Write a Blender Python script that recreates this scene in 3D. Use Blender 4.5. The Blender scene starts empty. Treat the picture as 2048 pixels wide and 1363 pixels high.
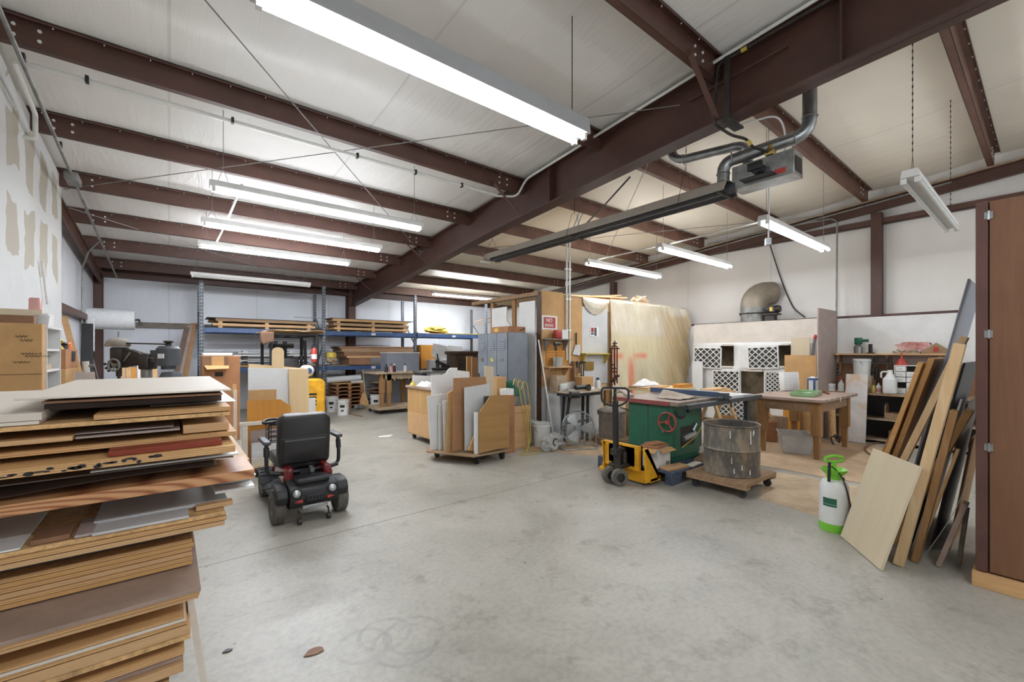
import bpy, bmesh, math, random
from math import sin, cos, pi, radians, atan2, sqrt
from mathutils import Vector as V, Matrix as MX, noise
random.seed(7)
SC = bpy.context.scene
COL = SC.collection
# ------------------------------------------------------------ survey of the place (camera at the origin, 1.5 m up)
F_, HZ, EYE = 862.0, 704.0, 1.5
YAW = radians(38.5); SN, CS = sin(YAW), cos(YAW)
def ray(u, v):
    l = (u - 1024.0) / F_
    return V((SN + CS * l, CS - SN * l, (HZ - v) / F_))
def fl(u, v, z=0.0):
    r = ray(u, v); t = (z - EYE) / r.z
    return V((r.x * t, r.y * t, z))
def onY(u, v, y):
    r = ray(u, v); t = y / r.y
    return V((r.x * t, y, EYE + r.z * t))
def onX(u, v, x):
    r = ray(u, v); t = x / r.x
    return V((x, r.y * t, EYE + r.z * t))
def at(u, v, d):
    r = ray(u, v)
    return V((r.x * d, r.y * d, EYE + r.z * d))
def zr(y): return 4.55 - 0.0833 * y          # underside of the roof blanket

# ------------------------------------------------------------ mesh helpers
def B(): return bmesh.new()
def box(bm, lo, hi, m=None):
    x0, y0, z0 = lo; x1, y1, z1 = hi
    vs = [bm.verts.new(p) for p in ((x0,y0,z0),(x1,y0,z0),(x1,y1,z0),(x0,y1,z0),(x0,y0,z1),(x1,y0,z1),(x1,y1,z1),(x0,y1,z1))]
    if m is not None:
        for v in vs: v.co = m @ v.co
    for f in ((3,2,1,0),(4,5,6,7),(0,1,5,4),(1,2,6,5),(2,3,7,6),(3,0,4,7)):
        bm.faces.new([vs[i] for i in f])
    return vs
def cbox(bm, c, s, rz=0, rx=0, ry=0):
    m = MX.Translation(V(c)) @ MX.Rotation(rz,4,'Z') @ MX.Rotation(ry,4,'Y') @ MX.Rotation(rx,4,'X')
    return box(bm, (-s[0]/2,-s[1]/2,-s[2]/2), (s[0]/2,s[1]/2,s[2]/2), m)
def rbox(bm, lo, hi, r=0.02, seg=3, m=None):
    vs = box(bm, lo, hi, m)
    es = set(e for v in vs for e in v.link_edges)
    bmesh.ops.bevel(bm, geom=list(es), offset=r, segments=seg, affect='EDGES', profile=0.5)
def prism(bm, pts, vec):
    vec = V(vec); a = [bm.verts.new(V(p)) for p in pts]; b = [bm.verts.new(V(p) + vec) for p in pts]
    n = len(pts)
    f1 = bm.faces.new(a[::-1]); f2 = bm.faces.new(b)
    for i in range(n): bm.faces.new((a[i], a[(i+1)%n], b[(i+1)%n], b[i]))
    return a, b
def frame_of(p0, p1, up=(0,0,1)):
    d = (V(p1) - V(p0)); L = d.length; d = d / L if L else V((0,0,1)); u = V(up)
    if abs(d.dot(u)) > 0.98: u = V((0,1,0))
    s = d.cross(u).normalized(); u2 = s.cross(d).normalized()
    return MX(((s.x,d.x,u2.x,p0[0]),(s.y,d.y,u2.y,p0[1]),(s.z,d.z,u2.z,p0[2]),(0,0,0,1))), L
def beam(bm, p0, p1, w, t, up=(0,0,1), ext=0.0):
    """box from p0 to p1, w wide sideways, t tall along up, centred on the line"""
    m, L = frame_of(p0, p1, up)
    return box(bm, (-w/2, -ext, -t/2), (w/2, L+ext, t/2), m)
def tube(bm, pts, r, seg=10, caps=True, rads=None, closed=False):
    pts = [V(p) for p in pts]; n = len(pts); rings = []
    d0 = (pts[1]-pts[0]).normalized()
    u = d0.orthogonal().normalized()
    for i, p in enumerate(pts):
        if closed: d = (pts[(i+1)%n]-pts[i-1]).normalized()
        elif i == 0: d = d0
        elif i == n-1: d = (pts[-1]-pts[-2]).normalized()
        else:
            d = ((pts[i]-pts[i-1]).normalized()+(pts[i+1]-pts[i]).normalized())
            d = d.normalized() if d.length > 1e-6 else (pts[i]-pts[i-1]).normalized()
        u = (u - d*u.dot(d))
        u = u.normalized() if u.length > 1e-6 else d.orthogonal().normalized()
        w = d.cross(u); rr = rads[i] if rads else r
        rings.append([bm.verts.new(p + (u*cos(2*pi*k/seg) + w*sin(2*pi*k/seg))*rr) for k in range(seg)])
    m = n if closed else n-1
    for i in range(m):
        a, b = rings[i], rings[(i+1)%n]
        for k in range(seg): bm.faces.new((a[k], a[(k+1)%seg], b[(k+1)%seg], b[k]))
    if caps and not closed:
        bm.faces.new(rings[0][::-1]); bm.faces.new(rings[-1])
def lathe(bm, prof, m=None, seg=24, a0=0.0, a1=2*pi):
    """profile of (radius, height) turned about local Z"""
    m = m if m is not None else MX.Identity(4); full = abs(a1-a0-2*pi) < 1e-6
    ns = seg if full else seg+1; rings = []
    for r, z in prof:
        if r < 1e-6: rings.append([bm.verts.new(m @ V((0,0,z)))])
        else: rings.append([bm.verts.new(m @ V((r*cos(a0+(a1-a0)*k/seg), r*sin(a0+(a1-a0)*k/seg), z))) for k in range(ns)])
    for a, b in zip(rings, rings[1:]):
        for k in range(seg):
            k2 = (k+1) % ns
            if len(a) == 1 and len(b) == 1: continue
            if len(a) == 1: bm.faces.new((a[0], b[k2], b[k]))
            elif len(b) == 1: bm.faces.new((a[k], a[k2], b[0]))
            else: bm.faces.new((a[k], a[k2], b[k2], b[k]))
def cyl(bm, p0, p1, r, seg=16, r2=None):
    m, L = frame_of(p0, p1); r2 = r if r2 is None else r2
    m = m @ MX.Rotation(-pi/2, 4, 'X')
    lathe(bm, [(0,0),(r,0),(r2,L),(0,L)], m, seg)
def rrect(w, h, r, n=4):
    out = []
    for cx, cy, a in ((w/2-r,h/2-r,0),(-w/2+r,h/2-r,pi/2),(-w/2+r,-h/2+r,pi),(w/2-r,-h/2+r,1.5*pi)):
        for k in range(n+1):
            out.append((cx+r*cos(a+pi/2*k/n), cy+r*sin(a+pi/2*k/n)))
    return out
def grid(bm, fn, nu, nv):
    g = [[bm.verts.new(fn(i/nu, j/nv)) for j in range(nv+1)] for i in range(nu+1)]
    for i in range(nu):
        for j in range(nv): bm.faces.new((g[i][j], g[i+1][j], g[i+1][j+1], g[i][j+1]))
    return g
def arc(c, r, a0, a1, n, ax=(1,0,0), ay=(0,0,1)):
    c = V(c); ax = V(ax); ay = V(ay)
    return [c + ax*r*cos(a0+(a1-a0)*k/n) + ay*r*sin(a0+(a1-a0)*k/n) for k in range(n+1)]
def fillet(pts, r, n=5):
    pts = [V(p) for p in pts]; out = [pts[0]]
    for a, b, c in zip(pts, pts[1:], pts[2:]):
        d1 = (a-b); d2 = (c-b); q = min(r, d1.length*.49, d2.length*.49)
        p1 = b + d1.normalized()*q; p2 = b + d2.normalized()*q
        for k in range(n+1):
            t = k/n; out.append(p1*(1-t)**2 + b*2*t*(1-t) + p2*t*t)
    out.append(pts[-1]); return out

# ------------------------------------------------------------ objects
def world_of(o):
    m = MX.Identity(4)
    while o is not None:
        m = (MX.Translation(o.location) @ o.rotation_euler.to_matrix().to_4x4()) @ m
        o = o.parent
    return m
def obj(name, bm, mat, parent=None, world=True, bev=0.0, solid=0.0, sub=0, sharp=38):
    """link a bmesh as ONE object; world: its points are in world space"""
    if parent is not None and world:
        bm.transform(world_of(parent).inverted())
    bmesh.ops.recalc_face_normals(bm, faces=bm.faces[:])
    for f in bm.faces: f.smooth = True
    th = radians(sharp)
    for e in bm.edges:
        if len(e.link_faces) == 2 and e.calc_face_angle(0) > th: e.smooth = False
    me = bpy.data.meshes.new(name); bm.to_mesh(me); bm.free()
    ms = mat if isinstance(mat, (list, tuple)) else [mat]
    for m in ms: me.materials.append(m)
    o = bpy.data.objects.new(name, me); COL.objects.link(o)
    if parent is not None: o.parent = parent
    if solid:
        md = o.modifiers.new('s', 'SOLIDIFY'); md.thickness = solid; md.offset = 0
    if bev:
        md = o.modifiers.new('b', 'BEVEL'); md.width = bev; md.segments = 2; md.limit_method = 'ANGLE'; md.angle_limit = radians(35); md.harden_normals = False
    if sub:
        md = o.modifiers.new('u', 'SUBSURF'); md.levels = sub; md.render_levels = sub
    return o
def tag(o, label, cat, group=None, kind=None):
    o['label'] = label; o['category'] = cat
    if group: o['group'] = group
    if kind: o['kind'] = kind
    return o
def thing(name, label, cat, loc=(0,0,0), rz=0.0, group=None):
    o = bpy.data.objects.new(name, None); COL.objects.link(o)
    o.location = V(loc); o.rotation_euler = (0,0,rz); o.empty_display_size = .1
    return tag(o, label, cat, group)
def struct(name, bm, mat, label=None, **k):
    o = obj(name, bm, mat, **k); o['kind'] = 'structure'
    if label: o['label'] = label
    return o
def one(name, bm, mat, label, cat, group=None, **k):
    """a thing that is one mesh, its origin moved to its base"""
    c = V((0,0,0)); n = len(bm.verts)
    for v in bm.verts: c += v.co
    c /= n; c.z = min(v.co.z for v in bm.verts)
    bm.transform(MX.Translation(-c))
    o = obj(name, bm, mat, **k); o.location = c
    return tag(o, label, cat, group)
def dup(root, loc, rz=None, label=None, group=None):
    def cp(o, par):
        c = o.copy(); COL.objects.link(c); c.parent = par
        for k in [x for x in bpy.data.objects if x.parent == o and x != c]: cp(k, c)
        return c
    kids = [x for x in bpy.data.objects if x.parent == root]
    r = root.copy(); COL.objects.link(r); r.location = V(loc)
    if rz is not None: r.rotation_euler = (0,0,rz)
    for k in kids: cp(k, r)
    if label: r['label'] = label
    if group: r['group'] = group
    return r

# ------------------------------------------------------------ materials
def lin(c):
    c = c/255.0
    return c/12.92 if c <= 0.04045 else ((c+0.055)/1.055)**2.4
def RGB(c): return (lin(c[0]), lin(c[1]), lin(c[2]), 1.0)
def newmat(name):
    m = bpy.data.materials.new(name); m.use_nodes = True
    nt = m.node_tree; p = nt.nodes['Principled BSDF']
    return m, nt, p
def N(nt, t, **k):
    n = nt.nodes.new(t)
    for a, b in k.items():
        if a.startswith('i_'): n.inputs[a[2:].replace('_', ' ')].default_value = b
        else: setattr(n, a, b)
    return n
def L(nt, a, b): nt.links.new(a, b)
def coords(nt, sc=(1,1,1), kind='Object', rot=(0,0,0)):
    t = N(nt, 'ShaderNodeTexCoord'); mp = N(nt, 'ShaderNodeMapping')
    mp.inputs['Scale'].default_value = sc; mp.inputs['Rotation'].default_value = rot
    L(nt, t.outputs[kind], mp.inputs['Vector']); return mp.outputs['Vector']
def ramp(nt, fac, stops):
    r = N(nt, 'ShaderNodeValToRGB'); e = r.color_ramp.elements
    while len(e) < len(stops): e.new(0.5)
    for el, (p, c) in zip(e, stops): el.position = p; el.color = c if len(c) == 4 else RGB(c)
    L(nt, fac, r.inputs['Fac']); return r.outputs['Color']
def bump(nt, p, h, strength=0.3, dist=0.01):
    b = N(nt, 'ShaderNodeBump'); b.inputs['Strength'].default_value = strength; b.inputs['Distance'].default_value = dist
    L(nt, h, b.inputs['Height']); L(nt, b.outputs['Normal'], p.inputs['Normal'])
def scl(c, k): return tuple(max(0, min(255, x*k)) for x in c)
def mat(name, c, rough=0.5, metal=0.0, var=0.12, sc=6.0, bmp=0.0, spec=0.5, coat=0.0, c2=None, bsc=None, trans=0.0, alpha=1.0):
    """plain finish with slight mottling"""
    m, nt, p = newmat(name)
    p.inputs['Roughness'].default_value = rough; p.inputs['Metallic'].default_value = metal
    p.inputs['Specular IOR Level'].default_value = spec
    if coat: p.inputs['Coat Weight'].default_value = coat
    if trans: p.inputs['Transmission Weight'].default_value = trans
    if alpha < 1: p.inputs['Alpha'].default_value = alpha
    v = coords(nt)
    n = N(nt, 'ShaderNodeTexNoise'); n.inputs['Scale'].default_value = sc; n.inputs['Detail'].default_value = 6; n.inputs['Roughness'].default_value = .65
    L(nt, v, n.inputs['Vector'])
    a = scl(c, 1-var); b = c2 or scl(c, 1+var*.6)
    L(nt, ramp(nt, n.outputs['Fac'], [(.3, a), (.7, b)]), p.inputs['Base Color'])
    if bmp:
        n2 = N(nt, 'ShaderNodeTexNoise'); n2.inputs['Scale'].default_value = bsc or sc*6; n2.inputs['Detail'].default_value = 4
        L(nt, v, n2.inputs['Vector']); bump(nt, p, n2.outputs['Fac'], bmp, .005)
    return m
def wood(name, c1, c2, axis='X', sc=14.0, rough=0.55, ply=0.0, var=0.5):
    """grain drawn out along an axis; ply > 0 adds glued layers in Z"""
    m, nt, p = newmat(name); p.inputs['Roughness'].default_value = rough; p.inputs['Specular IOR Level'].default_value = .3
    s = {'X': (.08,1,1), 'Y': (1,.08,1), 'Z': (1,1,.08)}[axis]
    v = coords(nt, s)
    n = N(nt, 'ShaderNodeTexNoise'); n.inputs['Scale'].default_value = sc; n.inputs['Detail'].default_value = 8; n.inputs['Roughness'].default_value = .7; n.inputs['Distortion'].default_value = 1.2
    L(nt, v, n.inputs['Vector'])
    col = ramp(nt, n.outputs['Fac'], [(.25, c2), (.5, tuple((a+b)/2 for a, b in zip(c1, c2))), (.75, c1)])
    if ply:
        w = N(nt, 'ShaderNodeTexWave', wave_type='BANDS', bands_direction='Z'); w.inputs['Scale'].default_value = ply; w.inputs['Distortion'].default_value = .6; w.inputs['Detail'].default_value = 2
        L(nt, coords(nt), w.inputs['Vector'])
        mx = N(nt, 'ShaderNodeMix', data_type='RGBA', blend_type='MULTIPLY'); mx.inputs['Factor'].default_value = .55
        L(nt, col, mx.inputs[6]); L(nt, ramp(nt, w.outputs['Fac'], [(.2, (140,110,85)), (.6, (255,250,240))]), mx.inputs[7]); col = mx.outputs[2]
    L(nt, col, p.inputs['Base Color']); bump(nt, p, n.outputs['Fac'], .12, .003)
    return m
def emit(name, c, s):
    m, nt, p = newmat(name)
    p.inputs['Base Color'].default_value = RGB(c); p.inputs['Emission Color'].default_value = RGB(c); p.inputs['Emission Strength'].default_value = s
    return m
# ============================================================ materials
M = {}
M['steel'] = mat('brown_primer', (86,58,48), .5, 0, .14, 3, .05)
M['steel_r'] = mat('brown_primer_paler', (104,72,58), .55, 0, .16, 3, .05)  # lighter brown of the right bay purlins and left end rafter
M['rafter'] = mat('rafter_brown_shaded', (72,45,36), .5, 0, .12, 3, .04)  # brown darkened for the shade on the rafter's near face
M['hous'] = mat('fixture_body_shaded', (158,158,158), .5, 0, .04, 5)  # grey stands in for the unlit side of the nearest strip light's housing
M['galv'] = mat('galvanised', (165,168,168), .32, .85, .18, 9, .04)
M['galv_d'] = mat('galvanised_dull', (140,140,136), .5, .5, .2, 8, .04)
M['chrome'] = mat('chrome', (205,205,205), .15, 1.0, .05, 5)
M['iron'] = mat('dark_iron', (62,58,54), .5, .5, .25, 10, .1)
M['black'] = mat('black_plastic', (30,30,32), .5, 0, .2, 12, .05)
M['rubber'] = mat('rubber', (52,52,50), .8, 0, .2, 14, .25)
M['tyre'] = mat('tyre_grey', (98,94,88), .85, 0, .25, 12, .3)
M['white'] = mat('white_paint', (226,225,222), .45, 0, .04, 4)
M['mel'] = mat('white_melamine', (222,222,220), .35, 0, .03, 3)
M['melg'] = mat('pale_grey_board', (196,196,194), .5, 0, .05, 3)
M['pvc'] = mat('white_pvc', (222,222,216), .35, 0, .04, 5)
M['card'] = mat('cardboard', (188,148,98), .8, 0, .08, 4, .05)
M['card2'] = mat('cardboard_brown', (160,112,76), .8, 0, .1, 4, .05)
M['paper'] = mat('white_paper', (228,226,222), .8, 0, .04, 6)
M['lock'] = mat('locker_grey', (128,134,142), .42, .1, .08, 4, .02)
M['blue'] = mat('rack_blue', (58,82,122), .45, .1, .2, 8, .05)
M['rack'] = mat('rack_upright_grey', (116,121,128), .45, .2, .2, 10, .05)
M['green'] = mat('machine_green', (32,92,68), .42, 0, .12, 4, .03)
M['red'] = mat('red_paint', (178,56,46), .4, 0, .12, 6)
M['dred'] = mat('dark_red_gloss', (112,26,30), .22, 0, .1, 6, coat=.5)
M['yellow'] = mat('yellow_enamel', (218,160,32), .42, 0, .14, 6, .04)
M['saw_top'] = mat('cast_table_top', (150,132,120), .4, .2, .15, 6, .03)
M['vinyl'] = mat('black_vinyl', (36,34,34), .42, 0, .15, 9, .12)
M['bubble'] = mat('bubble_wrap', (214,216,218), .3, 0, .05, 30, .5, bsc=90)
M['rag'] = mat('white_cloth', (226,224,222), .9, 0, .06, 9, .2)
M['cloth'] = mat('tan_cloth', (186,172,156), .9, 0, .1, 9, .2)
M['hose'] = mat('yellow_hose', (196,172,72), .5, 0, .1, 9)
M['cable'] = mat('black_cable', (48,46,44), .6, 0, .1, 9)
M['grime'] = mat('dusty_grey', (138,128,116), .8, 0, .2, 8, .2)
M['dust'] = mat('dusty_tan', (172,152,126), .85, 0, .16, 8, .2)
M['lime'] = mat('lime_green_plastic', (120,196,56), .35, 0, .06, 6)
M['milk'] = mat('milky_plastic', (216,218,214), .35, 0, .03, 5)
M['clear'] = mat('cloudy_clear_plastic', (206,206,202), .3, 0, .06, 6, alpha=.62)
M['yfoam'] = mat('yellow_insulation', (208,190,96), .95, 0, .15, 20, .6)
M['wheelred'] = mat('handwheel_red', (152,62,50), .45, 0, .12, 8)
M['dullred'] = mat('dull_red_edge', (132,62,56), .5, 0, .14, 8)
M['fence'] = mat('fence_blue', (62,82,108), .4, .1, .1, 6)
M['orange'] = mat('orange_plastic', (214,104,48), .5, 0, .1, 6)
M['brass'] = mat('brass', (176,150,86), .35, .8, .1, 6)
M['slate'] = mat('dark_slate', (70,72,76), .5, 0, .12, 5)
M['bluegrey'] = mat('blue_grey_paint', (142,148,160), .45, 0, .06, 4)
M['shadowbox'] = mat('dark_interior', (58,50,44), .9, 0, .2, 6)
# timber
M['pine'] = wood('pine', (214,178,130), (186,142,92), 'X', 16)
M['pineY'] = wood('pine_y', (214,178,130), (186,142,92), 'Y', 16)
M['pineZ'] = wood('pine_z', (216,190,150), (194,160,116), 'Z', 16)
M['maple'] = wood('maple_ply', (228,202,160), (214,184,138), 'Z', 9)
M['maplew'] = wood('pale_ply', (222,212,198), (208,198,184), 'X', 9)
M['birch'] = wood('birch_ply', (208,194,166), (196,180,152), 'Z', 5, .5)
M['plyface'] = wood('ply_face', (194,158,108), (170,130,82), 'Z', 9)
M['plyX'] = wood('ply_layers', (224,186,134), (196,150,100), 'X', 18, ply=46)
M['tan'] = wood('tan_board', (208,172,128), (184,144,102), 'X', 18)
M['cdx'] = wood('weathered_ply', (172,134,84), (144,108,64), 'X', 7, .6)
M['osb'] = mat('osb', (206,166,114), .8, 0, .22, 40, .15)
M['mdf'] = mat('mdf_brown', (160,118,80), .75, 0, .06, 12)
M['hardb'] = mat('brown_hardboard', (128,92,66), .65, 0, .1, 8)
M['dkbrown'] = mat('dark_brown_sheet', (74,58,48), .6, 0, .14, 8)
M['mauve'] = mat('mauve_grey_laminate', (164,146,138), .5, 0, .07, 6)
M['taupe'] = mat('taupe_laminate', (156,134,120), .55, 0, .1, 6)
M['redwd'] = wood('red_stained_timber', (146,66,44), (112,46,32), 'X', 12, .45)
M['oldwd'] = wood('weathered_timber', (172,144,112), (124,98,74), 'X', 14, .75)
M['oldwdZ'] = wood('weathered_timber_z', (176,138,92), (124,88,54), 'Z', 14, .75)
M['amber'] = wood('amber_ply', (206,148,70), (182,120,50), 'Z', 8, .4)
M['ambX'] = wood('amber_ply_x', (206,164,108), (178,134,82), 'X', 8, .5)
M['doorbr'] = wood('brown_door', (126,90,66), (104,72,52), 'Z', 10, .55)
M['doorfr'] = mat('brown_frame', (90,58,48), .6, 0, .12, 6)
M['brown'] = wood('dark_stained', (92,66,50), (60,44,36), 'X', 12, .5)

def cathedral():
    m, nt, p = newmat('flat_sawn_fir'); p.inputs['Roughness'].default_value = .5
    w = N(nt, 'ShaderNodeTexWave', wave_type='RINGS', rings_direction='Y'); w.inputs['Scale'].default_value = 5.5; w.inputs['Distortion'].default_value = 2.5; w.inputs['Detail'].default_value = 2; w.inputs['Detail Scale'].default_value = .8
    L(nt, coords(nt, (.55,1,5)), w.inputs['Vector'])
    L(nt, ramp(nt, w.outputs['Fac'], [(.2, (200,150,104)), (.75, (176,120,76)), (1, (140,86,52))]), p.inputs['Base Color'])
    return m
M['fir'] = cathedral()

def m_concrete():
    m, nt, p = newmat('concrete_floor'); p.inputs['Specular IOR Level'].default_value = .5
    v = coords(nt)
    n1 = N(nt, 'ShaderNodeTexNoise'); n1.inputs['Scale'].default_value = .9; n1.inputs['Detail'].default_value = 10; n1.inputs['Roughness'].default_value = .68; n1.inputs['Distortion'].default_value = .5
    n2 = N(nt, 'ShaderNodeTexNoise'); n2.inputs['Scale'].default_value = 30; n2.inputs['Detail'].default_value = 5
    n3 = N(nt, 'ShaderNodeTexVoronoi'); n3.inputs['Scale'].default_value = 4.2; n3.inputs['Randomness'].default_value = 1
    n4 = N(nt, 'ShaderNodeTexNoise'); n4.inputs['Scale'].default_value = 3.2; n4.inputs['Detail'].default_value = 8; n4.inputs['Roughness'].default_value = .75
    for n in (n1, n2, n3, n4): L(nt, v, n.inputs['Vector'])
    base = ramp(nt, n1.outputs['Fac'], [(.28, (140,136,126)), (.5, (164,160,149)), (.72, (182,178,168))])
    a = N(nt, 'ShaderNodeMix', data_type='RGBA', blend_type='MULTIPLY'); a.inputs['Factor'].default_value = .35
    L(nt, base, a.inputs[6]); L(nt, ramp(nt, n2.outputs['Fac'], [(.3, (205,203,200)), (.6, (255,255,255))]), a.inputs[7])
    sp = N(nt, 'ShaderNodeMix', data_type='RGBA', blend_type='MULTIPLY'); sp.inputs['Factor'].default_value = .8
    L(nt, a.outputs[2], sp.inputs[6]); L(nt, ramp(nt, n3.outputs['Distance'], [(.0, (84,80,74)), (.03, (130,126,118)), (.045, (255,255,255))]), sp.inputs[7])
    st = N(nt, 'ShaderNodeMix', data_type='RGBA', blend_type='MULTIPLY'); st.inputs['Factor'].default_value = .6
    L(nt, sp.outputs[2], st.inputs[6]); L(nt, ramp(nt, n4.outputs['Fac'], [(.26, (128,124,116)), (.36, (206,203,198)), (.46, (255,255,255))]), st.inputs[7])
    # saw-cut joint running along X
    tc = N(nt, 'ShaderNodeTexCoord'); sx = N(nt, 'ShaderNodeSeparateXYZ'); L(nt, tc.outputs['Object'], sx.inputs[0])
    col = st.outputs[2]
    for yy in (3.71, 8.3):
        d = N(nt, 'ShaderNodeMath', operation='SUBTRACT'); d.inputs[1].default_value = yy; L(nt, sx.outputs['Y'], d.inputs[0])
        ab = N(nt, 'ShaderNodeMath', operation='ABSOLUTE'); L(nt, d.outputs[0], ab.inputs[0])
        lt = N(nt, 'ShaderNodeMath', operation='LESS_THAN'); lt.inputs[1].default_value = .005; L(nt, ab.outputs[0], lt.inputs[0])
        jm = N(nt, 'ShaderNodeMix', data_type='RGBA'); L(nt, lt.outputs[0], jm.inputs['Factor']); L(nt, col, jm.inputs[6]); jm.inputs[7].default_value = RGB((92,86,80)); col = jm.outputs[2]
    # faint swirled scuffs of an old tyre mark near the camera
    for cx, cy, rr in ((.78, 2.20, .13), (.95, 2.08, .16), (.90, 2.22, .13), (1.02, 2.12, .15)):
        cv = N(nt, 'ShaderNodeVectorMath', operation='DISTANCE'); cv.inputs[1].default_value = (cx, cy, 0); L(nt, tc.outputs['Object'], cv.inputs[0])
        d = N(nt, 'ShaderNodeMath', operation='SUBTRACT'); d.inputs[1].default_value = rr; L(nt, cv.outputs['Value'], d.inputs[0])
        ab = N(nt, 'ShaderNodeMath', operation='ABSOLUTE'); L(nt, d.outputs[0], ab.inputs[0])
        lt = N(nt, 'ShaderNodeMath', operation='LESS_THAN'); lt.inputs[1].default_value = .012; L(nt, ab.outputs[0], lt.inputs[0])
        k0 = N(nt, 'ShaderNodeMapRange'); k0.inputs['From Min'].default_value = .42; k0.inputs['From Max'].default_value = .7; k0.inputs['To Max'].default_value = .55; L(nt, n4.outputs['Fac'], k0.inputs['Value']); k = N(nt, 'ShaderNodeMath', operation='MULTIPLY'); L(nt, lt.outputs[0], k.inputs[0]); L(nt, k0.outputs[0], k.inputs[1])
        jm = N(nt, 'ShaderNodeMix', data_type='RGBA'); L(nt, k.outputs[0], jm.inputs['Factor']); L(nt, col, jm.inputs[6]); jm.inputs[7].default_value = RGB((110,106,100)); col = jm.outputs[2]
    L(nt, col, p.inputs['Base Color'])
    rr = N(nt, 'ShaderNodeMapRange'); rr.inputs['To Min'].default_value = .30; rr.inputs['To Max'].default_value = .55; L(nt, n1.outputs['Fac'], rr.inputs['Value'])
    L(nt, rr.outputs[0], p.inputs['Roughness']); bump(nt, p, n2.outputs['Fac'], .06, .003)
    return m
M['concrete'] = m_concrete()

def m_blanket(name, c, wr=(5,.5,1), seam_axis=None, strength=.35, rough=.42):
    """white vinyl insulation facing with gathered wrinkles and taped seams"""
    m, nt, p = newmat(name); p.inputs['Roughness'].default_value = rough; p.inputs['Specular IOR Level'].default_value = .35
    v = coords(nt, wr)
    n = N(nt, 'ShaderNodeTexNoise'); n.inputs['Scale'].default_value = 2.2; n.inputs['Detail'].default_value = 6; n.inputs['Roughness'].default_value = .6; n.inputs['Distortion'].default_value = .8
    L(nt, v, n.inputs['Vector'])
    n2 = N(nt, 'ShaderNodeTexNoise'); n2.inputs['Scale'].default_value = .5; n2.inputs['Detail'].default_value = 3; L(nt, coords(nt), n2.inputs['Vector'])
    col = ramp(nt, n2.outputs['Fac'], [(.3, scl(c, .95)), (.7, scl(c, 1.02))])
    if seam_axis is not None:
        tc = N(nt, 'ShaderNodeTexCoord'); sx = N(nt, 'ShaderNodeSeparateXYZ'); L(nt, tc.outputs['Object'], sx.inputs[0])
        md = N(nt, 'ShaderNodeMath', operation='PINGPONG'); md.inputs[1].default_value = .92; L(nt, sx.outputs[seam_axis], md.inputs[0])
        lt = N(nt, 'ShaderNodeMath', operation='LESS_THAN'); lt.inputs[1].default_value = .012; L(nt, md.outputs[0], lt.inputs[0])
        k = N(nt, 'ShaderNodeMath', operation='MULTIPLY'); k.inputs[1].default_value = .35; L(nt, lt.outputs[0], k.inputs[0])
        jm = N(nt, 'ShaderNodeMix', data_type='RGBA'); L(nt, k.outputs[0], jm.inputs['Factor']); L(nt, col, jm.inputs[6]); jm.inputs[7].default_value = RGB(scl(c, .78)); col = jm.outputs[2]
    if name == 'roof_blanket':                               # the facing of the right bay has yellowed with age
        tq = N(nt, 'ShaderNodeTexCoord'); sq = N(nt, 'ShaderNodeSeparateXYZ'); L(nt, tq.outputs['Object'], sq.inputs[0])
        g = N(nt, 'ShaderNodeMath', operation='GREATER_THAN'); g.inputs[1].default_value = 4.26; L(nt, sq.outputs['X'], g.inputs[0])
        mq = N(nt, 'ShaderNodeMix', data_type='RGBA', blend_type='MULTIPLY'); L(nt, g.outputs[0], mq.inputs['Factor']); L(nt, col, mq.inputs[6]); mq.inputs[7].default_value = RGB((247,240,226)); col = mq.outputs[2]
    L(nt, col, p.inputs['Base Color']); bump(nt, p, n.outputs['Fac'], strength, .03)
    return m
M['roof'] = m_blanket('roof_blanket', (240,238,234), (2.2,.3,1), 'X', .42)
M['wallins'] = m_blanket('wall_blanket', (226,222,216), (1,5,.5), 'Y', .25)
M['wallback'] = m_blanket('wall_blanket_back', (234,237,243), (3,1,.4), 'X', .2)
def m_drywall():
    m, nt, p = newmat('taped_drywall'); p.inputs['Roughness'].default_value = .85
    tc = N(nt, 'ShaderNodeTexCoord'); sx = N(nt, 'ShaderNodeSeparateXYZ'); L(nt, tc.outputs['Object'], sx.inputs[0])
    n = N(nt, 'ShaderNodeTexNoise'); n.inputs['Scale'].default_value = 3; n.inputs['Detail'].default_value = 3; L(nt, tc.outputs['Object'], n.inputs['Vector'])
    # paper panels showing between wide bands of white joint compound
    fac = None
    for ax, off, per in (('Y', .1, .62), ('Z', .28, .78)):
        a = N(nt, 'ShaderNodeMath', operation='ADD'); a.inputs[1].default_value = off; L(nt, sx.outputs[ax], a.inputs[0])
        w = N(nt, 'ShaderNodeMath', operation='MULTIPLY_ADD'); w.inputs[1].default_value = .35; L(nt, n.outputs['Fac'], w.inputs[0]); L(nt, a.outputs[0], w.inputs[2])
        pp = N(nt, 'ShaderNodeMath', operation='PINGPONG'); pp.inputs[1].default_value = per/2; L(nt, w.outputs[0], pp.inputs[0])
        gt = N(nt, 'ShaderNodeMath', operation='GREATER_THAN'); gt.inputs[1].default_value = per*(.28 if ax == 'Y' else .36); L(nt, pp.outputs[0], gt.inputs[0])
        if fac is None: fac = gt.outputs[0]
        else:
            mu = N(nt, 'ShaderNodeMath', operation='MAXIMUM'); L(nt, fac, mu.inputs[0]); L(nt, gt.outputs[0], mu.inputs[1]); fac = mu.outputs[0]
    jm = N(nt, 'ShaderNodeMix', data_type='RGBA'); L(nt, fac, jm.inputs['Factor']); jm.inputs[6].default_value = RGB((176,168,154)); jm.inputs[7].default_value = RGB((206,206,204))
    L(nt, jm.outputs[2], p.inputs['Base Color']); return m
M['drywall'] = m_drywall()
def tube_mat(k): return emit('lit_tube', (243,248,255), 50.0*k)

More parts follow.
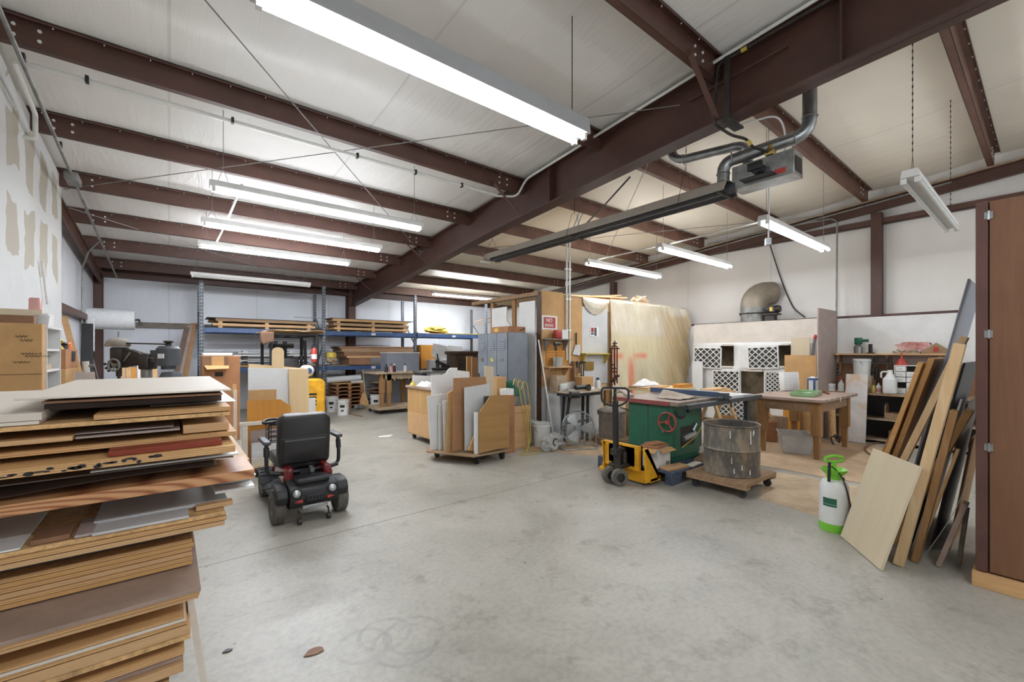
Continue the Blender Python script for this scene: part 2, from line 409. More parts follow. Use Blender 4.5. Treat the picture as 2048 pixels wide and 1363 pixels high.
# ============================================================ the shell
XL, XR, YB, YF, XM = -1.30, 9.85, 13.30, -3.2, 4.26
b = B(); box(b, (XL-.2, YF, -.15), (XR+.2, YB+.2, 0)); struct('floor', b, M['concrete'], 'grey stained concrete shop floor with a saw-cut joint')
def roof_pt(u, v):
    x = XL-.2 + u*(XR-XL+.4); y = YF + v*(YB-YF+.2)
    k = ((y - .56)/1.498) % 1.0
    sag = .035*(1-math.cos(2*pi*k))/2*(.6+.8*noise.noise(V((x*.7, y*.15, 3))))
    wr = .010*noise.noise(V((x*3.1, y*.5, 0)))
    return V((x, y, zr(y) - sag + wr))
b = B(); grid(b, roof_pt, 150, 130); o = struct('ceiling', b, M['roof'], 'white vinyl insulation blanket under the metal roof'); md = o.modifiers.new('s','SOLIDIFY'); md.thickness = .1; md.offset = 1 if o.data.polygons[0].normal.z > 0 else -1
b = B(); box(b, (XL-.2, YF, 0), (XL, YB, zr(YB)+.6)); box(b, (XL-.2, YF, zr(YB)+.5), (XL, 4, 4.6)); struct('wall_left', b, M['wallback'], 'left wall under white insulation')
b = B(); box(b, (XL, YF, 0), (-1.12, 8.22, 2.28)); struct('wall_left_lower', b, mat('left_wall_white', (204,204,203), .6, 0, .03, 3), 'white painted lower boards of the left wall')
b = B(); prism(b, [(-1.12,YF,2.28),(-1.12,8.22,2.28),(-1.12,8.22,zr(8.22)-.06),(-1.12,YF,zr(YF)-.06)], (-.17,0,0)); struct('wall_left_upper', b, M['drywall'], 'taped unpainted drywall on the left wall')
b = B(); box(b, (XL-.2, YB, 0), (XR+.2, YB+.2, 3.6)); struct('wall_back', b, M['wallback'], 'back wall under white insulation')
b = B(); box(b, (XR, YF, 0), (XR+.2, YB, 4.9)); struct('wall_right', b, M['wallins'], 'right wall under cream white insulation')
b = B(); box(b, (9.68, -.4, 0), (9.85, 7.6, 2.12)); struct('wall_right_liner', b, M['white'], 'white painted boards lining the lower right wall')

def steel(name, bm, label, m='steel'):
    return struct(name, bm, M[m], label)
def ibeam(bm, stations, x, fw=.2, tw=.012, tf=.016):
    """tapered I section along Y; stations (y, zbottom, ztop)"""
    for (y0,b0,t0), (y1,b1,t1) in zip(stations, stations[1:]):
        prism(bm, [(x-tw/2,y0,b0),(x-tw/2,y1,b1),(x-tw/2,y1,t1),(x-tw/2,y0,t0)], (tw,0,0))
        for (za, zb) in ((b0,b1),(t0-tf,t1-tf)):
            prism(bm, [(x-fw/2,y0,za),(x-fw/2,y1,zb),(x-fw/2,y1,zb+tf),(x-fw/2,y0,za+tf)], (fw,0,0))
b = B()
ST = [(YF+.2, 3.95, 4.72), (.24, 3.83, 4.47), (2.67, 3.71, 4.27), (5.72, 3.50, 4.02), (YB-.3, 2.86, 3.40)]
ibeam(b, ST, XM)
for y in (1.05, 4.4): box(b, (XM-.1, y-.006, 3.6 if y > 4 else 3.8), (XM+.1, y+.006, zr(y)-.1))
steel('main_rafter', b, 'deep brown I-beam rafter crossing the shop', 'rafter')
b = B(); 
for x0,x1,y0,y1 in ((XM-.1,XM+.1,YB-.32,YB-.30),(XM-.1,XM+.1,YB-.02,YB),(XM-.006,XM+.006,YB-.3,YB-.02)): box(b, (x0,y0,0), (x1,y1,3.4))
steel('steel_column', b, 'brown column under the far end of the main rafter')

PY = [.56 + 1.498*k for k in range(-2, 9)]
def purlin(y, x0, x1, m, lab):
    z1 = zr(y) - .004; z0 = z1 - .205; b = B()
    box(b, (x0, y-.003, z0), (x1, y+.003, z1))
    box(b, (x0, y-.065, z1-.006), (x1, y, z1)); box(b, (x0, y-.065, z1-.024), (x1, y-.061, z1))
    box(b, (x0, y, z0), (x1, y+.065, z0+.006)); box(b, (x0, y+.061, z0), (x1, y+.065, z0+.022))
    o = steel('purlin', b, lab, m)
    b = B()
    for xe, s in ((x0, 1), (x1, -1)):
        for dx in (.33, .47):
            for dz in (.06, .14): cyl(b, (xe+s*dx, y-.003, z0+dz), (xe+s*dx, y-.014, z0+dz), .014, 6)
    xx = x0 + .25
    while xx < x1 - .2:
        cyl(b, (xx, y-.05, z1-.024), (xx, y-.05, z1-.036), .005, 5); xx += .3
    k = obj('bolt', b, M['pvc'], o)
ordn = ['', '', 'nearest the camera', 'second from the camera', 'third from the camera', 'fourth from the camera', 'fifth from the camera', 'sixth from the camera', 'seventh from the camera', 'eighth from the camera', 'last before the back wall']
for i, y in enumerate(PY):
    if i < 2: continue
    purlin(y, XL+.02, XM-.012, 'steel', 'brown roof purlin of the left bay, ' + ordn[i])
    purlin(y, XM+.012, XR-.13, 'steel_r', 'brown roof purlin of the right bay, ' + ordn[i])
# eave strut along the back wall
b = B(); z = zr(YB)-.02; box(b, (XL, YB-.06, z-.24), (XR, YB, z)); box(b, (XL, YB-.14, z-.02), (XR, YB-.06, z)); box(b, (XL, YB-.14, z-.24), (XR, YB-.06, z-.225))
steel('eave_strut', b, 'dark eave strut along the top of the back wall')
# end rafters and wall steel
def end_rafter(x, w, y0, y1, d0, d1, lab, m):
    b = B(); h = d1 - d0
    prism(b, [(x,y0,zr(y0)-d1),(x,y1,zr(y1)-d1),(x,y1,zr(y1)-d0),(x,y0,zr(y0)-d0)], (.012 if w > 0 else -.012,0,0))
    for dz in (d1, d0+.012):
        prism(b, [(x,y0,zr(y0)-dz),(x,y1,zr(y1)-dz),(x,y1,zr(y1)-dz+.012),(x,y0,zr(y0)-dz+.012)], (w,0,0))
    steel('end_rafter', b, lab, m)
end_rafter(9.70, -.07, YF, YB, .24, .43, 'brown end wall rafter along the right wall', 'steel')
end_rafter(-1.2, .05, 8.3, YB, .22, .46, 'brown end wall rafter along the left wall', 'steel_r')
b = B(); prism(b, [(9.66,YF,zr(YF)-.236),(9.66,YB,zr(YB)-.236),(9.66,YB,zr(YB)-.20),(9.66,YF,zr(YF)-.20)], (.03,0,0)); struct('trim_1', b, M['dust'], 'pale closure strip above the right end rafter')
def column(x, y, w, z1, lab, side):
    b = B(); d = .14*side
    box(b, (min(x,x+d), y-w/2, 0), (max(x,x+d), y-w/2+.01, z1)); box(b, (min(x,x+d), y+w/2-.01, 0), (max(x,x+d), y+w/2, z1))
    box(b, (x+d-.006, y-w/2, 0), (x+d+.006, y+w/2, z1)); steel('wall_column', b, lab, 'steel')
column(9.84, 1.94, .15, zr(1.94)-.44, 'brown wall column of the right wall near the camera', -1)
column(9.84, 7.70, .15, zr(7.7)-.44, 'brown wall column of the right wall above the booth', -1)
column(-1.29, 8.35, .12, zr(8.35)-.3, 'brown wall column beside the drywall edge', 1)
column(-1.29, 13.15, .16, zr(13.15)-.26, 'brown column in the back left corner', 1)
def girt(bm, y0, y1, z, x0, x1, h=.085):
    box(bm, (x0, y0, z), (x1, y1, z+.008)); box(bm, (x1-.006, y0, z), (x1, y1, z+h)); box(bm, (x0, y0, z), (x0+.006, y1, z+h))
b = B(); girt(b, YF, YB, 3.74, 9.72, 9.84, .1); steel('girt', b, 'upper brown girt across the right wall', 'steel')
b = B(); box(b, (9.72, -.4, 2.12), (9.85, YB, 2.165)); steel('girt', b, 'lower brown girt across the right wall', 'steel')
b = B(); box(b, (XL, YB-.1, 2.08), (XM-.2, YB, 2.2)); struct('girt', b, M['grime'], 'dusty girt across the back wall')
b = B(); box(b, (XL, 8.4, 2.1), (XL+.12, YB, 2.2)); steel('girt', b, 'brown girt across the far left wall', 'steel')

# ============================================================ light, sky, camera
w = bpy.data.worlds.new('sky'); SC.world = w; w.use_nodes = True
bg = w.node_tree.nodes['Background']; bg.inputs['Color'].default_value = (.92, .96, 1.0, 1); bg.inputs['Strength'].default_value = .75
cam = bpy.data.cameras.new('camera'); co = bpy.data.objects.new('camera', cam); COL.objects.link(co); SC.camera = co
co.location = (0,0,EYE); co.rotation_euler = (pi/2, 0, -YAW); cam.sensor_width = 36; cam.lens = F_/2048*36; cam.shift_y = (HZ-681.5)/2048; cam.clip_start = .05
SC.view_settings.view_transform = 'Standard'; SC.view_settings.look = 'None'; SC.view_settings.gamma = 1; SC.view_settings.exposure = 0.38; SC.view_settings.use_curve_mapping = False

def chain(bm, p0, p1, r=.009, n=None):
    p0 = V(p0); p1 = V(p1); n = n or max(3, int((p1-p0).length/.03))
    for i in range(n):
        a = p0.lerp(p1, (i+.05)/n); c = p0.lerp(p1, (i+.95)/n)
        beam(bm, a, c, .009 if i % 2 else .003, .003 if i % 2 else .009, up=(1,0,0))
def fixture(x0, x1, y, z, lab, lit=True, w=.12, hang='wire', hh=.065, tw=.045, k=1.0, grp='strip lights hung from the purlins'):
    tm = tube_mat(k) if lit else None
    t = thing('strip_light', lab, 'light fixture', ((x0+x1)/2, y, z), 0, grp)
    b = B(); box(b, (x0, y-w/2, z+.035), (x1, y+w/2, z+.045)); 
    prism(b, [(x0,y-w/2,z+.045),(x0,y+w/2,z+.045),(x0,y+w/2.4,z+.035+hh),(x0,y-w/2.4,z+.035+hh)], (x1-x0,0,0))
    obj('housing', b, M['hous'] if hh > .1 else M['white'], t)
    for s in (-1, 1):
        b = B(); cyl(b, (x0+.05, y+s*tw, z+.012), (x1-.05, y+s*tw, z+.012), .019, 10)
        obj('tube', b, tm if lit else M['milk'], t)
        for xe in (x0+.02, x1-.05):
            b = B(); box(b, (xe, y+s*tw-.02, z-.012), (xe+.03, y+s*tw+.02, z+.034)); obj('socket', b, M['white'], t)
    for xe in (x0+.12, x1-.12):
        b = B(); top = V((xe, y, zr(y)-.005)); k = V((xe, y, z+.25))
        for s in (-1,1): tube(b, [k, (xe+s*.05, y, z+.036+hh)], .002, 5)
        if hang == 'chain': chain(b, k, top)
        else: tube(b, [k, top], .0032, 5)
        obj('hanger', b, M['iron'] if hang == 'chain' else M['galv_d'], t)
    return t
fixture(.33, 2.77, 2.52, 3.30, 'large lit strip light on chains, nearest the camera in the left bay', hang='chain', w=.2, hh=.13, tw=.055, k=.62)
fixture(.33, 2.77, 5.50, 3.20, 'lit strip light of the left bay just behind the nearest one', k=.9)
fixture(.33, 2.77, 7.00, 3.18, 'middle lit strip light of the left bay, braced by white rods', k=1.15)
fixture(.36, 2.80, 8.67, 3.22, 'lit strip light of the left bay before the unlit one', k=2.1)
fixture(.35, 2.71, 11.35, 3.10, 'unlit strip light in front of the pallet rack', lit=False)
fixture(6.0, 8.4, 11.3, 3.18, 'small far lit strip light left of the booth, over the rack end', k=1.9)
fixture(6.11, 8.55, 5.46, 3.15, 'lit strip light directly above the plastic draped booth wall', k=.75)
fixture(6.16, 8.60, 3.95, 3.15, 'middle lit strip light of the right bay beyond the heater', k=.72)
fixture(5.86, 8.30, 2.29, 3.13, 'lit strip light of the right bay near the heater burner', k=.75)
fixture(4.91, 7.35, .76, 2.95, 'unlit strip light above the tall brown cabinet', lit=False, hang='chain')
# unseen lamps added behind the camera to fill the room and near ceiling
fixture(.33, 2.77, -1.2, 3.3, 'added fill strip light, unseen behind the camera on the left', hang='chain', k=1.3)
fixture(5.4, 7.8, -1.4, 3.1, 'added fill strip light, unseen behind the camera on the right', hang='chain', k=.6)
# ============================================================ foreground lumber pile (its front face runs along X)
PG = 'boards and sheets of the foreground lumber pile'
def pboard(name, label, ur, vt, vb, yf, m, xl=-1.05, yb=3.1, ul=None, rz=0.0, cat='board', th=None, bev=.0015, zfix=None):
    a = onY(ur, vt, yf); c = onY(ur, vb, yf)
    z1, z0 = a.z, c.z
    if th: z0 = z1 - th
    if zfix: z0, z1 = zfix
    if ul is not None: xl = onY(ul, vt, yf).x
    bm = B(); box(bm, (xl, yf, z0+.0006), (a.x, yb, z1-.0006))
    if rz:
        cc = V(((xl+a.x)/2, (yf+yb)/2, 0)); bm.transform(MX.Translation(cc) @ MX.Rotation(radians(rz),4,'Z') @ MX.Translation(-cc))
    return one(name, bm, M[m], label, cat, PG, bev=bev)
Zt = lambda u, v, y: onY(u, v, y).z
pb = pboard
pb('plywood_sheet', 'thin pale plywood sheet lying on the very top of the lumber pile', 463, 777, 781, 1.94, 'maplew', ul=27, yb=3.07, cat='sheet')
pb('brown_sheet', 'thin brown hardboard sheet right under the pale top sheet', 445, 785, 789, 1.95, 'hardb', ul=83, yb=3.0, cat='sheet', th=.009)
pb('dark_sheet', 'near black sheet set back in the gap under the top sheets', 443, 790, 801, 2.06, 'dkbrown', ul=88, yb=3.0, cat='sheet')
pb('pale_board', 'thick pale board at the left end of the lumber pile top, beside the top sheet', 84, 824, 840, 1.955, 'maplew', yb=3.12, xl=-1.06)
pb('white_sheet', 'white sheet corner poking out right of the striped board near the pile top', 472, 800.5, 803, 2.12, 'mel', ul=300, yb=2.9, cat='sheet', th=.004)
pb('striped_board', 'layered board with striped edge below the dark gap near the pile top', 461, 811.5, 821, 1.95, 'plyX', ul=187, yb=2.95)
pb('long_board', 'long chipboard panel running under the striped board across the whole pile', 460, 822, 830, 1.95, 'osb', yb=3.0, cat='panel')
zq = Zt(460,822,1.95); pb('cream_offcut', 'cream offcut at the left of the pile resting on the long chipboard', 78, 846, 852, 1.955, 'maplew', yb=2.5, zfix=(zq+.001, zq+.013))
pb('tan_block', 'short thick tan block at the right of the pile above a dark gap', 458, 842, 859, 1.99, 'tan', ul=366, yb=2.8)
pb('tan_offcut', 'tan offcut at the left of the pile with a square right end', 145, 871, 881, 1.95, 'tan', yb=2.6)
pb('brown_offcut', 'brown offcut sunk in the dark gap left of the pile centre', 187, 864, 874, 2.1, 'taupe', ul=150, yb=2.6, th=.018)
pb('grey_strip', 'thin greyish strip lying on another, left of the tan block', 347, 850.5, 854.5, 1.97, 'mauve', yb=2.6, ul=150, th=.005, cat='strip')
pb('grey_strip', 'lower and longer of the two thin greyish strips left of the tan block', 360, 855.5, 860, 1.955, 'mauve', yb=2.7, ul=150, th=.008, cat='strip')
pb('plywood_board', 'tan plywood panel directly above the red stained board', 473, 861, 870, 1.97, 'plyX', yb=3.05, cat='panel')
pb('red_board', 'thick red stained board in the middle of the lumber pile', 444, 877.5, 889, 1.9, 'redwd', ul=216, yb=2.3)
pb('scorched_plywood', 'plywood panel under the red board with black scorch marks along its edge', 471, 890, 903, 1.86, 'plyX', yb=3.0, cat='panel')
o = bpy.data.objects['scorched_plywood']
bm = B()
for k in range(26):                                          # burnt patches on the edge
    x = -.37 + k*.0135 + random.uniform(-.006,.006); z = Zt(471, 903, 1.86); c = z + random.uniform(.005,.02)
    if k % 5 == 3: continue
    a, h = random.uniform(.006,.016), random.uniform(.002,.0065)
    prism(bm, [(x+a*cos(q*pi/5)*(1+.3*sin(q*3+k)), 1.8592, min(max(c+h*sin(q*pi/5), z+.0012), z+.0245)) for q in range(10)], (0,.0025,0))
obj('scorch_mark', bm, M['black'], o)['kind'] = 'stuff'
pb('white_sheet', 'white edged panel under the scorched plywood, sticking out at the right', 477, 905, 909, 1.98, 'mel', yb=2.95, ul=180, cat='panel')
pb('grey_sheet', 'grey panel under the white edged panel, shorter at the right', 466, 911, 915, 2.04, 'taupe', yb=2.95, cat='panel', th=.006)
pb('tan_end_block', 'tan block showing past the right end of the bent sheets', 499, 917, 929, 2.13, 'tan', ul=472, yb=2.8)
def bent(label, xr, z0, z1, m, yf):
    bm = B()
    def f(u, v):
        x = -1.04 + u*(xr+1.04); z = z0 + (z1-z0)*max(0, 1-((u-.86)/.3)**2) if u > .56 else z0
        return V((x, yf + v*.9, z))
    grid(bm, f, 30, 1); o = one('bent_sheet', bm, M[m], label, 'sheet', PG, solid=.004)
za = Zt(509, 937, 1.93)
bent('dark bent sheet with a curled white edge above the fir plank', .135, za+.014, za+.030, 'dkbrown', 1.97)
bent('lower flat dark sheet lying on the fir plank', .15, za+.003, za+.006, 'taupe', 2.08)
pb('fir_plank', 'thick fir plank with bold wavy grain on its edge', 509, 937, 956, 1.93, 'fir', yb=2.2)
pb('tray_board', 'white board sticking out right under the fir plank', 509, 969, 975, 2.0, 'mel', ul=430, yb=2.5)
t = thing('oval_tray', 'oval glass tray at the right end of the lumber pile', 'tray', onY(464, 964, 2.1))
c = onY(464, 966, 2.12); c.z = Zt(509, 969, 2.0) + .001
bm = B(); lathe(bm, [(0,.004),(.055,.004),(.062,.010),(.07,.013),(.07,.010),(.06,.002),(0,.0005)], MX.Translation(c) @ MX.Diagonal((1.15,.85,1,1)), 32); obj('bowl', bm, M['melg'], t)
bm = B(); lathe(bm, [(.068,.012),(.074,.015),(.068,.017),(.062,.014)], MX.Translation(c) @ MX.Diagonal((1.15,.85,1,1)), 32); obj('rim', bm, M['galv'], t)
t.location = c
for k in t.children: k.location = (0,0,0)
for k in t.children:
    d = c - onY(464, 964, 2.1)
    for v in k.data.vertices: v.co -= d
zb = Zt(453, 1020, 1.94)
pb('routed_sheet', 'grey white panel under the fir plank, the rear and longer of two', 455, 980, 990, 2.04, 'melg', yb=2.7, ul=187, cat='panel', zfix=(zb+.002, zb+.016))
pb('routed_sheet', 'grey white panel with a white front edge, nearer of the two under the fir plank', 378, 1011, 1017, 1.93, 'melg', yb=2.03, ul=183, cat='panel', zfix=(zb+.001, zb+.011))
pb('tan_offcut', 'tan offcut right of the grey white panels, its end sticking out', 466, 1003, 1012, 1.99, 'tan', ul=392, yb=2.03, zfix=(zb+.001, zb+.019))
pb('dark_offcut', 'dark stained offcut lying under the fir plank at the left of the pile', 140, 1027, 1040, 1.95, 'hardb', ul=60, yb=2.06, zfix=(zb+.001, zb+.018))
pb('brown_offcut', 'reddish brown offcut lying beside the dark one at the left of the pile', 186, 1040, 1062, 1.94, 'mauve', ul=148, yb=2.12, zfix=(zb+.001, zb+.012))
pb('white_offcut', 'short white edged offcut at the far left below the fir plank', 40, 1090, 1096, 1.935, 'mel', yb=2.4, zfix=(zb+.001, zb+.008), xl=-.9)
h = (zb - Zt(453, 1047, 1.94))/3
for k, (lab, dx, m) in enumerate((('topmost of three equal tan panels below the grey white panels', -.004, 'osb'), ('middle one of three equal tan panels, with a white top face', .0, 'plyX'), ('lowest of three equal tan panels, above the dark gap', -.006, 'tan'))):
    x = onY(453, 1020, 1.94).x + dx
    bm = B(); box(bm, (-1.05, 1.94-.004*k, zb-(k+1)*h+.0008), (x, 3.0, zb-k*h-.0008)); one('tan_sheet', bm, M[m], lab, 'panel', PG, bev=.0015)
zc = zb - 3*h
zd = Zt(386, 1075, 2.0)
bm = B(); box(bm, (-1.04, 2.06, zd+.001), (onY(385, 1050, 2.06).x, 3.0, zc-.001)); one('slate_sheet', bm, M['slate'], 'dark grey panel set back under the three tan panels', 'panel', PG)
ze = Zt(386, 1128, 2.0); h = (zd-ze)/6; od = ['topmost', 'second', 'third', 'fourth', 'fifth', 'lowest']
for k in range(6):
    bm = B(); box(bm, (-1.05, 2.0+random.uniform(0,.008), zd-(k+1)*h+.0007), (onY(386, 1100, 2.0).x+random.uniform(-.006,.004), 3.05, zd-k*h-.0007))
    one('plywood_board', bm, M[('plyX','ambX','plyX','tan','plyX','ambX')[k]], od[k] + ' of six tightly stacked plywood boards halfway down the pile', 'board', PG, bev=.001)
zf = Zt(402, 1173, 1.8)
h = (zf - Zt(402, 1197, 1.8))/3
for k in range(3):
    bm = B(); box(bm, (-1.05, 1.8+.006*k, zf-(k+1)*h-.0005), (onY(402, 1180, 1.8).x-.003*k, 3.05, zf-k*h-.0015))
    one('laminate_board', bm, [M['taupe'], M['plyX'], M['tan']][0 if k == 0 else (1, 2)[k-1]], ('top', 'middle', 'bottom')[k] + ' one of three mauve laminate boards sticking out toward the camera', 'board', PG, bev=.001)
zg = zf - 3*h
zh = Zt(368, 1229, 1.83)
bm = B(); box(bm, (-1.05, 1.98, zh+.001), (onY(366, 1215, 1.98).x, 3.0, zg-.003)); one('mauve_sheet', bm, M['taupe'], 'mauve panel set back below the three laminate boards', 'panel', PG)
h = (zh - Zt(368, 1247, 1.83))/3
for k in range(3):
    bm = B(); box(bm, (-1.05, 1.83-.004*k, zh-(k+1)*h+.0006), (onY(368, 1235, 1.83).x+.004*k, 3.0, zh-k*h-.0006))
    one('thin_board', bm, M[('plyX','maplew','plyX')[k]], ('uppermost', 'central', 'undermost')[k] + ' of three thin boards in the lower part of the pile', 'board', PG, bev=.001)
zi = zh - 3*h
z1 = zi - .002
for lab, th, dx, yf, m in (('thick tan board with a pale chipped end below the three thin boards', .03, .012, 1.82, 'tan'), ('tan board under the thick chipped one, low in the pile', .022, .012, 1.83, 'osb'),
                           ('grey brown panel set back low in the pile', .03, -.01, 1.97, 'taupe'), ('tan board with a splintered white end near the frame bottom', .024, -.004, 1.85, 'plyX'),
                           ('mauve board low in the pile under the splintered one', .02, -.01, 1.86, 'taupe'), ('tan board near the foot of the pile', .03, -.006, 1.84, 'tan'), ('grey panel near the foot of the pile', .03, -.01, 1.9, 'mauve')):
    bm = B(); box(bm, (-1.05, yf, z1-th), (onY(372, 1265, 1.83).x+dx, 3.0, z1)); one('low_board', bm, M[m], lab, 'board', PG, bev=.001); z1 -= th + .0015
while z1 > .19:
    bm = B(); box(bm, (-1.05, 1.88, z1-.036), (.0, 3.0, z1)); one('low_board', bm, M['tan'], 'plain tan board at the bottom of the lumber pile', 'board', PG); z1 -= .038
t = thing('wooden_pallet', 'wooden pallet carrying the foreground lumber pile', 'pallet', (-.5, 2.45, 0))
bm = B()
for y in (1.92, 2.3, 2.7): box(bm, (-1.0, y, z1-.018), (-.02, y+.14, z1))
obj('deck', bm, M['oldwd'], t)['kind'] = 'stuff'
for x in (-.98, -.54, -.1):
    bm = B(); box(bm, (x, 1.92, 0), (x+.07, 2.84, z1-.019)); obj('runner', bm, M['oldwd'], t)
# pale plank leaning on the right end of the pile, under the overhanging boards
bm = B(); prism(bm, [(.052,1.9,zg-.07),(.071,1.9,zg-.07),(.145,1.9,0),(.126,1.9,0)], (0,.13,0)); one('leaning_plank', bm, M['maplew'], 'pale plank leaning against the right end of the lumber pile', 'plank')
# ============================================================ mobility scooter (faces +Y)
t = thing('mobility_scooter', 'black and dark red mobility scooter seen from behind', 'mobility scooter', (1.008, 4.25, 0))
def swheel(x, y, r, w, name):
    m = MX.Translation((x, y, r)) @ MX.Rotation(pi/2,4,'Y')
    bm = B(); lathe(bm, [(r*.55,-w*.44),(r*.62,-w*.5),(r*.86,-w*.5),(r*.96,-w*.4),(r,-w*.2),(r,w*.2),(r*.96,w*.4),(r*.86,w*.5),(r*.62,w*.5),(r*.55,w*.44)], m, 36)
    for k in range(24):                                      # tread blocks
        a = 2*pi*k/24
        for s in (-1,0,1):
            mm = m @ MX.Rotation(a+(s*.1),4,'Z') @ MX.Translation((r*.99,0,s*w*.3))
            box(bm, (-.004,-.009,-w*.1), (.005,.009,w*.1), mm)
    o = obj(name, bm, M['tyre'], t, world=False)
    bm = B(); lathe(bm, [(0,-w*.3),(r*.3,-w*.34),(r*.34,-w*.28),(r*.54,-w*.3),(r*.57,-w*.44),(r*.57,w*.44),(r*.54,w*.3),(r*.34,w*.28),(r*.3,w*.34),(0,w*.3)], m, 30)
    for k in range(5):
        mm = m @ MX.Rotation(2*pi*k/5,4,'Z')
        for s in (-1,1): box(bm, (r*.2,-.012,s*w*.34-.006), (r*.54,.012,s*w*.34+.006), mm)
    obj('rim', bm, M['galv_d'], o, world=False)
for s in (-1,1): swheel(s*.263, 0, .14, .105, 'rear_wheel'); swheel(s*.225, .9, .125, .09, 'front_wheel')
def X(f): return obj(*f)
bm = B(); prism(bm, [(-.2,-.17,.16),(-.2,-.2,.22),(-.2,-.185,.30),(-.2,-.10,.355),(-.2,.25,.36),(-.2,.3,.14),(-.2,-.1,.13)], (.4,0,0))
for s in (-1,1):
    prism(bm, [(s*.2,-.15,.19),(s*.2,-.165,.25),(s*.2,-.13,.31),(s*.2,-.06,.33),(s*.2,.08,.33),(s*.2,.13,.28),(s*.2,.08,.295),(s*.2,-.05,.30),(s*.2,-.1,.27)], (s*.1,0,0))
obj('rear_shroud', bm, M['black'], t, world=False, bev=.018)
bm = B(); prism(bm, [(-.085,-.192,.20),(.085,-.192,.20),(.075,-.215,.205),(-.075,-.215,.205)], (0,.01,.055)); 
for k in range(6): box(bm, (-.065+k*.025,-.222,.215),(-.052+k*.025,-.195,.245))
obj('bumper_vent', bm, M['black'], t, world=False, bev=.003)
bm = B(); box(bm, (-.14,-.14,.33), (.14,.02,.385)); obj('battery_lid', bm, M['black'], t, world=False, bev=.02)
for s in (-1,1):
    m = MX.Translation((s*.148,-.178,.275)) @ MX.Rotation(radians(72),4,'X')
    bm = B(); lathe(bm, [(0,.03),(.02,.028),(.034,.02),(.036,.012)], m, 20); h = obj('tail_lamp', bm, M['galv'], t, world=False)
    for k in range(6):
        pass
    bm = B(); lathe(bm, [(.036,.0),(.047,.0),(.047,.022),(.040,.026),(.036,.016)], m, 24); obj('bezel', bm, M['black'], h, world=False)
    bm = B(); prism(bm, [(s*.10,-.205,.195),(s*.185,-.19,.205),(s*.19,-.185,.225),(s*.10,-.207,.222)], (0,.02,0)); obj('reflector', bm, M['red'], t, world=False, bev=.003)
    bm = B(); prism(bm, [(s*.13,.02,.30),(s*.20,.02,.30),(s*.215,.02,.36),(s*.19,.02,.445),(s*.13,.02,.46)], (0,.42,0)); obj('side_fairing', bm, M['dred'], t, world=False, bev=.02)
    bm = B(); tube(bm, fillet([(s*.12,-.12,.10),(s*.12,-.17,.10),(s*.12,-.17,.05)], .02), .008, 8); cyl(bm, (s*.135,-.17,.03), (s*.105,-.17,.03), .028, 14); obj('anti_tip_wheel', bm, M['iron'], t, world=False)
bm = B(); box(bm, (-.10,-.19,.135), (.11,-.15,.165)); obj('rating_plate', bm, M['galv'], t, world=False, bev=.004)
bm = B(); prism(bm, [(-.26,.42,.10),(-.26,.40,.16),(-.26,.74,.17),(-.26,.80,.24),(-.26,1.02,.26),(-.26,1.1,.18),(-.26,1.08,.10)], (.52,0,0)); obj('floor_pan', bm, M['slate'], t, world=False, bev=.03)
for s in (-1,1):
    bm = B(); pts = arc((s*.17,.9,.125), .165, radians(15), radians(165), 10, (0,1,0)); pi2 = arc((s*.17,.9,.125), .15, radians(15), radians(165), 10, (0,1,0))
    a = pts + pi2[::-1]
    prism(bm, a, (s*.12,0,0))
    for k in range(5): 
        p = pts[4+k]; cbox(bm, (s*.23, p.y, p.z+.004), (.1,.012,.01))
    obj('front_fender', bm, M['slate'], t, world=False, bev=.004)
bm = B(); prism(bm, [(-.17,.78,.25),(.17,.78,.25),(.12,.86,.44),(-.12,.86,.44)], (0,.16,0)); obj('front_fairing', bm, M['dred'], t, world=False, bev=.03)
# seat
def seat_pt(u, v):                                           # back shell of the seat
    a = (u-.5)*2; w = .232 - .02*(1-v)**2
    x = a*w; z = .405 + v*.52
    y = .17 + .05*(1-v) - .055*(1-abs(a)**2.6)*(.55+.45*sin(pi*min(1,v*1.05)))
    return V((x, y - .03*v, z))
bm = B(); n = 4
pts = [(x, z+.665) for x, z in rrect(.464, .52, .075, 6)]
front = [V((x*.97, .25-.04*(z-.4), z)) for x, z in pts]; 
rings = []
for off, k in ((.0,.93),(.012,.98),(.05,1.0),(.085,.99),(.11,.94),(.118,.86)):
    rings.append([bm.verts.new((x*k, .30-.11*(z-.4)-off, .665+(z-.665)*k)) for x, z in pts])
for a, c in zip(rings, rings[1:]):
    for i in range(len(a)): bm.faces.new((a[i], a[(i+1)%len(a)], c[(i+1)%len(a)], c[i]))
bm.faces.new(rings[0]); bm.faces.new(rings[-1][::-1])
sb = obj('seat_back', bm, M['vinyl'], t, world=False)
bm = B(); z = .70; tube(bm, [(-.205,.30-.11*(z-.4)-.117,z),(-.1,.30-.11*(z-.4)-.121,z-.004),(.1,.30-.11*(z-.4)-.121,z-.002),(.205,.30-.11*(z-.4)-.117,z+.004)], .0035, 6); obj('seam', bm, M['slate'], sb, world=False)
def pocket(u, v):
    x = -.195+u*.39; z = .455+v*.235
    return V((x, .30-.11*(z-.4)-.121-.012*sin(pi*u)*sin(pi*v)-.006*noise.noise(V((x*9,z*9,1))), z))
bm = B(); grid(bm, pocket, 14, 10); obj('back_pocket', bm, M['vinyl'], sb, world=False, solid=.004)
bm = B(); rbox(bm, (-.235,.24,.42), (.235,.68,.52), .035, 3); obj('seat_cushion', bm, M['vinyl'], t, world=False)
bm = B(); tube(bm, fillet([(-.30,.17,.40),(-.22,.17,.385),(.22,.17,.385),(.30,.17,.40)], .03), .019, 10); box(bm, (-.05,.15,.33),(.05,.3,.40)); obj('seat_frame', bm, M['black'], t, world=False)
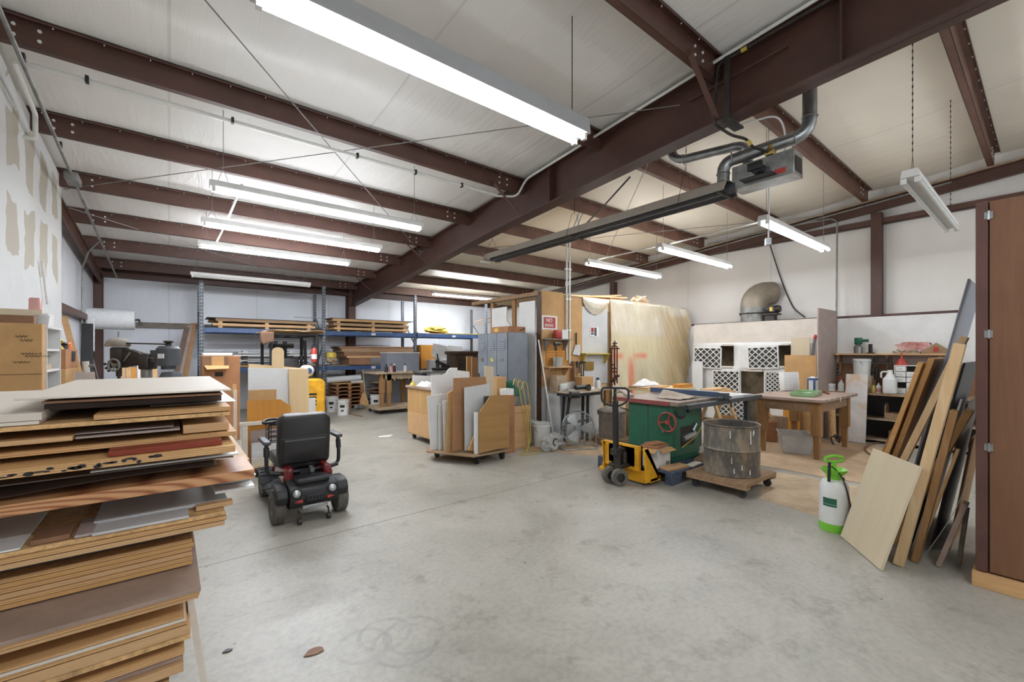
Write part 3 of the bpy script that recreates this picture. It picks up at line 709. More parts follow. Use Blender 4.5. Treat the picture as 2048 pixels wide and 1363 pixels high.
bm = B(); cyl(bm, (0,.3,.33), (0,.3,.42), .035, 14); obj('seat_post', bm, M['iron'], t, world=False)
bm = B(); box(bm, (.035,.125,.365), (.075,.17,.405)); tube(bm, [(.05,.12,.38),(.05,.12,.30)], .004, 6); obj('seat_lock', bm, M['galv'], t, world=False, bev=.004)
for s in (-1,1):
    bm = B(); tube(bm, fillet([(s*.22,.2,.385),(s*.315,.2,.40),(s*.318,.2,.52),(s*.315,.22,.655)], .05, 6), .017, 10); 
    cyl(bm, (s*.317,.2,.55), (s*.316,.215,.63), .024, 10); a = obj('armrest', bm, M['black'], t, world=False)
    bm = B(); rbox(bm, (s*.315-.032,.16,.655), (s*.315+.032,.48,.69), .014, 3); obj('arm_pad', bm, M['slate'], a, world=False)
# tiller
bm = B(); tube(bm, [(0,.93,.25),(0,.80,.62),(0,.74,.80)], .028, 12); obj('tiller', bm, M['black'], t, world=False)
bm = B(); tube(bm, fillet([(-.06,.74,.80),(-.20,.76,.815),(-.27,.72,.80),(-.27,.64,.79),(-.19,.62,.80),(0,.66,.81),(.19,.62,.80),(.27,.64,.79),(.27,.72,.80),(.20,.76,.815),(.06,.74,.80)], .05, 5), .014, 10)
rbox(bm, (-.09,.66,.79), (.09,.78,.86), .02, 2); obj('handlebar', bm, M['black'], t, world=False)
bm = B()
for z in (.58,.63,.68,.74): tube(bm, [(x, y+.92, z) for x, y in rrect(.40,.24,.04,3)], .005, 5, closed=True)
for x, y in rrect(.40,.24,.04,3)[::2]: tube(bm, [(x,y+.92,.56),(x,y+.92,.745)], .004, 5)
box(bm, (-.18,.82,.555), (.18,1.02,.562)); rbox(bm, (-.2,.8,.735),(.2,.812,.76),.004,1)
obj('basket', bm, M['black'], t, world=False)
bm = B(); tube(bm, fillet([(-.2,.4,.2),(-.31,.45,.19),(-.32,.55,.2),(-.2,.62,.22)], .04), .006, 8); obj('charging_cord', bm, M['cable'], t, world=False)
# ============================================================ tall brown cabinet at the right
t = thing('tall_cabinet', 'tall brown cabinet with a hinged door at the right edge', 'cabinet', (4.4, -.3, 0))
bm = B(); box(bm, (4.112,-1.0,.09), (4.75,.316,2.47)); obj('body', bm, M['doorfr'], t, bev=.003)
bm = B(); box(bm, (4.092,-.98,.10), (4.111,.255,2.46)); d = obj('door', bm, M['doorbr'], t, bev=.002)
bm = B(); box(bm, (4.088,.262,.095), (4.111,.316,2.468)); obj('face_frame', bm, M['doorfr'], t, bev=.002)
for v in (433, 668, 892):
    p = onX(1960, v, 4.085); bm = B(); cyl(bm, (4.084,.258,p.z-.028), (4.084,.258,p.z+.028), .006, 10); box(bm, (4.084,.24,p.z-.022), (4.0915,.278,p.z+.022)); obj('hinge', bm, M['galv'], d)
bm = B(); box(bm, (4.05,-1.0,0), (4.75,.33,.088)); obj('plinth', bm, M['pineY'], t, bev=.003)

# ============================================================ boards leaning beside the cabinet
LG = 'boards leaning in the corner beside the brown cabinet'
def lean(name, label, p0, p1, w, th, m, side=None, cat='board', bev=.002):
    """a board standing on p0 and leaning to p1: w wide along 'side', th thick; the root point is the middle of the foot"""
    p0 = V(p0); p1 = V(p1); d = (p1-p0).normalized(); s = V(side).normalized() if side else V((1,0,0))
    s = (s - d*s.dot(d)).normalized(); nrm = s.cross(d)
    mm = MX(((s.x,nrm.x,d.x,0),(s.y,nrm.y,d.y,0),(s.z,nrm.z,d.z,0),(0,0,0,1)))
    Ln = (p1-p0).length; bm = B(); box(bm, (-w/2,-th/2,0), (w/2,th/2,Ln))
    drop = min((mm @ v.co).z for v in bm.verts)
    o = obj(name, bm, M[m], bev=bev); o.matrix_world = MX.Translation(p0 - V((0,0,drop))) @ mm
    return tag(o, label, cat, LG)
# blond panel in front: four corners measured on the floor and in the air
a = fl(1683,1072); c = fl(1763,1141); e = (c-a).normalized(); pr = V((-e.y, e.x, 0)); 
if pr.x < 0: pr = -pr
top = pr*.2246 + V((0,0,.727))
lean('blond_panel', 'square blond plywood panel leaning in front of the long boards', (a+c)/2, (a+c)/2+top, (c-a).length, .019, 'birch', e, 'panel')
def ly(name, label, x0, x1, yb, sl, z, th, m, cat='board', bev=.002):
    """board standing on the floor at y = yb with its face along X, top leaning back toward the cabinet end"""
    n = V((0,1,sl)).normalized()*th
    bm = B(); prism(bm, [(x0,yb,0),(x1,yb,0),(x1,yb-sl*z,z),(x0,yb-sl*z,z)], n)
    lo = min(v.co.z for v in bm.verts); bm.transform(MX.Translation((0,0,-lo)))
    return one(name, bm, M[m], label, cat, LG, bev=bev)
ly('stud', 'nearest long pine stud leaning to the brown cabinet', 4.0, 4.083, .655, .195, 1.55, .056, 'pineZ')
ly('stud', 'second long pine stud, crossing behind the nearest one at the top', 4.265, 4.352, .916, .345, 1.60, .04, 'pineZ')
ly('brown_plank', 'wide brown plank with a pale edge, left of the studs', 4.48, 5.10, .95, .272, 1.45, .034, 'ambX')
ly('brown_plank', 'narrow brown plank lying on the left of the widest plank', 4.45, 4.60, 1.0, .272, 1.42, .03, 'ambX')
ly('short_plank', 'short brown plank leaning leftmost in the corner stack', 4.62, 4.95, 1.09, .3475, 1.12, .034, 'oldwdZ')
ly('shaded_board', 'wide board leaning behind the studs, its shaded underside coloured black', 4.60, 5.5, .69, .20, 1.42, .014, 'black')  # black stands in for shade on the underside of the leaning sheet
ly('brown_sheet', 'dark brown sheet deep in the corner stack beside the cabinet', 4.62, 5.5, .585, .17, 1.12, .012, 'brown', 'sheet')
ly('brown_sheet', 'lower weathered brown sheet deep in the corner stack beside the cabinet', 4.63, 5.4, .49, .14, .86, .014, 'oldwdZ', 'sheet')
ly('grey_sheet', 'tall blue grey sheet leaning highest behind the planks', 4.6, 5.45, .80, .204, 2.04, .012, 'bluegrey', 'sheet')
ly('white_strip', 'thin white strip leaning right of the second stud', 4.362, 4.378, .66, .2235, 1.17, .012, 'mel', 'strip')
ly('amber_board', 'amber brown board leaning low beside the cabinet', 4.42, 4.59, .765, .38, 1.08, .042, 'ambX')
ly('weathered_board', 'dark weathered board right of the nearest stud', 4.16, 4.258, .60, .18, 1.1, .04, 'oldwdZ')
ly('rough_board', 'short rough board with a mauve edge near the cabinet foot', 4.20, 4.30, .49, .28, .47, .03, 'taupe')
ly('rough_board', 'short rough board with a broken edge, nearest to the cabinet foot', 4.31, 4.36, .405, .10, .42, .024, 'grime')
ly('pale_offcut', 'pointed pale offcut standing in the dark gap by the cabinet', 4.312, 4.352, .62, .26, .82, .02, 'pine', 'offcut')
bm = B(); q = [V((4.11,.585,.03)), V((4.115,.555,.10)), V((4.135,.475,.28)), V((4.14,.40,.47)), V((4.15,.355,.66))]
sp = fillet(q, .12, 4)
for a, c in zip(sp, sp[1:]): beam(bm, a, c, .05, .003, (0,.6,.8), .002)
one('metal_strip', bm, M['galv_d'], 'curved grey metal strip sweeping up to the cabinet', 'strip')
# ============================================================ pump sprayer
p = fl(1668,1058); t = thing('pump_sprayer', 'white pump sprayer with lime green top and base on the floor', 'sprayer', p)
r = .104
bm = B(); lathe(bm, [(0,.07),(r,.07),(r,.33),(r*.97,.38),(r*.8,.415),(r*.45,.43),(0,.43)], None, 32); obj('tank', bm, M['milk'], t, world=False)
bm = B(); lathe(bm, [(0,0),(r*.98,0),(r*1.03,.02),(r*1.02,.069),(0,.069)], None, 32); obj('base', bm, M['lime'], t, world=False)
bm = B(); lathe(bm, [(0,.43),(.05,.43),(.055,.46),(.09,.50),(.096,.515),(.09,.515),(.05,.48),(0,.48)], None, 28); obj('funnel_collar', bm, M['lime'], t, world=False)
bm = B(); cyl(bm, (0,0,.47), (0,0,.575), .016, 12); 
RV = V((CS,-SN,0))
tube(bm, fillet([RV*-.075+V((0,0,.61)), RV*-.075+V((0,0,.578)), V((0,0,.572)), RV*.075+V((0,0,.578)), RV*.075+V((0,0,.61)), V((0,0,.625)), RV*-.07+V((0,0,.612))], .02), .011, 8); obj('pump_handle', bm, M['lime'], t, world=False)
bm = B(); fw = V((SN,CS,0))*-1
hp = [RV*-.06+fw*.05+V((0,0,.55)), RV*-.02+fw*.09+V((0,0,.50)), RV*.02+fw*.105+V((0,0,.40)), RV*.055+fw*.105+V((0,0,.25)), RV*.1+fw*.075+V((0,0,.12)), RV*.12+fw*.02+V((0,0,.16)), RV*.11+fw*.01+V((0,0,.3)), RV*.08+V((0,0,.44))]
tube(bm, fillet(hp, .08, 5), .006, 8); obj('hose', bm, M['cable'], t, world=False)
bm = B(); cyl(bm, RV*-.08+fw*.05+V((0,0,.42)), RV*-.075+fw*.05+V((0,0,.58)), .011, 10); obj('wand', bm, M['black'], t, world=False)
bm = B()
for z0, z1, a0, a1 in ((.235,.285,radians(150),radians(205)),(.215,.232,radians(150),radians(205))): lathe(bm, [(r+.0015,z0),(r+.0015,z1)], None, 10, a0, a1)
obj('printed_label', bm, M['green'], t, world=False)
# ============================================================ sheet-goods carts, bench cabinet, lockers
def caster(t, x, y, r=.05, zt=.12, name='caster', a=.4):
    bm = B(); cyl(bm, (x-.016,y,r), (x+.016,y,r), r, 16)
    o = obj(name, bm, M['rubber'], t)
    bm = B()
    for s in (-1,1): prism(bm, [(x+s*.022,y-.015,r),(x+s*.022,y+.015,r),(x+s*.022,y+.04,zt-.006),(x+s*.022,y-.03,zt-.006)], (s*.004,0,0))
    box(bm, (x-.04,y-.04,zt-.006),(x+.04,y+.045,zt)); obj('fork', bm, M['iron'], o)
def cartbase(t, x0, x1, y0, y1, z=.12, m='oldwd'):
    bm = B(); box(bm, (x0,y0,z),(x1,y1,z+.02)); obj('deck', bm, M[m], t, bev=.002)
    for x in (x0+.1,x1-.1):
        for y in (y0+.1,y1-.1): caster(t, x, y, zt=z)
def slab(name, label, cat, x0, x1, y, z0, z1, th, m, lean=0.0, grp=None, poly=None, bev=.0015):
    """upright sheet with its face toward -Y, the top tipped back by lean"""
    bm = B()
    pts = poly or [(x0,z0),(x1,z0),(x1,z1),(x0,z1)]
    prism(bm, [(px, y+(pz-z0)*lean, pz) for px, pz in pts], (0,th,0))
    return one(name, bm, M[m], label, cat, grp, bev=bev)
# --- cart of offcuts beside the lockers
G1 = 'sheets standing on the offcut cart by the lockers'
t = thing('offcut_cart', 'wheeled plywood offcut cart with a chamfered front, before the grey lockers', 'cart', (3.7, 5.2, 0))
bm = B(); prism(bm, [(3.12,4.73,.12),(3.76,4.73,.12),(3.76,5.64,.12),(2.92,5.64,.12),(2.77,5.38,.12)], (0,0,.02)); obj('deck', bm, M['oldwd'], t, bev=.002)
for cx_, cy_ in ((3.24,4.83),(3.66,4.83),(3.66,5.55),(3.0,5.5)): caster(t, cx_, cy_, zt=.119)
zd = .1415
def P(u, v, y): q = onY(u, v, y); return (q.x, max(q.z, zd))
bm = B(); prism(bm, [(x, 4.76, z) for x, z in (P(958,906,4.76), P(1019,893,4.76), P(1018,789,4.76), P(981,791,4.76), P(958,826,4.76))], (0,.019,0)); obj('front_board', bm, M['cdx'], t, bev=.002)
bm = B(); box(bm, (3.735,5.2,zd),(3.753,5.62,.95)); obj('side_board', bm, M['plyface'], t, bev=.002)
bm = B(); box(bm, (3.4,5.21,zd),(3.73,5.222,.5)); obj('divider', bm, M['plyface'], t)
def psl(name, label, cat, y, pts, th, m, lean=0.0, grp=G1, **k):
    """upright sheet whose outline was measured on the plane Y = y"""
    return slab(name, label, cat, 0, 0, y, zd, 0, th, m, lean, grp, poly=[P(u, v, y) for u, v in pts], **k)
psl('white_strip', 'narrow white strip standing at the left end of the chamfered board', 'strip', 4.785, [(950,908),(957.5,908),(957.5,824),(950,824)], .03, 'mel')
psl('dark_offcut', 'dark grey offcut corner behind the chamfered board', 'offcut', 4.83, [(966,905),(1000,900),(992,790),(968,792)], .012, 'slate')
psl('pine_strip', 'pine strip slanting low on the cart deck', 'strip', 4.87, [(937,900),(948,902),(957,862),(953,860)], .03, 'pine')
psl('grey_sheet', 'tall pale grey sheet standing before the brown panel', 'sheet', 4.93, [(930,901),(982,893),(981,767),(931,775)], .012, 'melg', .03)
psl('brown_sheet', 'big brown hardboard sheet, tallest in the offcut cart', 'sheet', 5.04, [(905,902),(985,888),(974,753),(909,756)], .01, 'mdf', .03)
psl('tan_strip', 'tan strip with a pale upper end beside the brown sheet', 'strip', 5.12, [(892,925),(903,925),(907,780),(897,786)], .02, 'card', .02)
psl('speckled_strip', 'white strip with dark specks down its edge', 'strip', 5.16, [(889,925),(899,925),(897,800),(887,802)], .02, 'melg', .02)
psl('plywood_strip', 'narrow tan plywood strip between white strips', 'strip', 5.28, [(886,925),(893,925),(894,803),(885,805)], .015, 'plyface')
psl('white_strip', 'slim white strip left of the tan plywood strip', 'strip', 5.30, [(878,925),(884.5,925),(884,808),(878,808)], .02, 'mel')
psl('shelf_board', 'white board with rows of shelf pin holes at the left of the cart', 'board', 5.36, [(862,920),(878,920),(886,788),(856,792)], .018, 'mel', .02)
psl('cut_sheet', 'tall white sheet cut with an S curve along its top', 'sheet', 5.485, [(866,920),(905,920),(918,738),(918,735),(906,735),(900,738),(896,745),(890,749),(865,750)], .015, 'mel', .04)
psl('white_sheet', 'low white sheet with a slanted top behind the S curved one', 'sheet', 5.54, [(900,920),(945,920),(942,743),(900,738)], .012, 'white', .04)
psl('plywood_sheet', 'narrow pale plywood sheet standing close to the lockers', 'sheet', 5.115, [(974,886),(989,886),(990,733),(972,731)], .014, 'birch', .03)

# --- wooden box with cardboard blocks and hose, right of the cart
t = thing('wooden_bin', 'open wooden bin at the right of the offcut cart', 'bin', (4.28, 5.35, 0))
bm = B()
x0,x1,y0,y1,h = 4.09,4.48,5.19,5.57,.66
for lo, hi in (((x0,y0,.03),(x1,y0+.018,h)),((x0,y1-.018,.03),(x1,y1,h)),((x0,y0+.018,.03),(x0+.018,y1-.018,h)),((x1-.018,y0+.018,.03),(x1,y1-.018,h)),((x0,y0,.0),(x1,y1,.03))): box(bm, lo, hi)
obj('body', bm, M['tan'], t, bev=.002)
bm = B(); box(bm, (x0-.012,y0-.016,h-.10),(x1+.012,y0-.001,h)); obj('lip', bm, M['tan'], t, bev=.002)
bm = B(); box(bm, (3.887,5.25,.0),(4.06,5.5,1.12)); one('carton', bm, M['card'], 'tall narrow cardboard carton standing between the offcut cart and the lockers', 'carton')
bm = B(); box(bm, (3.885,5.03,.0),(4.05,5.2,.86)); one('carton', bm, M['card2'], 'lower brown carton under the small white box', 'carton')
bm = B(); box(bm, (3.89,5.04,.861),(4.045,5.19,.955)); one('white_box', bm, M['white'], 'small white box on the lower brown carton by the lockers', 'box', bev=.003)
t = thing('shop_vacuum', 'dark green and grey canister half hidden in the wooden bin', 'canister', (4.29, 5.385, .031))
bm = B(); lathe(bm, [(0,0),(.13,0),(.135,.5),(.13,.78),(0,.78)], None, 20); obj('tank', bm, M['galv_d'], t, world=False)
bm = B(); lathe(bm, [(.14,.78),(.14,.83),(.11,.90),(.05,.93),(0,.93)], None, 20); rbox(bm, (-.12,-.04,.9),(.02,.04,1.02),.02,2); obj('lid', bm, M['green'], t, world=False)
bm = B()
for k in range(5):
    a = [V((4.11+.04*k, 5.14, 1.0-.02*k)), V((4.15+.045*k,5.148,1.12-.015*k)), V((4.22+.045*k,5.146,1.0)), V((4.28+.04*k,5.138,.7)), V((4.36+.025*k,5.137,.35)), V((4.40+.01*k,5.12,.08)), V((4.30-.03*k,5.0-.02*k,.009+.001*k))]
    if k in (0,2,4): tube(bm, fillet(a, .15, 4), .008, 6)
tube(bm, [V((4.20+.18*cos(q*.35),4.86+.1*sin(q*.35),.008)) for q in range(19)], .007, 6)
one('air_hose', bm, M['hose'], 'yellow air hose draped over the wooden bin to the floor', 'hose')
# --- bench cabinet on casters
t = thing('bench_cabinet', 'plywood bench cabinet on casters left of the offcut cart', 'cabinet', (3.6, 6.6, 0))
x0,x1,y0,y1 = 3.27,4.05,5.86,7.05
bm = B(); box(bm, (x0,y0,.10),(x1,y1,.885)); obj('body', bm, M['plyface'], t, bev=.003)
bm = B(); box(bm, (x0-.03,y0-.03,.887),(x1+.03,y1+.03,.925)); obj('top', bm, M['taupe'], t, bev=.004)
bm = B(); box(bm, (x0-.004,y0+.02,.11),(x0-.0005,y1-.02,.48)); obj('lower_board', bm, M['tan'], t, bev=.001)
for x in (x0+.08,x1-.08):
    for y in (y0+.1,y1-.1): caster(t, x, y, .04, .10)
bm = B()
def heap(c, s, sd): 
    def f(u, v):
        a = (u-.5)*2; q = (v-.5)*2; r = max(0, 1-a*a)*max(0, 1-q*q)
        return V((c[0]+a*s[0], c[1]+q*s[1], c[2]+s[2]*r**.6*(.7+.6*noise.noise(V((a*2+sd,q*2,sd))))+.001))
    return f
grid(bm, heap((3.40,6.62,.926),(.10,.20,.11),3), 12, 12); one('rag', bm, M['rag'], 'white rag heaped on the bench cabinet edge', 'cloth')
bm = B(); grid(bm, heap((3.30,6.90,.926),(.05,.06,.09),5), 10, 10); one('sponge', bm, M['yfoam'], 'yellow sponge beside the white rag on the bench cabinet', 'sponge')
t = thing('power_planer', 'dark power tool lying on the bench cabinet top', 'power tool', (3.45,6.2,.926))
bm = B(); rbox(bm, (-.08,-.15,.002),(.08,.15,.07),.02,2); cyl(bm, (-.1,.05,.06),(.12,.05,.09),.035,12); obj('body', bm, M['iron'], t, world=False)
bm = B(); tube(bm, fillet([(0,-.12,.06),(0,-.1,.13),(0,.06,.13),(0,.1,.07)],.03), .016, 8); obj('handle', bm, M['black'], t, world=False)
bm = B(); prism(bm, [(3.33,6.98,.926),(3.85,7.0,.926),(3.85,7.0,1.06),(3.34,6.98,1.10)], (0,.02,0)); one('back_sheet', bm, M['white'], 'white board standing along the back of the bench cabinet', 'board')
# --- lockers
M['louv'] = mat('locker_grey_light', (160,166,174), .4, .1, .05, 4)
t = thing('locker_bank', 'bank of three grey metal lockers against the booth', 'lockers', (4.56, 6.02, 0))
bm = B(); box(bm, (4.372,5.6,.0),(4.80,6.46,1.83)); obj('case', bm, M['lock'], t, bev=.004)
bm = B(); box(bm, (4.3716,5.604,.02),(4.3719,6.456,1.825)); obj('door_gap', bm, M['iron'], t)
for k in range(3):
    ya, yb = 5.605+.285*k, 5.605+.285*(k+1)-.004
    bm = B(); box(bm, (4.355,ya+.006,.06),(4.3714,yb-.002,1.82)); d = obj('door', bm, M['lock'], t, bev=.003)
    bm = B()
    for z0 in (1.55, .28):
        for q in range(6): prism(bm, [(4.3545,ya+.07,z0+q*.03),(4.3545,yb-.07,z0+q*.03),(4.342,yb-.07,z0+q*.03-.008),(4.342,ya+.07,z0+q*.03-.008)], (0,0,.008))
    obj('louver', bm, M['louv'], d)['kind'] = 'stuff'
    bm = B(); box(bm, (4.338,yb-.05,.98),(4.3545,yb-.03,1.12)); obj('handle', bm, M['iron'], d, bev=.003)
    bm = B(); box(bm, (4.351,ya+.10,1.34),(4.3545,yb-.10,1.40)); obj('number_plate', bm, M['galv'] if k != 1 else M['yfoam'], d)
bm = B(); box(bm, (4.40,5.64,1.832),(4.78,6.12,1.935)); t = one('cardboard_box', bm, M['card2'], 'flat brown cardboard box lying on top of the lockers', 'box', bev=.004)
bm = B(); box(bm, (4.396,5.90,1.85),(4.3995,6.02,1.91)); obj('sticker', bm, M['hose'], t)
bm = B()
for k in range(3): prism(bm, [(4.60+.05*k,5.638,1.85),(4.70+.03*k,5.638,1.90+.01*k),(4.71+.03*k,5.638,1.885+.01*k)], (0,.0015,0))
obj('printed_mark', bm, M['black'], t)
# ============================================================ spray booth enclosure (front in the plane Y = 5.5)
BX, BY, BT = 4.98, 5.5, 2.55
t = thing('spray_booth', 'board and plastic walled booth with a tan front standing before the right wall', 'booth', (7.2, 6.4, 0))
bm = B(); box(bm, (BX,5.62,.02),(BX+.02,6.05,2.40)); box(bm, (BX,6.06,.02),(BX+.02,6.42,1.75)); prism(bm, [(BX,6.06,1.75),(BX,6.42,2.1),(BX,6.42,1.75)], (.02,0,0)); obj('side_board', bm, M['white'], t)
bm = B(); box(bm, (BX,6.425,.02),(BX+.02,6.9,2.36)); obj('rear_side_board', bm, M['white'], t)
for y in (5.51,6.2,6.88):
    bm = B(); box(bm, (BX+.022,y,0),(BX+.062,y+.09,BT)); obj('post', bm, M['oldwdZ'], t)
bm = B(); box(bm, (BX-.02,5.51,BT-.07),(BX+.07,7.6,BT)); obj('top_rail', bm, M['oldwd'], t, bev=.003)
bm = B(); box(bm, (BX,BY-.02,0),(BX+.03,BY+.08,BT)); obj('corner_post', bm, M['brown'], t)
xa = onY(1126, 600, BY).x; xb = onY(1160, 600, BY).x
bm = B(); box(bm, (BX+.032,BY,.9),(xa-.002,BY+.014,BT+.02)); obj('front_board', bm, M['card'], t)
bm = B(); box(bm, (xa,BY+.002,.9),(xb+.06,BY+.016,BT-.04)); obj('front_board', bm, M['card'], t)
bm = B(); box(bm, (BX+.032,BY+.002,.0),(6.60,BY+.016,.898)); obj('lower_board', bm, M['melg'], t)
bm = B(); box(bm, (xb+.062,BY+.004,.9),(6.80,BY+.018,2.36)); obj('white_board', bm, M['melg'], t)
bm = B(); box(bm, (6.62,BY+.02,.0),(9.66,BY+.03,2.50)); obj('plywood_wall', bm, M['maple'], t)
bm = B(); box(bm, (BX+.03,BY+.03,BT-.11),(9.66,BY+.07,BT-.02)); obj('front_rail', bm, M['oldwd'], t)
for x in (6.84,7.7,8.6,9.6):
    bm = B(); box(bm, (x,BY+.032,0),(x+.04,BY+.12,BT-.02)); obj('post', bm, M['oldwdZ'], t)
# plastic sheeting hung over the front
M['film'] = None
def m_film():
    m, nt, p = newmat('dusty_plastic_film'); p.inputs['Roughness'].default_value = .35
    n = N(nt, 'ShaderNodeTexNoise'); n.inputs['Scale'].default_value = 1.6; n.inputs['Detail'].default_value = 7; L(nt, coords(nt), n.inputs['Vector'])
    tc = N(nt, 'ShaderNodeTexCoord'); sx = N(nt, 'ShaderNodeSeparateXYZ'); L(nt, tc.outputs['Object'], sx.inputs[0])
    col = ramp(nt, n.outputs['Fac'], [(.3, (192,176,146)), (.52, (210,200,178)), (.72, (222,216,204))])
    # a wide yellowed lower band and red overspray bars left on the film
    def band(ax, lo, hi, soft):
        a = N(nt, 'ShaderNodeMapRange', interpolation_type='SMOOTHSTEP'); a.inputs['From Min'].default_value = lo-soft; a.inputs['From Max'].default_value = lo+soft; L(nt, sx.outputs[ax], a.inputs['Value'])
        c = N(nt, 'ShaderNodeMapRange', interpolation_type='SMOOTHSTEP'); c.inputs['From Min'].default_value = hi-soft; c.inputs['From Max'].default_value = hi+soft; c.inputs['To Min'].default_value = 1; c.inputs['To Max'].default_value = 0; L(nt, sx.outputs[ax], c.inputs['Value'])
        m_ = N(nt, 'ShaderNodeMath', operation='MULTIPLY'); L(nt, a.outputs[0], m_.inputs[0]); L(nt, c.outputs[0], m_.inputs[1]); return m_.outputs[0]
    def put(col, bands, c, k):
        f = bands[0]
        for q in bands[1:]:
            m_ = N(nt, 'ShaderNodeMath', operation='MULTIPLY'); L(nt, f, m_.inputs[0]); L(nt, q, m_.inputs[1]); f = m_.outputs[0]
        m_ = N(nt, 'ShaderNodeMath', operation='MULTIPLY'); m_.inputs[1].default_value = k; L(nt, f, m_.inputs[0])
        g = N(nt, 'ShaderNodeMath', operation='MULTIPLY'); L(nt, m_.outputs[0], g.inputs[0])
        r = N(nt, 'ShaderNodeMapRange'); r.inputs['From Min'].default_value = .25; r.inputs['From Max'].default_value = .55; L(nt, n.outputs['Fac'], r.inputs['Value']); L(nt, r.outputs[0], g.inputs[1])
        x = N(nt, 'ShaderNodeMix', data_type='RGBA'); L(nt, g.outputs[0], x.inputs['Factor']); L(nt, col, x.inputs[6]); x.inputs[7].default_value = RGB(c); return x.outputs[2]
    col = put(col, [band('Z',-.2,1.85,.06)], (204,190,142), .55)
    col = put(col, [band('X',7.0-7.2,8.6-7.2,.08), band('Z',1.35,1.8,.06)], (216,202,160), .5)
    col = put(col, [band('X',1.45,2.6,.3), band('Z',-.2,2.35,.1)], (190,164,122), .8)
    for lo, hi, za, zb_ in ((6.9,7.23,1.37,1.48),(7.55,8.06,1.37,1.48),(7.42,7.6,.7,1.40),(7.2,7.6,.6,.78)):
        col = put(col, [band('X',lo-7.2,hi-7.2,.08), band('Z',za,zb_,.05)], (216,112,84), .8)
    L(nt, col, p.inputs['Base Color'])
    n2 = N(nt, 'ShaderNodeTexNoise'); n2.inputs['Scale'].default_value = 2.5; n2.inputs['Detail'].default_value = 6; n2.inputs['Distortion'].default_value = 1; L(nt, coords(nt, (3,1,.7), rot=(0,.5,0)), n2.inputs['Vector']); bump(nt, p, n2.outputs['Fac'], .5, .03)
    return m
M['film'] = m_film()
def film(u, v):
    x = 6.83 + u*2.81; z = 2.56 - v*2.2
    d = .025 + .06*abs(noise.noise(V((x*2.1, z*.7, 2)))) + .016*noise.noise(V((x*9+z*3, z*1.3, 5))) + .007*noise.noise(V((x*26+z*9, z*3, 8)))
    if u > .45: d += .085*((u-.45)/.55)*(.5+.5*sin((x*1.3+z*.8)*8+1.5*noise.noise(V((x*2,z*2,4)))))*(1-.3*v) + .02*((u-.45)/.55)*sin((x*1.3+z*.8)*27) + .12*max(0,v-.3)*(u-.6)
    if v < .02: d = .02
    return V((x, BY-.012-d, z))
bm = B(); grid(bm, film, 200, 80); f = obj('plastic_sheeting', bm, M['film'], t)
def swag(u, v):
    x = xb+.05 + u*(6.82-xb-.05); z = 2.53 - v*.32*(1-abs(2*u-1)**2.2)*.8 - .06*v*(1-u) - .02*v
    return V((x, BY-.03-.07*sin(pi*min(v*1.05,1))*(1-abs(2*u-1)**3) - .01*noise.noise(V((u*6,v*5,1))), z))
bm = B(); grid(bm, swag, 24, 16); obj('plastic_swag', bm, M['film'], t)
bm = B(); box(bm, (6.80,BY-.012,.2),(6.83,BY+.002,2.30)); obj('batten', bm, M['oldwdZ'], t)
# boards stored on the booth roof
BG = 'boards stored on the booth roof'
bm = B(); prism(bm, [(5.2,5.45,BT+.005),(9.66,5.45,BT-.015),(9.66,5.45,BT+.0),(5.2,5.45,BT+.02)], (0,2.2,0)); 
for v in bm.verts: v.co.y = max(v.co.y, 5.60)
obj('roof_board', bm, M['maple'], t)
bx = [('old_plank','long tan plank on the booth roof pointing to the right wall',(6.0,6.0,BT+.055),(7.6,5.75,BT+.10),.28,.025,'tan'),
      ('old_plank','ragged brown plank lying on the tan one on the booth roof',(6.2,6.25,BT+.055),(7.9,6.10,BT+.22),.2,.03,'oldwd'),
      ('old_plank','short pale plank behind the ragged one on the booth roof',(6.6,6.45,BT+.08),(8.05,6.3,BT+.25),.22,.03,'maplew')]
for nm, lab, a, c, ww, th, m in bx:
    bm = B(); beam(bm, a, c, ww, th); one(nm, bm, M[m], lab, 'plank', BG, bev=.003)
def crump(c, r, sd):
    bm = B(); bmesh.ops.create_icosphere(bm, subdivisions=3, radius=1)
    for v in bm.verts:
        k = 1 + .55*noise.noise(v.co*1.9+V((sd,0,0))) + .25*noise.noise(v.co*5+V((0,sd,0)))
        v.co = V((c[0]+v.co.x*r[0]*k, c[1]+v.co.y*r[1]*k, c[2]+v.co.z*r[2]*k))
    return bm
bm = crump((8.3,5.80,BT+.125),(.22,.12,.085),2); one('paper_bundle', bm, M['dust'], 'crumpled brown paper bundle on top of the booth planks', 'bundle')
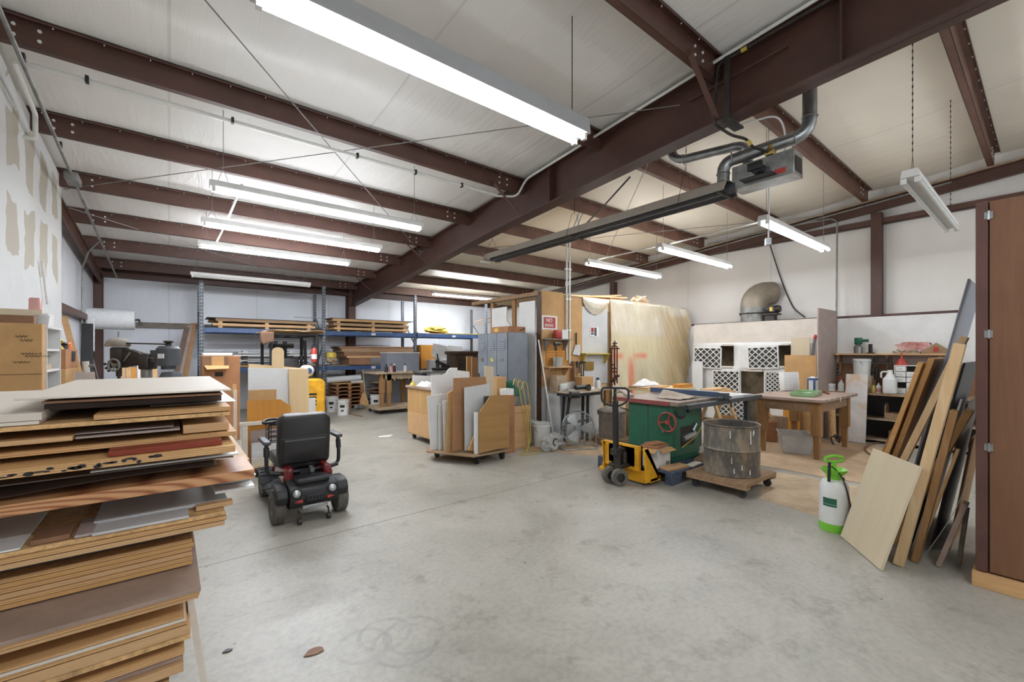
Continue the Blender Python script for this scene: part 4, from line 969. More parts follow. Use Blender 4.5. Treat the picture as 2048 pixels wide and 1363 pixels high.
# ------------------------------------------------------------ things on the booth front
Y0 = BY - .001
def wb(u0, v0, u1, v1, d, y=Y0):
    a = onY(u0, v1, y); c = onY(u1, v0, y); bm = B(); box(bm, (a.x, y-d, a.z), (c.x, y, c.z)); return bm, a, c
t = thing('no_smoking_sign', 'red and white no smoking sign on the tan booth front', 'sign', onY(1098, 645, Y0))
bm, a, c = wb(1083.5, 632, 1114, 658, .004); obj('plate', bm, M['white'], t)
bm, a, c = wb(1087, 635, 1110.5, 655, .006); obj('red_field', bm, M['red'], t)
def text(name, s, size, loc, m, parent, rot=(pi/2,0,0), ex=.0008, align='CENTER', sx=1.0):
    cu = bpy.data.curves.new(name, 'FONT'); cu.body = s; cu.size = size; cu.extrude = ex; cu.align_x = align; cu.align_y = 'CENTER'; cu.offset = size*.012
    o = bpy.data.objects.new('tmp', cu); COL.objects.link(o); bpy.context.view_layer.update()
    me = bpy.data.meshes.new_from_object(o.evaluated_get(bpy.context.evaluated_depsgraph_get())); bpy.data.objects.remove(o); me.name = name
    bm = B(); bm.from_mesh(me); bpy.data.meshes.remove(me)
    bm.transform(MX.Translation(V(loc)) @ MX.Rotation(rot[2],4,'Z') @ MX.Rotation(rot[0],4,'X') @ MX.Diagonal((sx,1,1,1)))
    return obj(name, bm, M[m], parent)
p = onY(1098.5, 640.5, Y0-.0075); text('lettering', 'NO', .095, p, 'white', t)
p = onY(1098.5, 650.5, Y0-.0075); text('lettering', 'SMOKING', .075, p, 'white', t, sx=.62)
# conduits running down from the roof
for k, (u, vb) in enumerate(((1133.5, 720), (1139.5, 726))):
    x = onY(u, 640, BY-.03).x; zb_ = onY(u, vb, BY-.03).z
    bm = B(); pts = [V((x,BY-.03,zb_)), V((x,BY-.03,3.50)), V((x+.03,BY-.1,3.62)), V((x+.05,BY-.4,zr(5.1)-.02))]
    tube(bm, fillet(pts, .06, 4), .016, 8); 
    for z in (2.46, 1.9, 3.0): box(bm, (x-.028,BY-.048,z-.015),(x+.028,BY-.003,z+.015))
    one('conduit', bm, M['pvc'], ('left', 'right')[k] + ' one of the paired white conduits down the booth front', 'conduit', 'white conduits down the booth front')
t = thing('poster_card', 'small white printed card on the pale board of the booth', 'card', onY(1189, 663, Y0)); bm, a, c = wb(1181, 654, 1197, 672, .002); obj('sheet', bm, M['paper'], t)
bm, a, c = wb(1182, 655, 1187.5, 664, .003); obj('printed_block', bm, M['red'], t)
bm, a, c = wb(1188.5, 655, 1193, 671, .003); obj('printed_figure', bm, M['slate'], t)
bm, a, c = wb(1182, 665, 1187.5, 669, .003); obj('printed_block', bm, M['blue'], t)
t = thing('handwritten_board', 'brown board covered in rows of handwriting on the booth front', 'board', onY(1110, 705, Y0)); bm, a, c = wb(1092, 690, 1131, 727, .012); obj('board', bm, M['amber'], t)
for r in range(6):
    bm = B(); z = c.z - .04 - r*.048; x = a.x + .03
    while x < c.x - .05:
        wd = random.uniform(.02, .06); q = [V((x+wd*k/5, Y0-.0135, z + random.uniform(-.010,.010))) for k in range(6)]; tube(bm, q, .0022, 4); x += wd + .018
    obj('handwriting', bm, M['black'], t)
def wshelf(name, lab, u0, u1, v, d, m='oldwd', th=.02, brk=True):
    a = onY(u0, v, Y0); c = onY(u1, v, Y0); t = thing(name, lab, 'shelf', ((a.x+c.x)/2, Y0, a.z))
    bm = B(); box(bm, (a.x, Y0-d, a.z-th), (c.x, Y0-.001, a.z)); obj('board', bm, M[m], t, bev=.002)
    if brk:
        for x in (a.x+.03, c.x-.05):
            bm = B(); prism(bm, [(x,Y0-.001,a.z-th-.001),(x,Y0-d*.85,a.z-th-.001),(x,Y0-d*.75,a.z-th-.03),(x,Y0-.03,a.z-.2),(x,Y0-.001,a.z-.2)], (.02,0,0)); obj('bracket', bm, M[m], t)
    return a, c
a, c = wshelf('wall_shelf', 'upper small shelf with slanted brackets on the booth front', 1085, 1129, 677, .19, 'grime')
zs = a.z + .0005
t = thing('first_aid_box', 'red and white box on the upper booth shelf', 'box', (onY(1122,672,Y0).x, Y0-.07, zs))
bm = B(); q0 = onY(1109,670,Y0-.1).x; q1 = onY(1119,670,Y0-.1).x; q2 = onY(1131,670,Y0-.1).x; h = onY(1120,660,Y0).z - zs
rbox(bm, (q0,Y0-.17,zs),(q1,Y0-.06,zs+h*.95),.02,3); obj('red_cap', bm, M['red'], t)
bm = B(); box(bm, (q1+.001,Y0-.165,zs),(q2,Y0-.062,zs+h)); obj('carton', bm, M['white'], t)
t = thing('power_drill', 'dark hand drill hanging at the left of the upper booth shelf', 'drill', (onY(1095,690,Y0).x, Y0-.24, onY(1095,690,Y0).z))
bm = B(); cyl(bm, (-.07,0,.02),(.05,0,.02),.032,12); cyl(bm, (.05,0,.02),(.1,0,.02),.015,8); rbox(bm, (-.055,-.02,-.09),(-.01,.02,.02),.012,2); obj('body', bm, M['iron'], t, world=False)
bm = B(); tube(bm, [(-.03,0,-.09),(-.02,0,-.2),(-.03,.01,-.4),(-.02,.02,-.5)], .005, 6); obj('cord', bm, M['cable'], t, world=False)
a, c = wshelf('tool_shelf', 'lower long shelf full of small tools on the booth front', 1084, 1129, 733, .19, 'tan')
zs = a.z + .0006
t = thing('plastic_tub', 'clear plastic tub on the lower booth shelf', 'tub', (onY(1119,735,Y0).x, Y0-.2, onY(1119,745,Y0).z)); 
q = onY(1119, 745, Y0-.165); bm = B(); lathe(bm, [(0,0),(.075,0),(.09,.16),(.095,.165),(.088,.165),(.072,.006),(0,.006)], None, 24); obj('tub', bm, M['clear'], t, world=False); t.location = (q.x, Y0-.12, zs)
bm = B(); a2 = onY(1141,722,Y0); box(bm, (a2.x,Y0-.10,a2.z-.06),(a2.x+.16,Y0-.002,a2.z)); box(bm, (a2.x,Y0-.1,a2.z-.35),(a2.x+.012,Y0-.002,a2.z-.06)); one('tool_rack', bm, M['oldwd'], 'wooden tool rack right of the white conduits', 'rack', bev=.002)
names = [('screwdriver', 'hanging screwdriver with a dark handle on the booth tool rack'), ('pliers', 'pair of dark pliers hung on the booth tool rack'), ('wrench', 'dark wrench hung on the booth tool rack'), ('hammer', 'small hammer hung at the end of the booth tool rack')]
for k, (nm, lab) in enumerate(names):
    x = a2.x + .05 + k*.055; z = a2.z - .02; bm = B()
    if nm == 'pliers':
        tube(bm, [(x-.02,Y0-.12,z-.2),(x-.014,Y0-.12,z-.1),(x+.004,Y0-.12,z)], .009, 6); tube(bm, [(x+.02,Y0-.12,z-.2),(x+.014,Y0-.12,z-.1),(x-.004,Y0-.12,z)], .009, 6)
    elif nm == 'hammer':
        cyl(bm, (x,Y0-.12,z-.28),(x,Y0-.12,z),.012,8); cyl(bm, (x-.05,Y0-.12,z),(x+.05,Y0-.12,z),.018,8)
    elif nm == 'wrench':
        box(bm, (x-.009,Y0-.125,z-.24),(x+.009,Y0-.115,z)); cyl(bm, (x,Y0-.126,z),(x,Y0-.114,z),.024,8); cyl(bm, (x,Y0-.126,z-.24),(x,Y0-.114,z-.24),.02,8)
    else:
        cyl(bm, (x,Y0-.12,z-.1),(x,Y0-.12,z+.02),.016,8); cyl(bm, (x,Y0-.12,z-.24),(x,Y0-.12,z-.1),.006,6)
    one(nm, bm, M['iron'], lab, 'hand tool', 'tools on the booth tool rack')
a, c = wshelf('bracket_shelf', 'small shelf with curved wooden brackets under the pale board', 1160, 1211, 706, .15, 'hose')
t = thing('dustpan', 'grey dustpan hung upright on the tan booth board', 'dustpan', onY(1150, 700, Y0))
bm = B(); pq = [onY(1143,708,Y0), onY(1158,711,Y0), onY(1159,689,Y0), onY(1149,689,Y0)]; prism(bm, [V((p.x,Y0-.03,p.z)) for p in pq], (0,.02,0)); obj('pan', bm, M['melg'], t, bev=.004)
bm = B(); p = onY(1151,689,Y0); cyl(bm, (p.x,Y0-.02,p.z),(p.x,Y0-.02,p.z+.22),.012,8); obj('handle', bm, M['black'], t)
t = thing('clamp_bar', 'row of bar clamps hung on a post at the right of the booth bench', 'clamp rack', (onY(1216,780,Y0).x, Y0, onY(1216,860,Y0).z))
x = onY(1217,700,BY-.1).x; 
for k in range(4):
    bm = B(); xx = x + .035*k - .02; zt = 1.62+.10*((k*2)%3)/2; yq = BY-.20-.04*(k%2); box(bm, (xx-.006,yq-.012,.84+.02*k),(xx+.006,yq+.012,zt)); cl = obj('clamp_bar', bm, M['iron'] if k == 2 else M['redwd'], t)
    for z in (zt-.05, 1.26-.07*k, .94+.03*k):
        bm = B(); box(bm, (xx-.05,yq-.014,z-.014),(xx+.06,yq+.014,z+.014)); obj('jaw', bm, M['black'], cl, bev=.003)
# bench under the tools
t = thing('work_bench', 'narrow bench of pale boards along the booth front', 'bench', (5.7, 5.3, 0))
bm = B(); box(bm, (5.10,5.12,.80),(6.40,5.44,.83)); obj('top', bm, M['dust'], t, bev=.003)
bm = B(); box(bm, (5.10,5.38,.0),(5.42,5.44,.798)); prism(bm, [(5.10,5.141,.0),(5.102,5.141,.0),(5.102,5.141,.798),(5.10,5.141,.798)], (0,.238,0)); obj('left_board', bm, M['melg'], t)
bm = B(); prism(bm, [(5.10,5.125,.02),(5.33,5.125,.02),(5.44,5.125,.798),(5.10,5.125,.798)], (0,.015,0)); obj('front_board', bm, M['melg'], t)
for x in (6.30,): bm = B(); box(bm, (x,5.14,0),(x+.08,5.2,.798)); obj('leg', bm, M['oldwdZ'], t)
t = thing('tool_stand', 'black edged machine stand loaded with tools at the booth bench', 'stand', (5.3, 4.9, 0))
bm = B(); pts = [(4.98,4.68),(5.62,4.68),(5.72,4.78),(5.72,5.08),(4.98,5.08),(4.88,4.98),(4.88,4.78)]; prism(bm, [(x,y,.80) for x, y in pts], (0,0,.05)); obj('tray', bm, M['black'], t, bev=.004)
bm = B(); prism(bm, [(x*.97+.159,y*.97+.146,.8505) for x, y in pts], (0,0,.008)); obj('mat', bm, M['dust'], t)
for x, y, dx in ((5.10,4.90,-.14),(5.56,4.92,.0),(5.10,5.03,-.05),(5.56,5.03,.0)):
    bm = B(); tube(bm, [(x,y,.80),(x+dx,y+.02,.0)], .026, 10); obj('leg', bm, M['black'], t)
bm = B(); beam(bm, (5.06,4.91,.35),(5.54,4.93,.35),.03,.03); obj('brace', bm, M['black'], t)
t = thing('angle_grinder', 'dark angle grinder lying on the tool stand', 'power tool', (5.35,4.86,.874)); bm = B(); cyl(bm, (-.16,0,.045),(.06,0,.045),.038,12); rbox(bm, (.05,-.035,.005),(.14,.035,.085),.02,2); obj('body', bm, M['black'], t, world=False); bm = B(); cyl(bm, (.1,-.05,.04),(.1,-.056,.04),.06,16); obj('disc', bm, M['iron'], t, world=False)
bm = B(); grid(bm, heap((5.08,4.88,.8595),(.11,.11,.07),8), 12, 12); one('glove', bm, M['grime'], 'crumpled grey glove on the tool stand', 'glove')
bm = B(); cbox(bm, (5.60,4.9,.888),(.15,.10,.05),.3); one('white_carton', bm, M['white'], 'small white carton on the right end of the tool stand', 'carton')
bm = B(); cyl(bm, (4.86,4.66,.84),(5.0,4.61,.84),.055,14); one('sander', bm, M['iron'], 'round dark sander hanging off the left end of the tool stand', 'power tool')
bm = B(); box(bm, (5.12,5.22,.832),(5.36,5.40,1.10)); one('bench_box', bm, M['dust'], 'tan dusty box on the left end of the booth bench', 'box', bev=.004)
bm = B(); rbox(bm, (5.16,5.14,.832),(5.3,5.21,.97),.02,2); one('jug', bm, M['milk'], 'small white jug before the dusty box on the booth bench', 'jug')
bm = B(); box(bm, (5.72,5.2,.832),(6.02,5.36,1.06)); t = one('bench_box', bm, M['card'], 'brown cardboard box at the middle of the booth bench', 'box', bev=.004)
bm = B(); box(bm, (5.50,5.445,.832),(6.3,5.465,.96)); one('splash_board', bm, M['mel'], 'white board standing at the back of the booth bench', 'board')
t = thing('spray_bottle', 'white bottle with a blue cap on the booth bench', 'bottle', (6.2,5.25,.832)); bm = B(); lathe(bm, [(0,0),(.05,0),(.05,.12),(.02,.16),(0,.16)],None,16); obj('body', bm, M['milk'], t, world=False); bm = B(); lathe(bm, [(0,.16),(.03,.16),(.03,.2),(0,.2)],None,14); obj('cap', bm, M['blue'], t, world=False)
bm = B(); box(bm, (6.12,BY-.02,1.16),(6.36,BY-.002,1.32)); one('brass_plate', bm, M['brass'], 'brass coloured plate on the wall above the booth bench', 'plate')
# white stick leaning
bm = B(); tube(bm, [V((5.04,5.20,.015)), onY(1077,679,BY-.045)], .013, 8); one('broom_stick', bm, M['white'], 'long white stick leaning on the corner of the booth', 'stick')
# floor fan
q = fl(1151, 894); t = thing('floor_fan', 'round grey floor fan on a tubular stand under the tool stand', 'fan', (q.x, q.y-.06, 0), -YAW+.15)
bm = B(); m = MX.Translation((0,0,.31)) @ MX.Rotation(radians(80),4,'X')
for zz in (-.055,.055):
    for k in range(1,8):
        r = .032*k*1.12; tube(bm, [m @ V((r*cos(a*pi/18), r*sin(a*pi/18), zz*(1-(r/.27)**2*.7))) for a in range(36)], .0022, 4, closed=True)
    for k in range(24):
        a = 2*pi*k/24; tube(bm, [m @ V((r*cos(a), r*sin(a), zz*(1-(r/.27)**2*.7))) for r in (.03,.15,.262)], .002, 4)
tube(bm, [m @ V((.265*cos(a*pi/18), .265*sin(a*pi/18), 0)) for a in range(36)], .010, 6, closed=True); obj('cage', bm, M['galv'], t, world=False)
bm = B(); cyl(bm, m @ V((0,0,-.06)), m @ V((0,0,-.0)), .05, 16); obj('hub', bm, M['galv'], t, world=False)
for k in range(3):
    bm = B(); a0 = 2*pi*k/3
    def bl(u, v, a0=a0): r = .045+u*.19; a = a0 + (v-.5)*(1.1-.3*u); return m @ V((r*cos(a), r*sin(a), (v-.5)*.05))
    grid(bm, bl, 6, 6); obj('blade', bm, M['melg'], t, world=False, solid=.003)
bm = B(); tube(bm, fillet([(-.28,0,.31),(-.29,0,.02),(-.29,-.14,.012),(.29,-.14,.012),(.29,0,.02),(.28,0,.31)],.05), .010, 8); tube(bm, fillet([(-.29,-.0,.012),(-.29,.16,.012),(.29,.16,.012),(.29,0,.012)],.05), .010, 8); obj('stand', bm, M['galv'], t, world=False)
# buckets and bag by the booth corner
def bucket(name, lab, p, r, h, m='milk', grp=None, mark=None, lid=False):
    t = thing(name, lab, 'bucket', p, 0, grp)
    bm = B(); lathe(bm, [(0,0),(r*.88,0),(r*.97,h*.86),(r*1.05,h*.86),(r*1.05,h*.9),(r*.99,h*.91),(r,h*.97),(r*1.05,h),(r*.97,h),(r*.85,.01),(0,.01)] if not lid else [(0,0),(r*.88,0),(r*.97,h*.86),(r*1.05,h*.86),(r*1.05,h*.9),(r*.99,h*.91),(r,h*.95),(r*1.07,h*.95),(r*1.07,h),(0,h)], None, 28); obj('body', bm, M[m], t, world=False)
    bm = B(); tube(bm, [(r*1.06*cos(a), -r*.5*abs(sin(a))-.0, h*.86-h*.42*sin(a)) for a in [pi*k/10 for k in range(11)]], .004, 6); obj('bail_handle', bm, M['galv_d'], t, world=False)
    if mark:
        for k, (a0, a1, z0, z1) in enumerate(mark): bm = B(); lathe(bm, [(r*.96+.004,z0*h),(r*.97+.004,z1*h)], None, 8, radians(a0), radians(a1)); obj('printed_mark', bm, M['black'], t, world=False)
    return t
q = fl(1080, 893); bucket('bucket', 'white bucket with a ridged rim behind the plastic bag, by the booth corner', (4.68,5.12,0), .145, .37)
q = fl(1064, 874); bucket('bucket', 'smaller white bucket tucked behind the one by the booth corner', (4.74,5.40,0), .085, .36)
q = fl(1083, 897); 
bm = crump((4.62,4.80,.115),(.24,.10,.13),6)
for v in bm.verts: v.co.z = max(.002, v.co.z)
t = one('plastic_bag', bm, M['clear'], 'clear plastic bag slumped before the white bucket', 'bag')
bm = B(); pts = [(4.55+.05*cos(a), 4.665, .15+.05*sin(a)) for a in [radians(50+30*k) for k in range(8)]]; tube(bm, pts, .01, 6); obj('printed_mark', bm, M['black'], t)
# dust canister behind the pallet jack
q = fl(1211, 886); t = thing('dust_canister', 'dusty round vacuum canister on a wooden base behind the pallet jack', 'vacuum', (q.x+.14,q.y-.02,0), -.5)
bm = B(); box(bm, (-.27,-.25,.03),(.27,.25,.10)); box(bm, (-.27,-.25,0),(-.2,.25,.03)); box(bm, (.2,-.25,0),(.27,.25,.03)); obj('base', bm, M['oldwd'], t, world=False, bev=.004)
bm = B(); lathe(bm, [(0,.101),(.2,.101),(.215,.15),(.215,.50),(.225,.51),(.225,.53),(.2,.56),(.12,.60),(0,.60)], None, 28); obj('drum', bm, M['grime'], t, world=False)
for k in range(3):
    bm = B(); a = 2.1*k+.6; cbox(bm, (.225*cos(a),.225*sin(a),.50),(.03,.03,.08),a); obj('latch', bm, M['galv_d'], t, world=False)
bm = B(); tube(bm, fillet([(.1,-.1,.59),(.27,-.10,.55),(.31,-.1,.3),(.30,-.28,.1),(.1,-.36,.012),(-.1,-.4,.012)],.1), .010, 8); obj('cord', bm, M['cable'], t, world=False)
# ============================================================ table saw, pallet jack, drum
t = thing('table_saw', 'green cabinet table saw with a red edged table and red handwheel', 'table saw', (5.1, 3.2, .145))
z0, zt = .146, .90
bm = B(); box(bm, (4.80,2.90,z0),(5.44,3.53,z0+.07)); prism(bm, [(x,y,z0+.07) for x, y in [(px+5.12,py+3.21) for px, py in rrect(.68,.66,.05,4)]], (0,0,zt-.055-z0-.07)); obj('cabinet', bm, M['green'], t, bev=.004)
bm = B(); box(bm, (4.778,3.22,z0+.07),(4.7795,3.225,zt-.06)); obj('panel_seam', bm, M['iron'], t)
bm = B(); box(bm, (4.74,2.78,zt-.05),(6.02,3.70,zt)); top = obj('table_top', bm, M['saw_top'], t, bev=.003)
bm = B(); box(bm, (4.728,2.90,zt-.052),(4.7395,3.74,zt-.002)); box(bm, (4.728,3.701,zt-.052),(6.02,3.74,zt-.002)); obj('red_edge', bm, M['dullred'], t)
bm = B(); box(bm, (4.73,2.64,zt-.07),(6.75,2.70,zt-.015)); obj('guide_rail', bm, M['slate'], t, bev=.004)
bm = B(); box(bm, (4.7285,2.645,zt-.064),(4.7299,2.695,zt-.021)); obj('rail_end', bm, M['black'], t)
bm = B(); box(bm, (4.80,2.701,zt-.06),(6.70,2.775,zt-.052)); box(bm, (6.1,3.62,zt-.06),(6.74,3.68,zt-.01)); obj('rail_bracket', bm, M['slate'], t)
bm = B(); box(bm, (6.03,2.78,zt-.03),(6.72,3.60,zt-.012)); obj('extension_table', bm, M['melg'], t)
for x, y in ((6.66,2.82),(6.66,3.55)): bm = B(); box(bm, (x-.03,y-.03,0),(x+.03,y+.03,zt-.032)); obj('leg', bm, M['slate'], t)
f = thing('rip_fence', 'blue rip fence lying across the table saw top', 'fence', (5.6,3.1,zt))
bm = B(); box(bm, (5.57,2.72,zt+.012),(5.63,3.72,zt+.082)); obj('fence_beam', bm, M['fence'], f, bev=.004)
bm = B(); box(bm, (5.55,2.60,zt-.012),(5.65,2.718,zt+.075)); box(bm, (5.45,2.62,zt+.0),(5.75,2.68,zt+.03)); obj('fence_head', bm, M['slate'], f, bev=.004)
bm = B(); tube(bm, [(5.6,2.61,zt+.02),(5.6,2.56,zt-.05),(5.6,2.55,zt-.10)], .012, 8); obj('lock_lever', bm, M['black'], f)
hw = onX(1330,843,4.70); m = MX.Translation((4.745, hw.y, hw.z-.01)) @ MX.Rotation(-pi/2,4,'Y')
bm = B(); tube(bm, [m @ V((.115*cos(a*pi/20), .115*sin(a*pi/20), 0)) for a in range(40)], .011, 8, closed=True)
for k in range(3):
    a = radians(90+120*k+10); tube(bm, [m @ V((.02*cos(a),.02*sin(a),-.01)), m @ V((.115*cos(a),.115*sin(a),0))], .010, 6)
cyl(bm, m @ V((0,0,-.033)), m @ V((0,0,.012)), .026, 14); h = obj('handwheel', bm, M['wheelred'], t)
bm = B(); cyl(bm, m @ V((.115*cos(2.9),.115*sin(2.9),.01)), m @ V((.115*cos(2.9),.115*sin(2.9),.06)), .012, 10); obj('crank_knob', bm, M['galv'], h)
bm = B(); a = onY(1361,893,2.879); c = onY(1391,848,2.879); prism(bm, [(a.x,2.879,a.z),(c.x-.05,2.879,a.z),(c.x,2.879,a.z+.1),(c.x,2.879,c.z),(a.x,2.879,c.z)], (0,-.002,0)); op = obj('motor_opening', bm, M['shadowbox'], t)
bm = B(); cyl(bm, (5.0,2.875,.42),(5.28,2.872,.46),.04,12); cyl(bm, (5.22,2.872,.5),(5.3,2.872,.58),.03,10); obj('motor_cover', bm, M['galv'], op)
bm = B(); tube(bm, [V((a.x+.02,2.87,a.z-.01)), V((c.x,2.868,a.z+.09)), V((c.x+.1,2.86,a.z+.2))], .008, 6); obj('cover_rod', bm, M['hose'], op)
bm = B(); box(bm, (5.47,2.95,.5),(5.58,3.1,.82)); s_ = obj('switch_box', bm, M['slate'], t, bev=.004)
for k in range(2): bm = B(); cyl(bm, (5.52,2.949,.62+.08*k),(5.52,2.938,.62+.08*k),.016,12); obj('button', bm, M['red'] if k else M['green'], s_)
bm = B(); cyl(bm, (5.13,2.879,.76),(5.13,2.86,.76),.02,8); prism(bm, [(p.x,2.878,p.z) for p in arc((4.98,2.878,.84),.14,radians(200),radians(300),8)]+[(p.x,2.878,p.z) for p in arc((4.98,2.878,.84),.17,radians(300),radians(200),8)], (0,-.002,0)); obj('tilt_slot', bm, M['black'], t)
# cloth folded on the table
def fold(cx, cy, z, sx, sy, sd, h):
    def f(u, v):
        a = (u-.5)*2; q = (v-.5)*2
        return V((cx+a*sx, cy+q*sy, z+.002+h*(.5+.5*sin(a*5+sd+q*2))*(1-a*a)*(.6+.4*q)+.008*noise.noise(V((a*3,q*3,sd)))+.01))
    return f
bm = B(); grid(bm, fold(5.18,3.05,zt,.22,.17,1,.10), 20, 14); t2 = one('folded_cloth', bm, M['cloth'], 'tan work cloth folded on the table saw top', 'cloth', solid=.006)
SG = 'boards lying on the outfeed side of the table saw'
bm = B(); beam(bm, (4.80,3.50,zt+.02),(5.5,4.3,zt+.06),.09,.03); one('offcut', bm, M['mauve'], 'mauve board lying across the far left of the saw table', 'board', SG)
t = thing('outfeed_table', 'low table with a tan top behind the table saw', 'table', (6.2,4.5,0))
bm = B(); box(bm, (6.12,3.9,.86),(7.2,4.62,.89)); obj('top', bm, M['maple'], t, bev=.003)
for x in (6.15,7.1):
    for y in (4.0,4.52): bm = B(); box(bm, (x,y,0),(x+.07,y+.07,.858)); obj('leg', bm, M['pineZ'], t)
for k, (lab, a, c, m, th) in enumerate((('long brown board on the outfeed table, nearest to the plastic sheeting', (6.13,4.44,.907),(6.9,4.50,.907),'oldwd',.03), ('tan board on the outfeed table before the brown one', (6.13,4.22,.904),(6.9,4.30,.904),'tan',.025), ('amber block at the right end of the outfeed table', (6.78,4.0,.922),(7.15,4.0,.922),'amber',.06))):
    bm = B(); beam(bm, a, c, .16, th); one('offcut', bm, M[m], lab, 'board', SG, bev=.002)
bm = B(); grid(bm, heap((6.55,4.46,.924),(.26,.12,.12),12), 14, 12); one('rag', bm, M['rag'], 'white rags heaped on the boards behind the table saw', 'cloth')
bm = B(); cbox(bm, (6.34,4.03,.895),(.26,.18,.006),.3); one('paper_sheet', bm, M['paper'], 'white papers on the near corner of the outfeed table', 'paper')
# sawhorse with planks right of the saw
t = thing('sawhorse', 'wooden sawhorse standing behind the oil drum', 'sawhorse', (7.15,3.55,0))
bm = B(); beam(bm, (6.85,3.5,.78),(7.55,3.5,.78),.09,.04); obj('beam', bm, M['pine'], t, bev=.002)
for x in (6.95,7.45):
    for s in (-1,1): bm = B(); beam(bm, (x,3.5+s*.03,.755),(x+.0,3.5+s*.30,.015),.08,.03,(0,s,.3)); obj('leg', bm, M['pineZ'], t)
    bm = B(); beam(bm, (x+.05,3.5-.17,.38),(x+.05,3.5+.17,.38),.02,.08); obj('brace', bm, M['pineY'], t)
for k in range(3):
    bm = B(); cbox(bm, (7.2-.03*k,3.5+.02*k,.82+.032*k),(.85-.1*k,.2,.03),.05*k); one('plank', bm, M[('tan','pine','tan')[k]], ('lowest', 'middle', 'topmost')[k]+' tan plank stacked on the sawhorse', 'plank', 'planks on the sawhorse', bev=.002)
# pallet under the saw
t = thing('blue_pallet', 'chipped blue wooden pallet under the table saw', 'pallet', (4.95,3.2,0))
M['palletb'] = mat('blue_grey_pallet', (74,84,104), .7, 0, .3, 14, .1)
bm = B()
for y in (2.66,2.88,3.1,3.32,3.54): box(bm, (4.41,y,.122),(5.6,y+.19,.144))
obj('deck', bm, M['palletb'], t, bev=.002)['kind'] = 'stuff'
for y in (2.66,3.15,3.64):
    for x in (4.41,4.9,5.4): bm = B(); box(bm, (x,y,0),(x+.2,y+.09,.121)); obj('block', bm, M['palletb'], t, bev=.002)
for k, (lab, c, s, rz, m) in enumerate((('old board lying on the near right corner of the blue pallet', (5.36,2.80,.157),(.5,.12,.024),.25,'oldwd'), ('rounded grey brown board on the near left of the blue pallet', (4.62,2.76,.162),(.34,.13,.034),-.15,'tan'), ('pale offcut on the near edge of the blue pallet', (4.95,2.70,.154),(.26,.09,.018),.1,'maplew'))):
    bm = B(); cbox(bm, c, s, rz); one('offcut', bm, M[m], lab, 'board', 'offcuts on the blue pallet', bev=.003)
# pallet jack
t = thing('pallet_jack', 'yellow pallet jack with a black upright handle', 'pallet jack', (4.0, 3.1, 0))
bm = B(); box(bm, (4.16,2.84,.03),(4.20,3.45,.16)); box(bm, (4.12,2.95,.2),(4.20,3.32,.42)); prism(bm, [(4.12,2.9,.16),(4.2,2.9,.16),(4.2,2.9,.44),(4.12,2.9,.44)], (0,.5,0)); box(bm, (4.165,2.9,.03),(4.20,3.4,.44)); obj('battery_plate', bm, M['yellow'], t, bev=.003)
for y in (2.80,3.38):
    bm = B(); prism(bm, [(4.08,y,.43),(4.16,y,.43),(4.38,y,.10),(4.34,y,.05),(4.12,y,.05)], (0,.012,0)); 
    prism(bm, [(4.08,y,.43),(4.16,y,.43),(4.40,y,.07),(4.37,y,.05)], (0,.035,0)); obj('gusset', bm, M['yellow'], t, bev=.003)
    bm = B(); box(bm, (4.20,y,.04),(4.40,y+.15,.085)); box(bm, (4.40,y,.04),(5.1,y+.15,.085)) if False else None; o = obj('fork', bm, M['yellow'], t, bev=.004)
bm = B(); box(bm, (3.97,3.02,.19),(4.13,3.2,.23)); cyl(bm, (4.02,3.11,.22),(4.02,3.11,.42),.045,14); cyl(bm, (4.08,3.06,.23),(4.08,3.06,.36),.03,12); box(bm, (3.95,3.07,.33),(4.12,3.16,.40)); obj('pump', bm, M['iron'], t, bev=.003)
for dy in (-.065,.065):
    m = MX.Translation((3.97,3.11+dy,.095)) @ MX.Rotation(pi/2,4,'X') @ MX.Rotation(0,4,'Y')
    m = MX.Translation((3.97,3.11+dy,.095)) @ MX.Rotation(radians(-25),4,'Z') @ MX.Rotation(pi/2,4,'X')
    bm = B(); lathe(bm, [(.05,-.03),(.09,-.03),(.095,-.024),(.095,.024),(.09,.03),(.05,.03)], m, 28); w_ = obj('steer_wheel', bm, M['tyre'], t)
    bm = B(); lathe(bm, [(0,-.02),(.03,-.028),(.05,-.02),(.05,.02),(.03,.028),(0,.02)], m, 20); obj('rim', bm, M['iron'], w_)
bm = B(); beam(bm, (3.99,3.11,.30),(3.965,3.10,.95),.05,.05,(1,0,0)); 
hx, hy = 3.96, 3.10; RVv = RV
lp = [V((hx,hy,.94)), V((hx,hy,.94))+RV*.05, V((hx,hy,0))+RV*.085+V((0,0,.90)), V((hx,hy,0))+RV*.15+V((0,0,.95)), V((hx,hy,0))+RV*.155+V((0,0,1.09)), V((hx,hy,0))+RV*-.155+V((0,0,1.10)), V((hx,hy,0))+RV*-.15+V((0,0,.95)), V((hx,hy,0))+RV*-.085+V((0,0,.90))]
lp = [V((hx,hy,.89))+RV*-.02, V((hx,hy,.90))+RV*-.07, V((hx,hy,.94))+RV*-.15, V((hx,hy,1.10))+RV*-.155, V((hx,hy,1.09))+RV*.155, V((hx,hy,.95))+RV*.15, V((hx,hy,.90))+RV*.07, V((hx,hy,.89))+RV*.02]
tube(bm, fillet(lp, .05, 5), .013, 8); tube(bm, [V((hx,hy,.9)), V((hx,hy,1.09))], .018, 8); hd = obj('handle', bm, M['black'], t, bev=.003)
bm = B(); tube(bm, [V((hx,hy,1.04))-V((.02,.02,0)), V((hx,hy,1.05))+RV*.08-V((.02,.02,0))], .007, 6); obj('trigger', bm, M['galv'], hd)
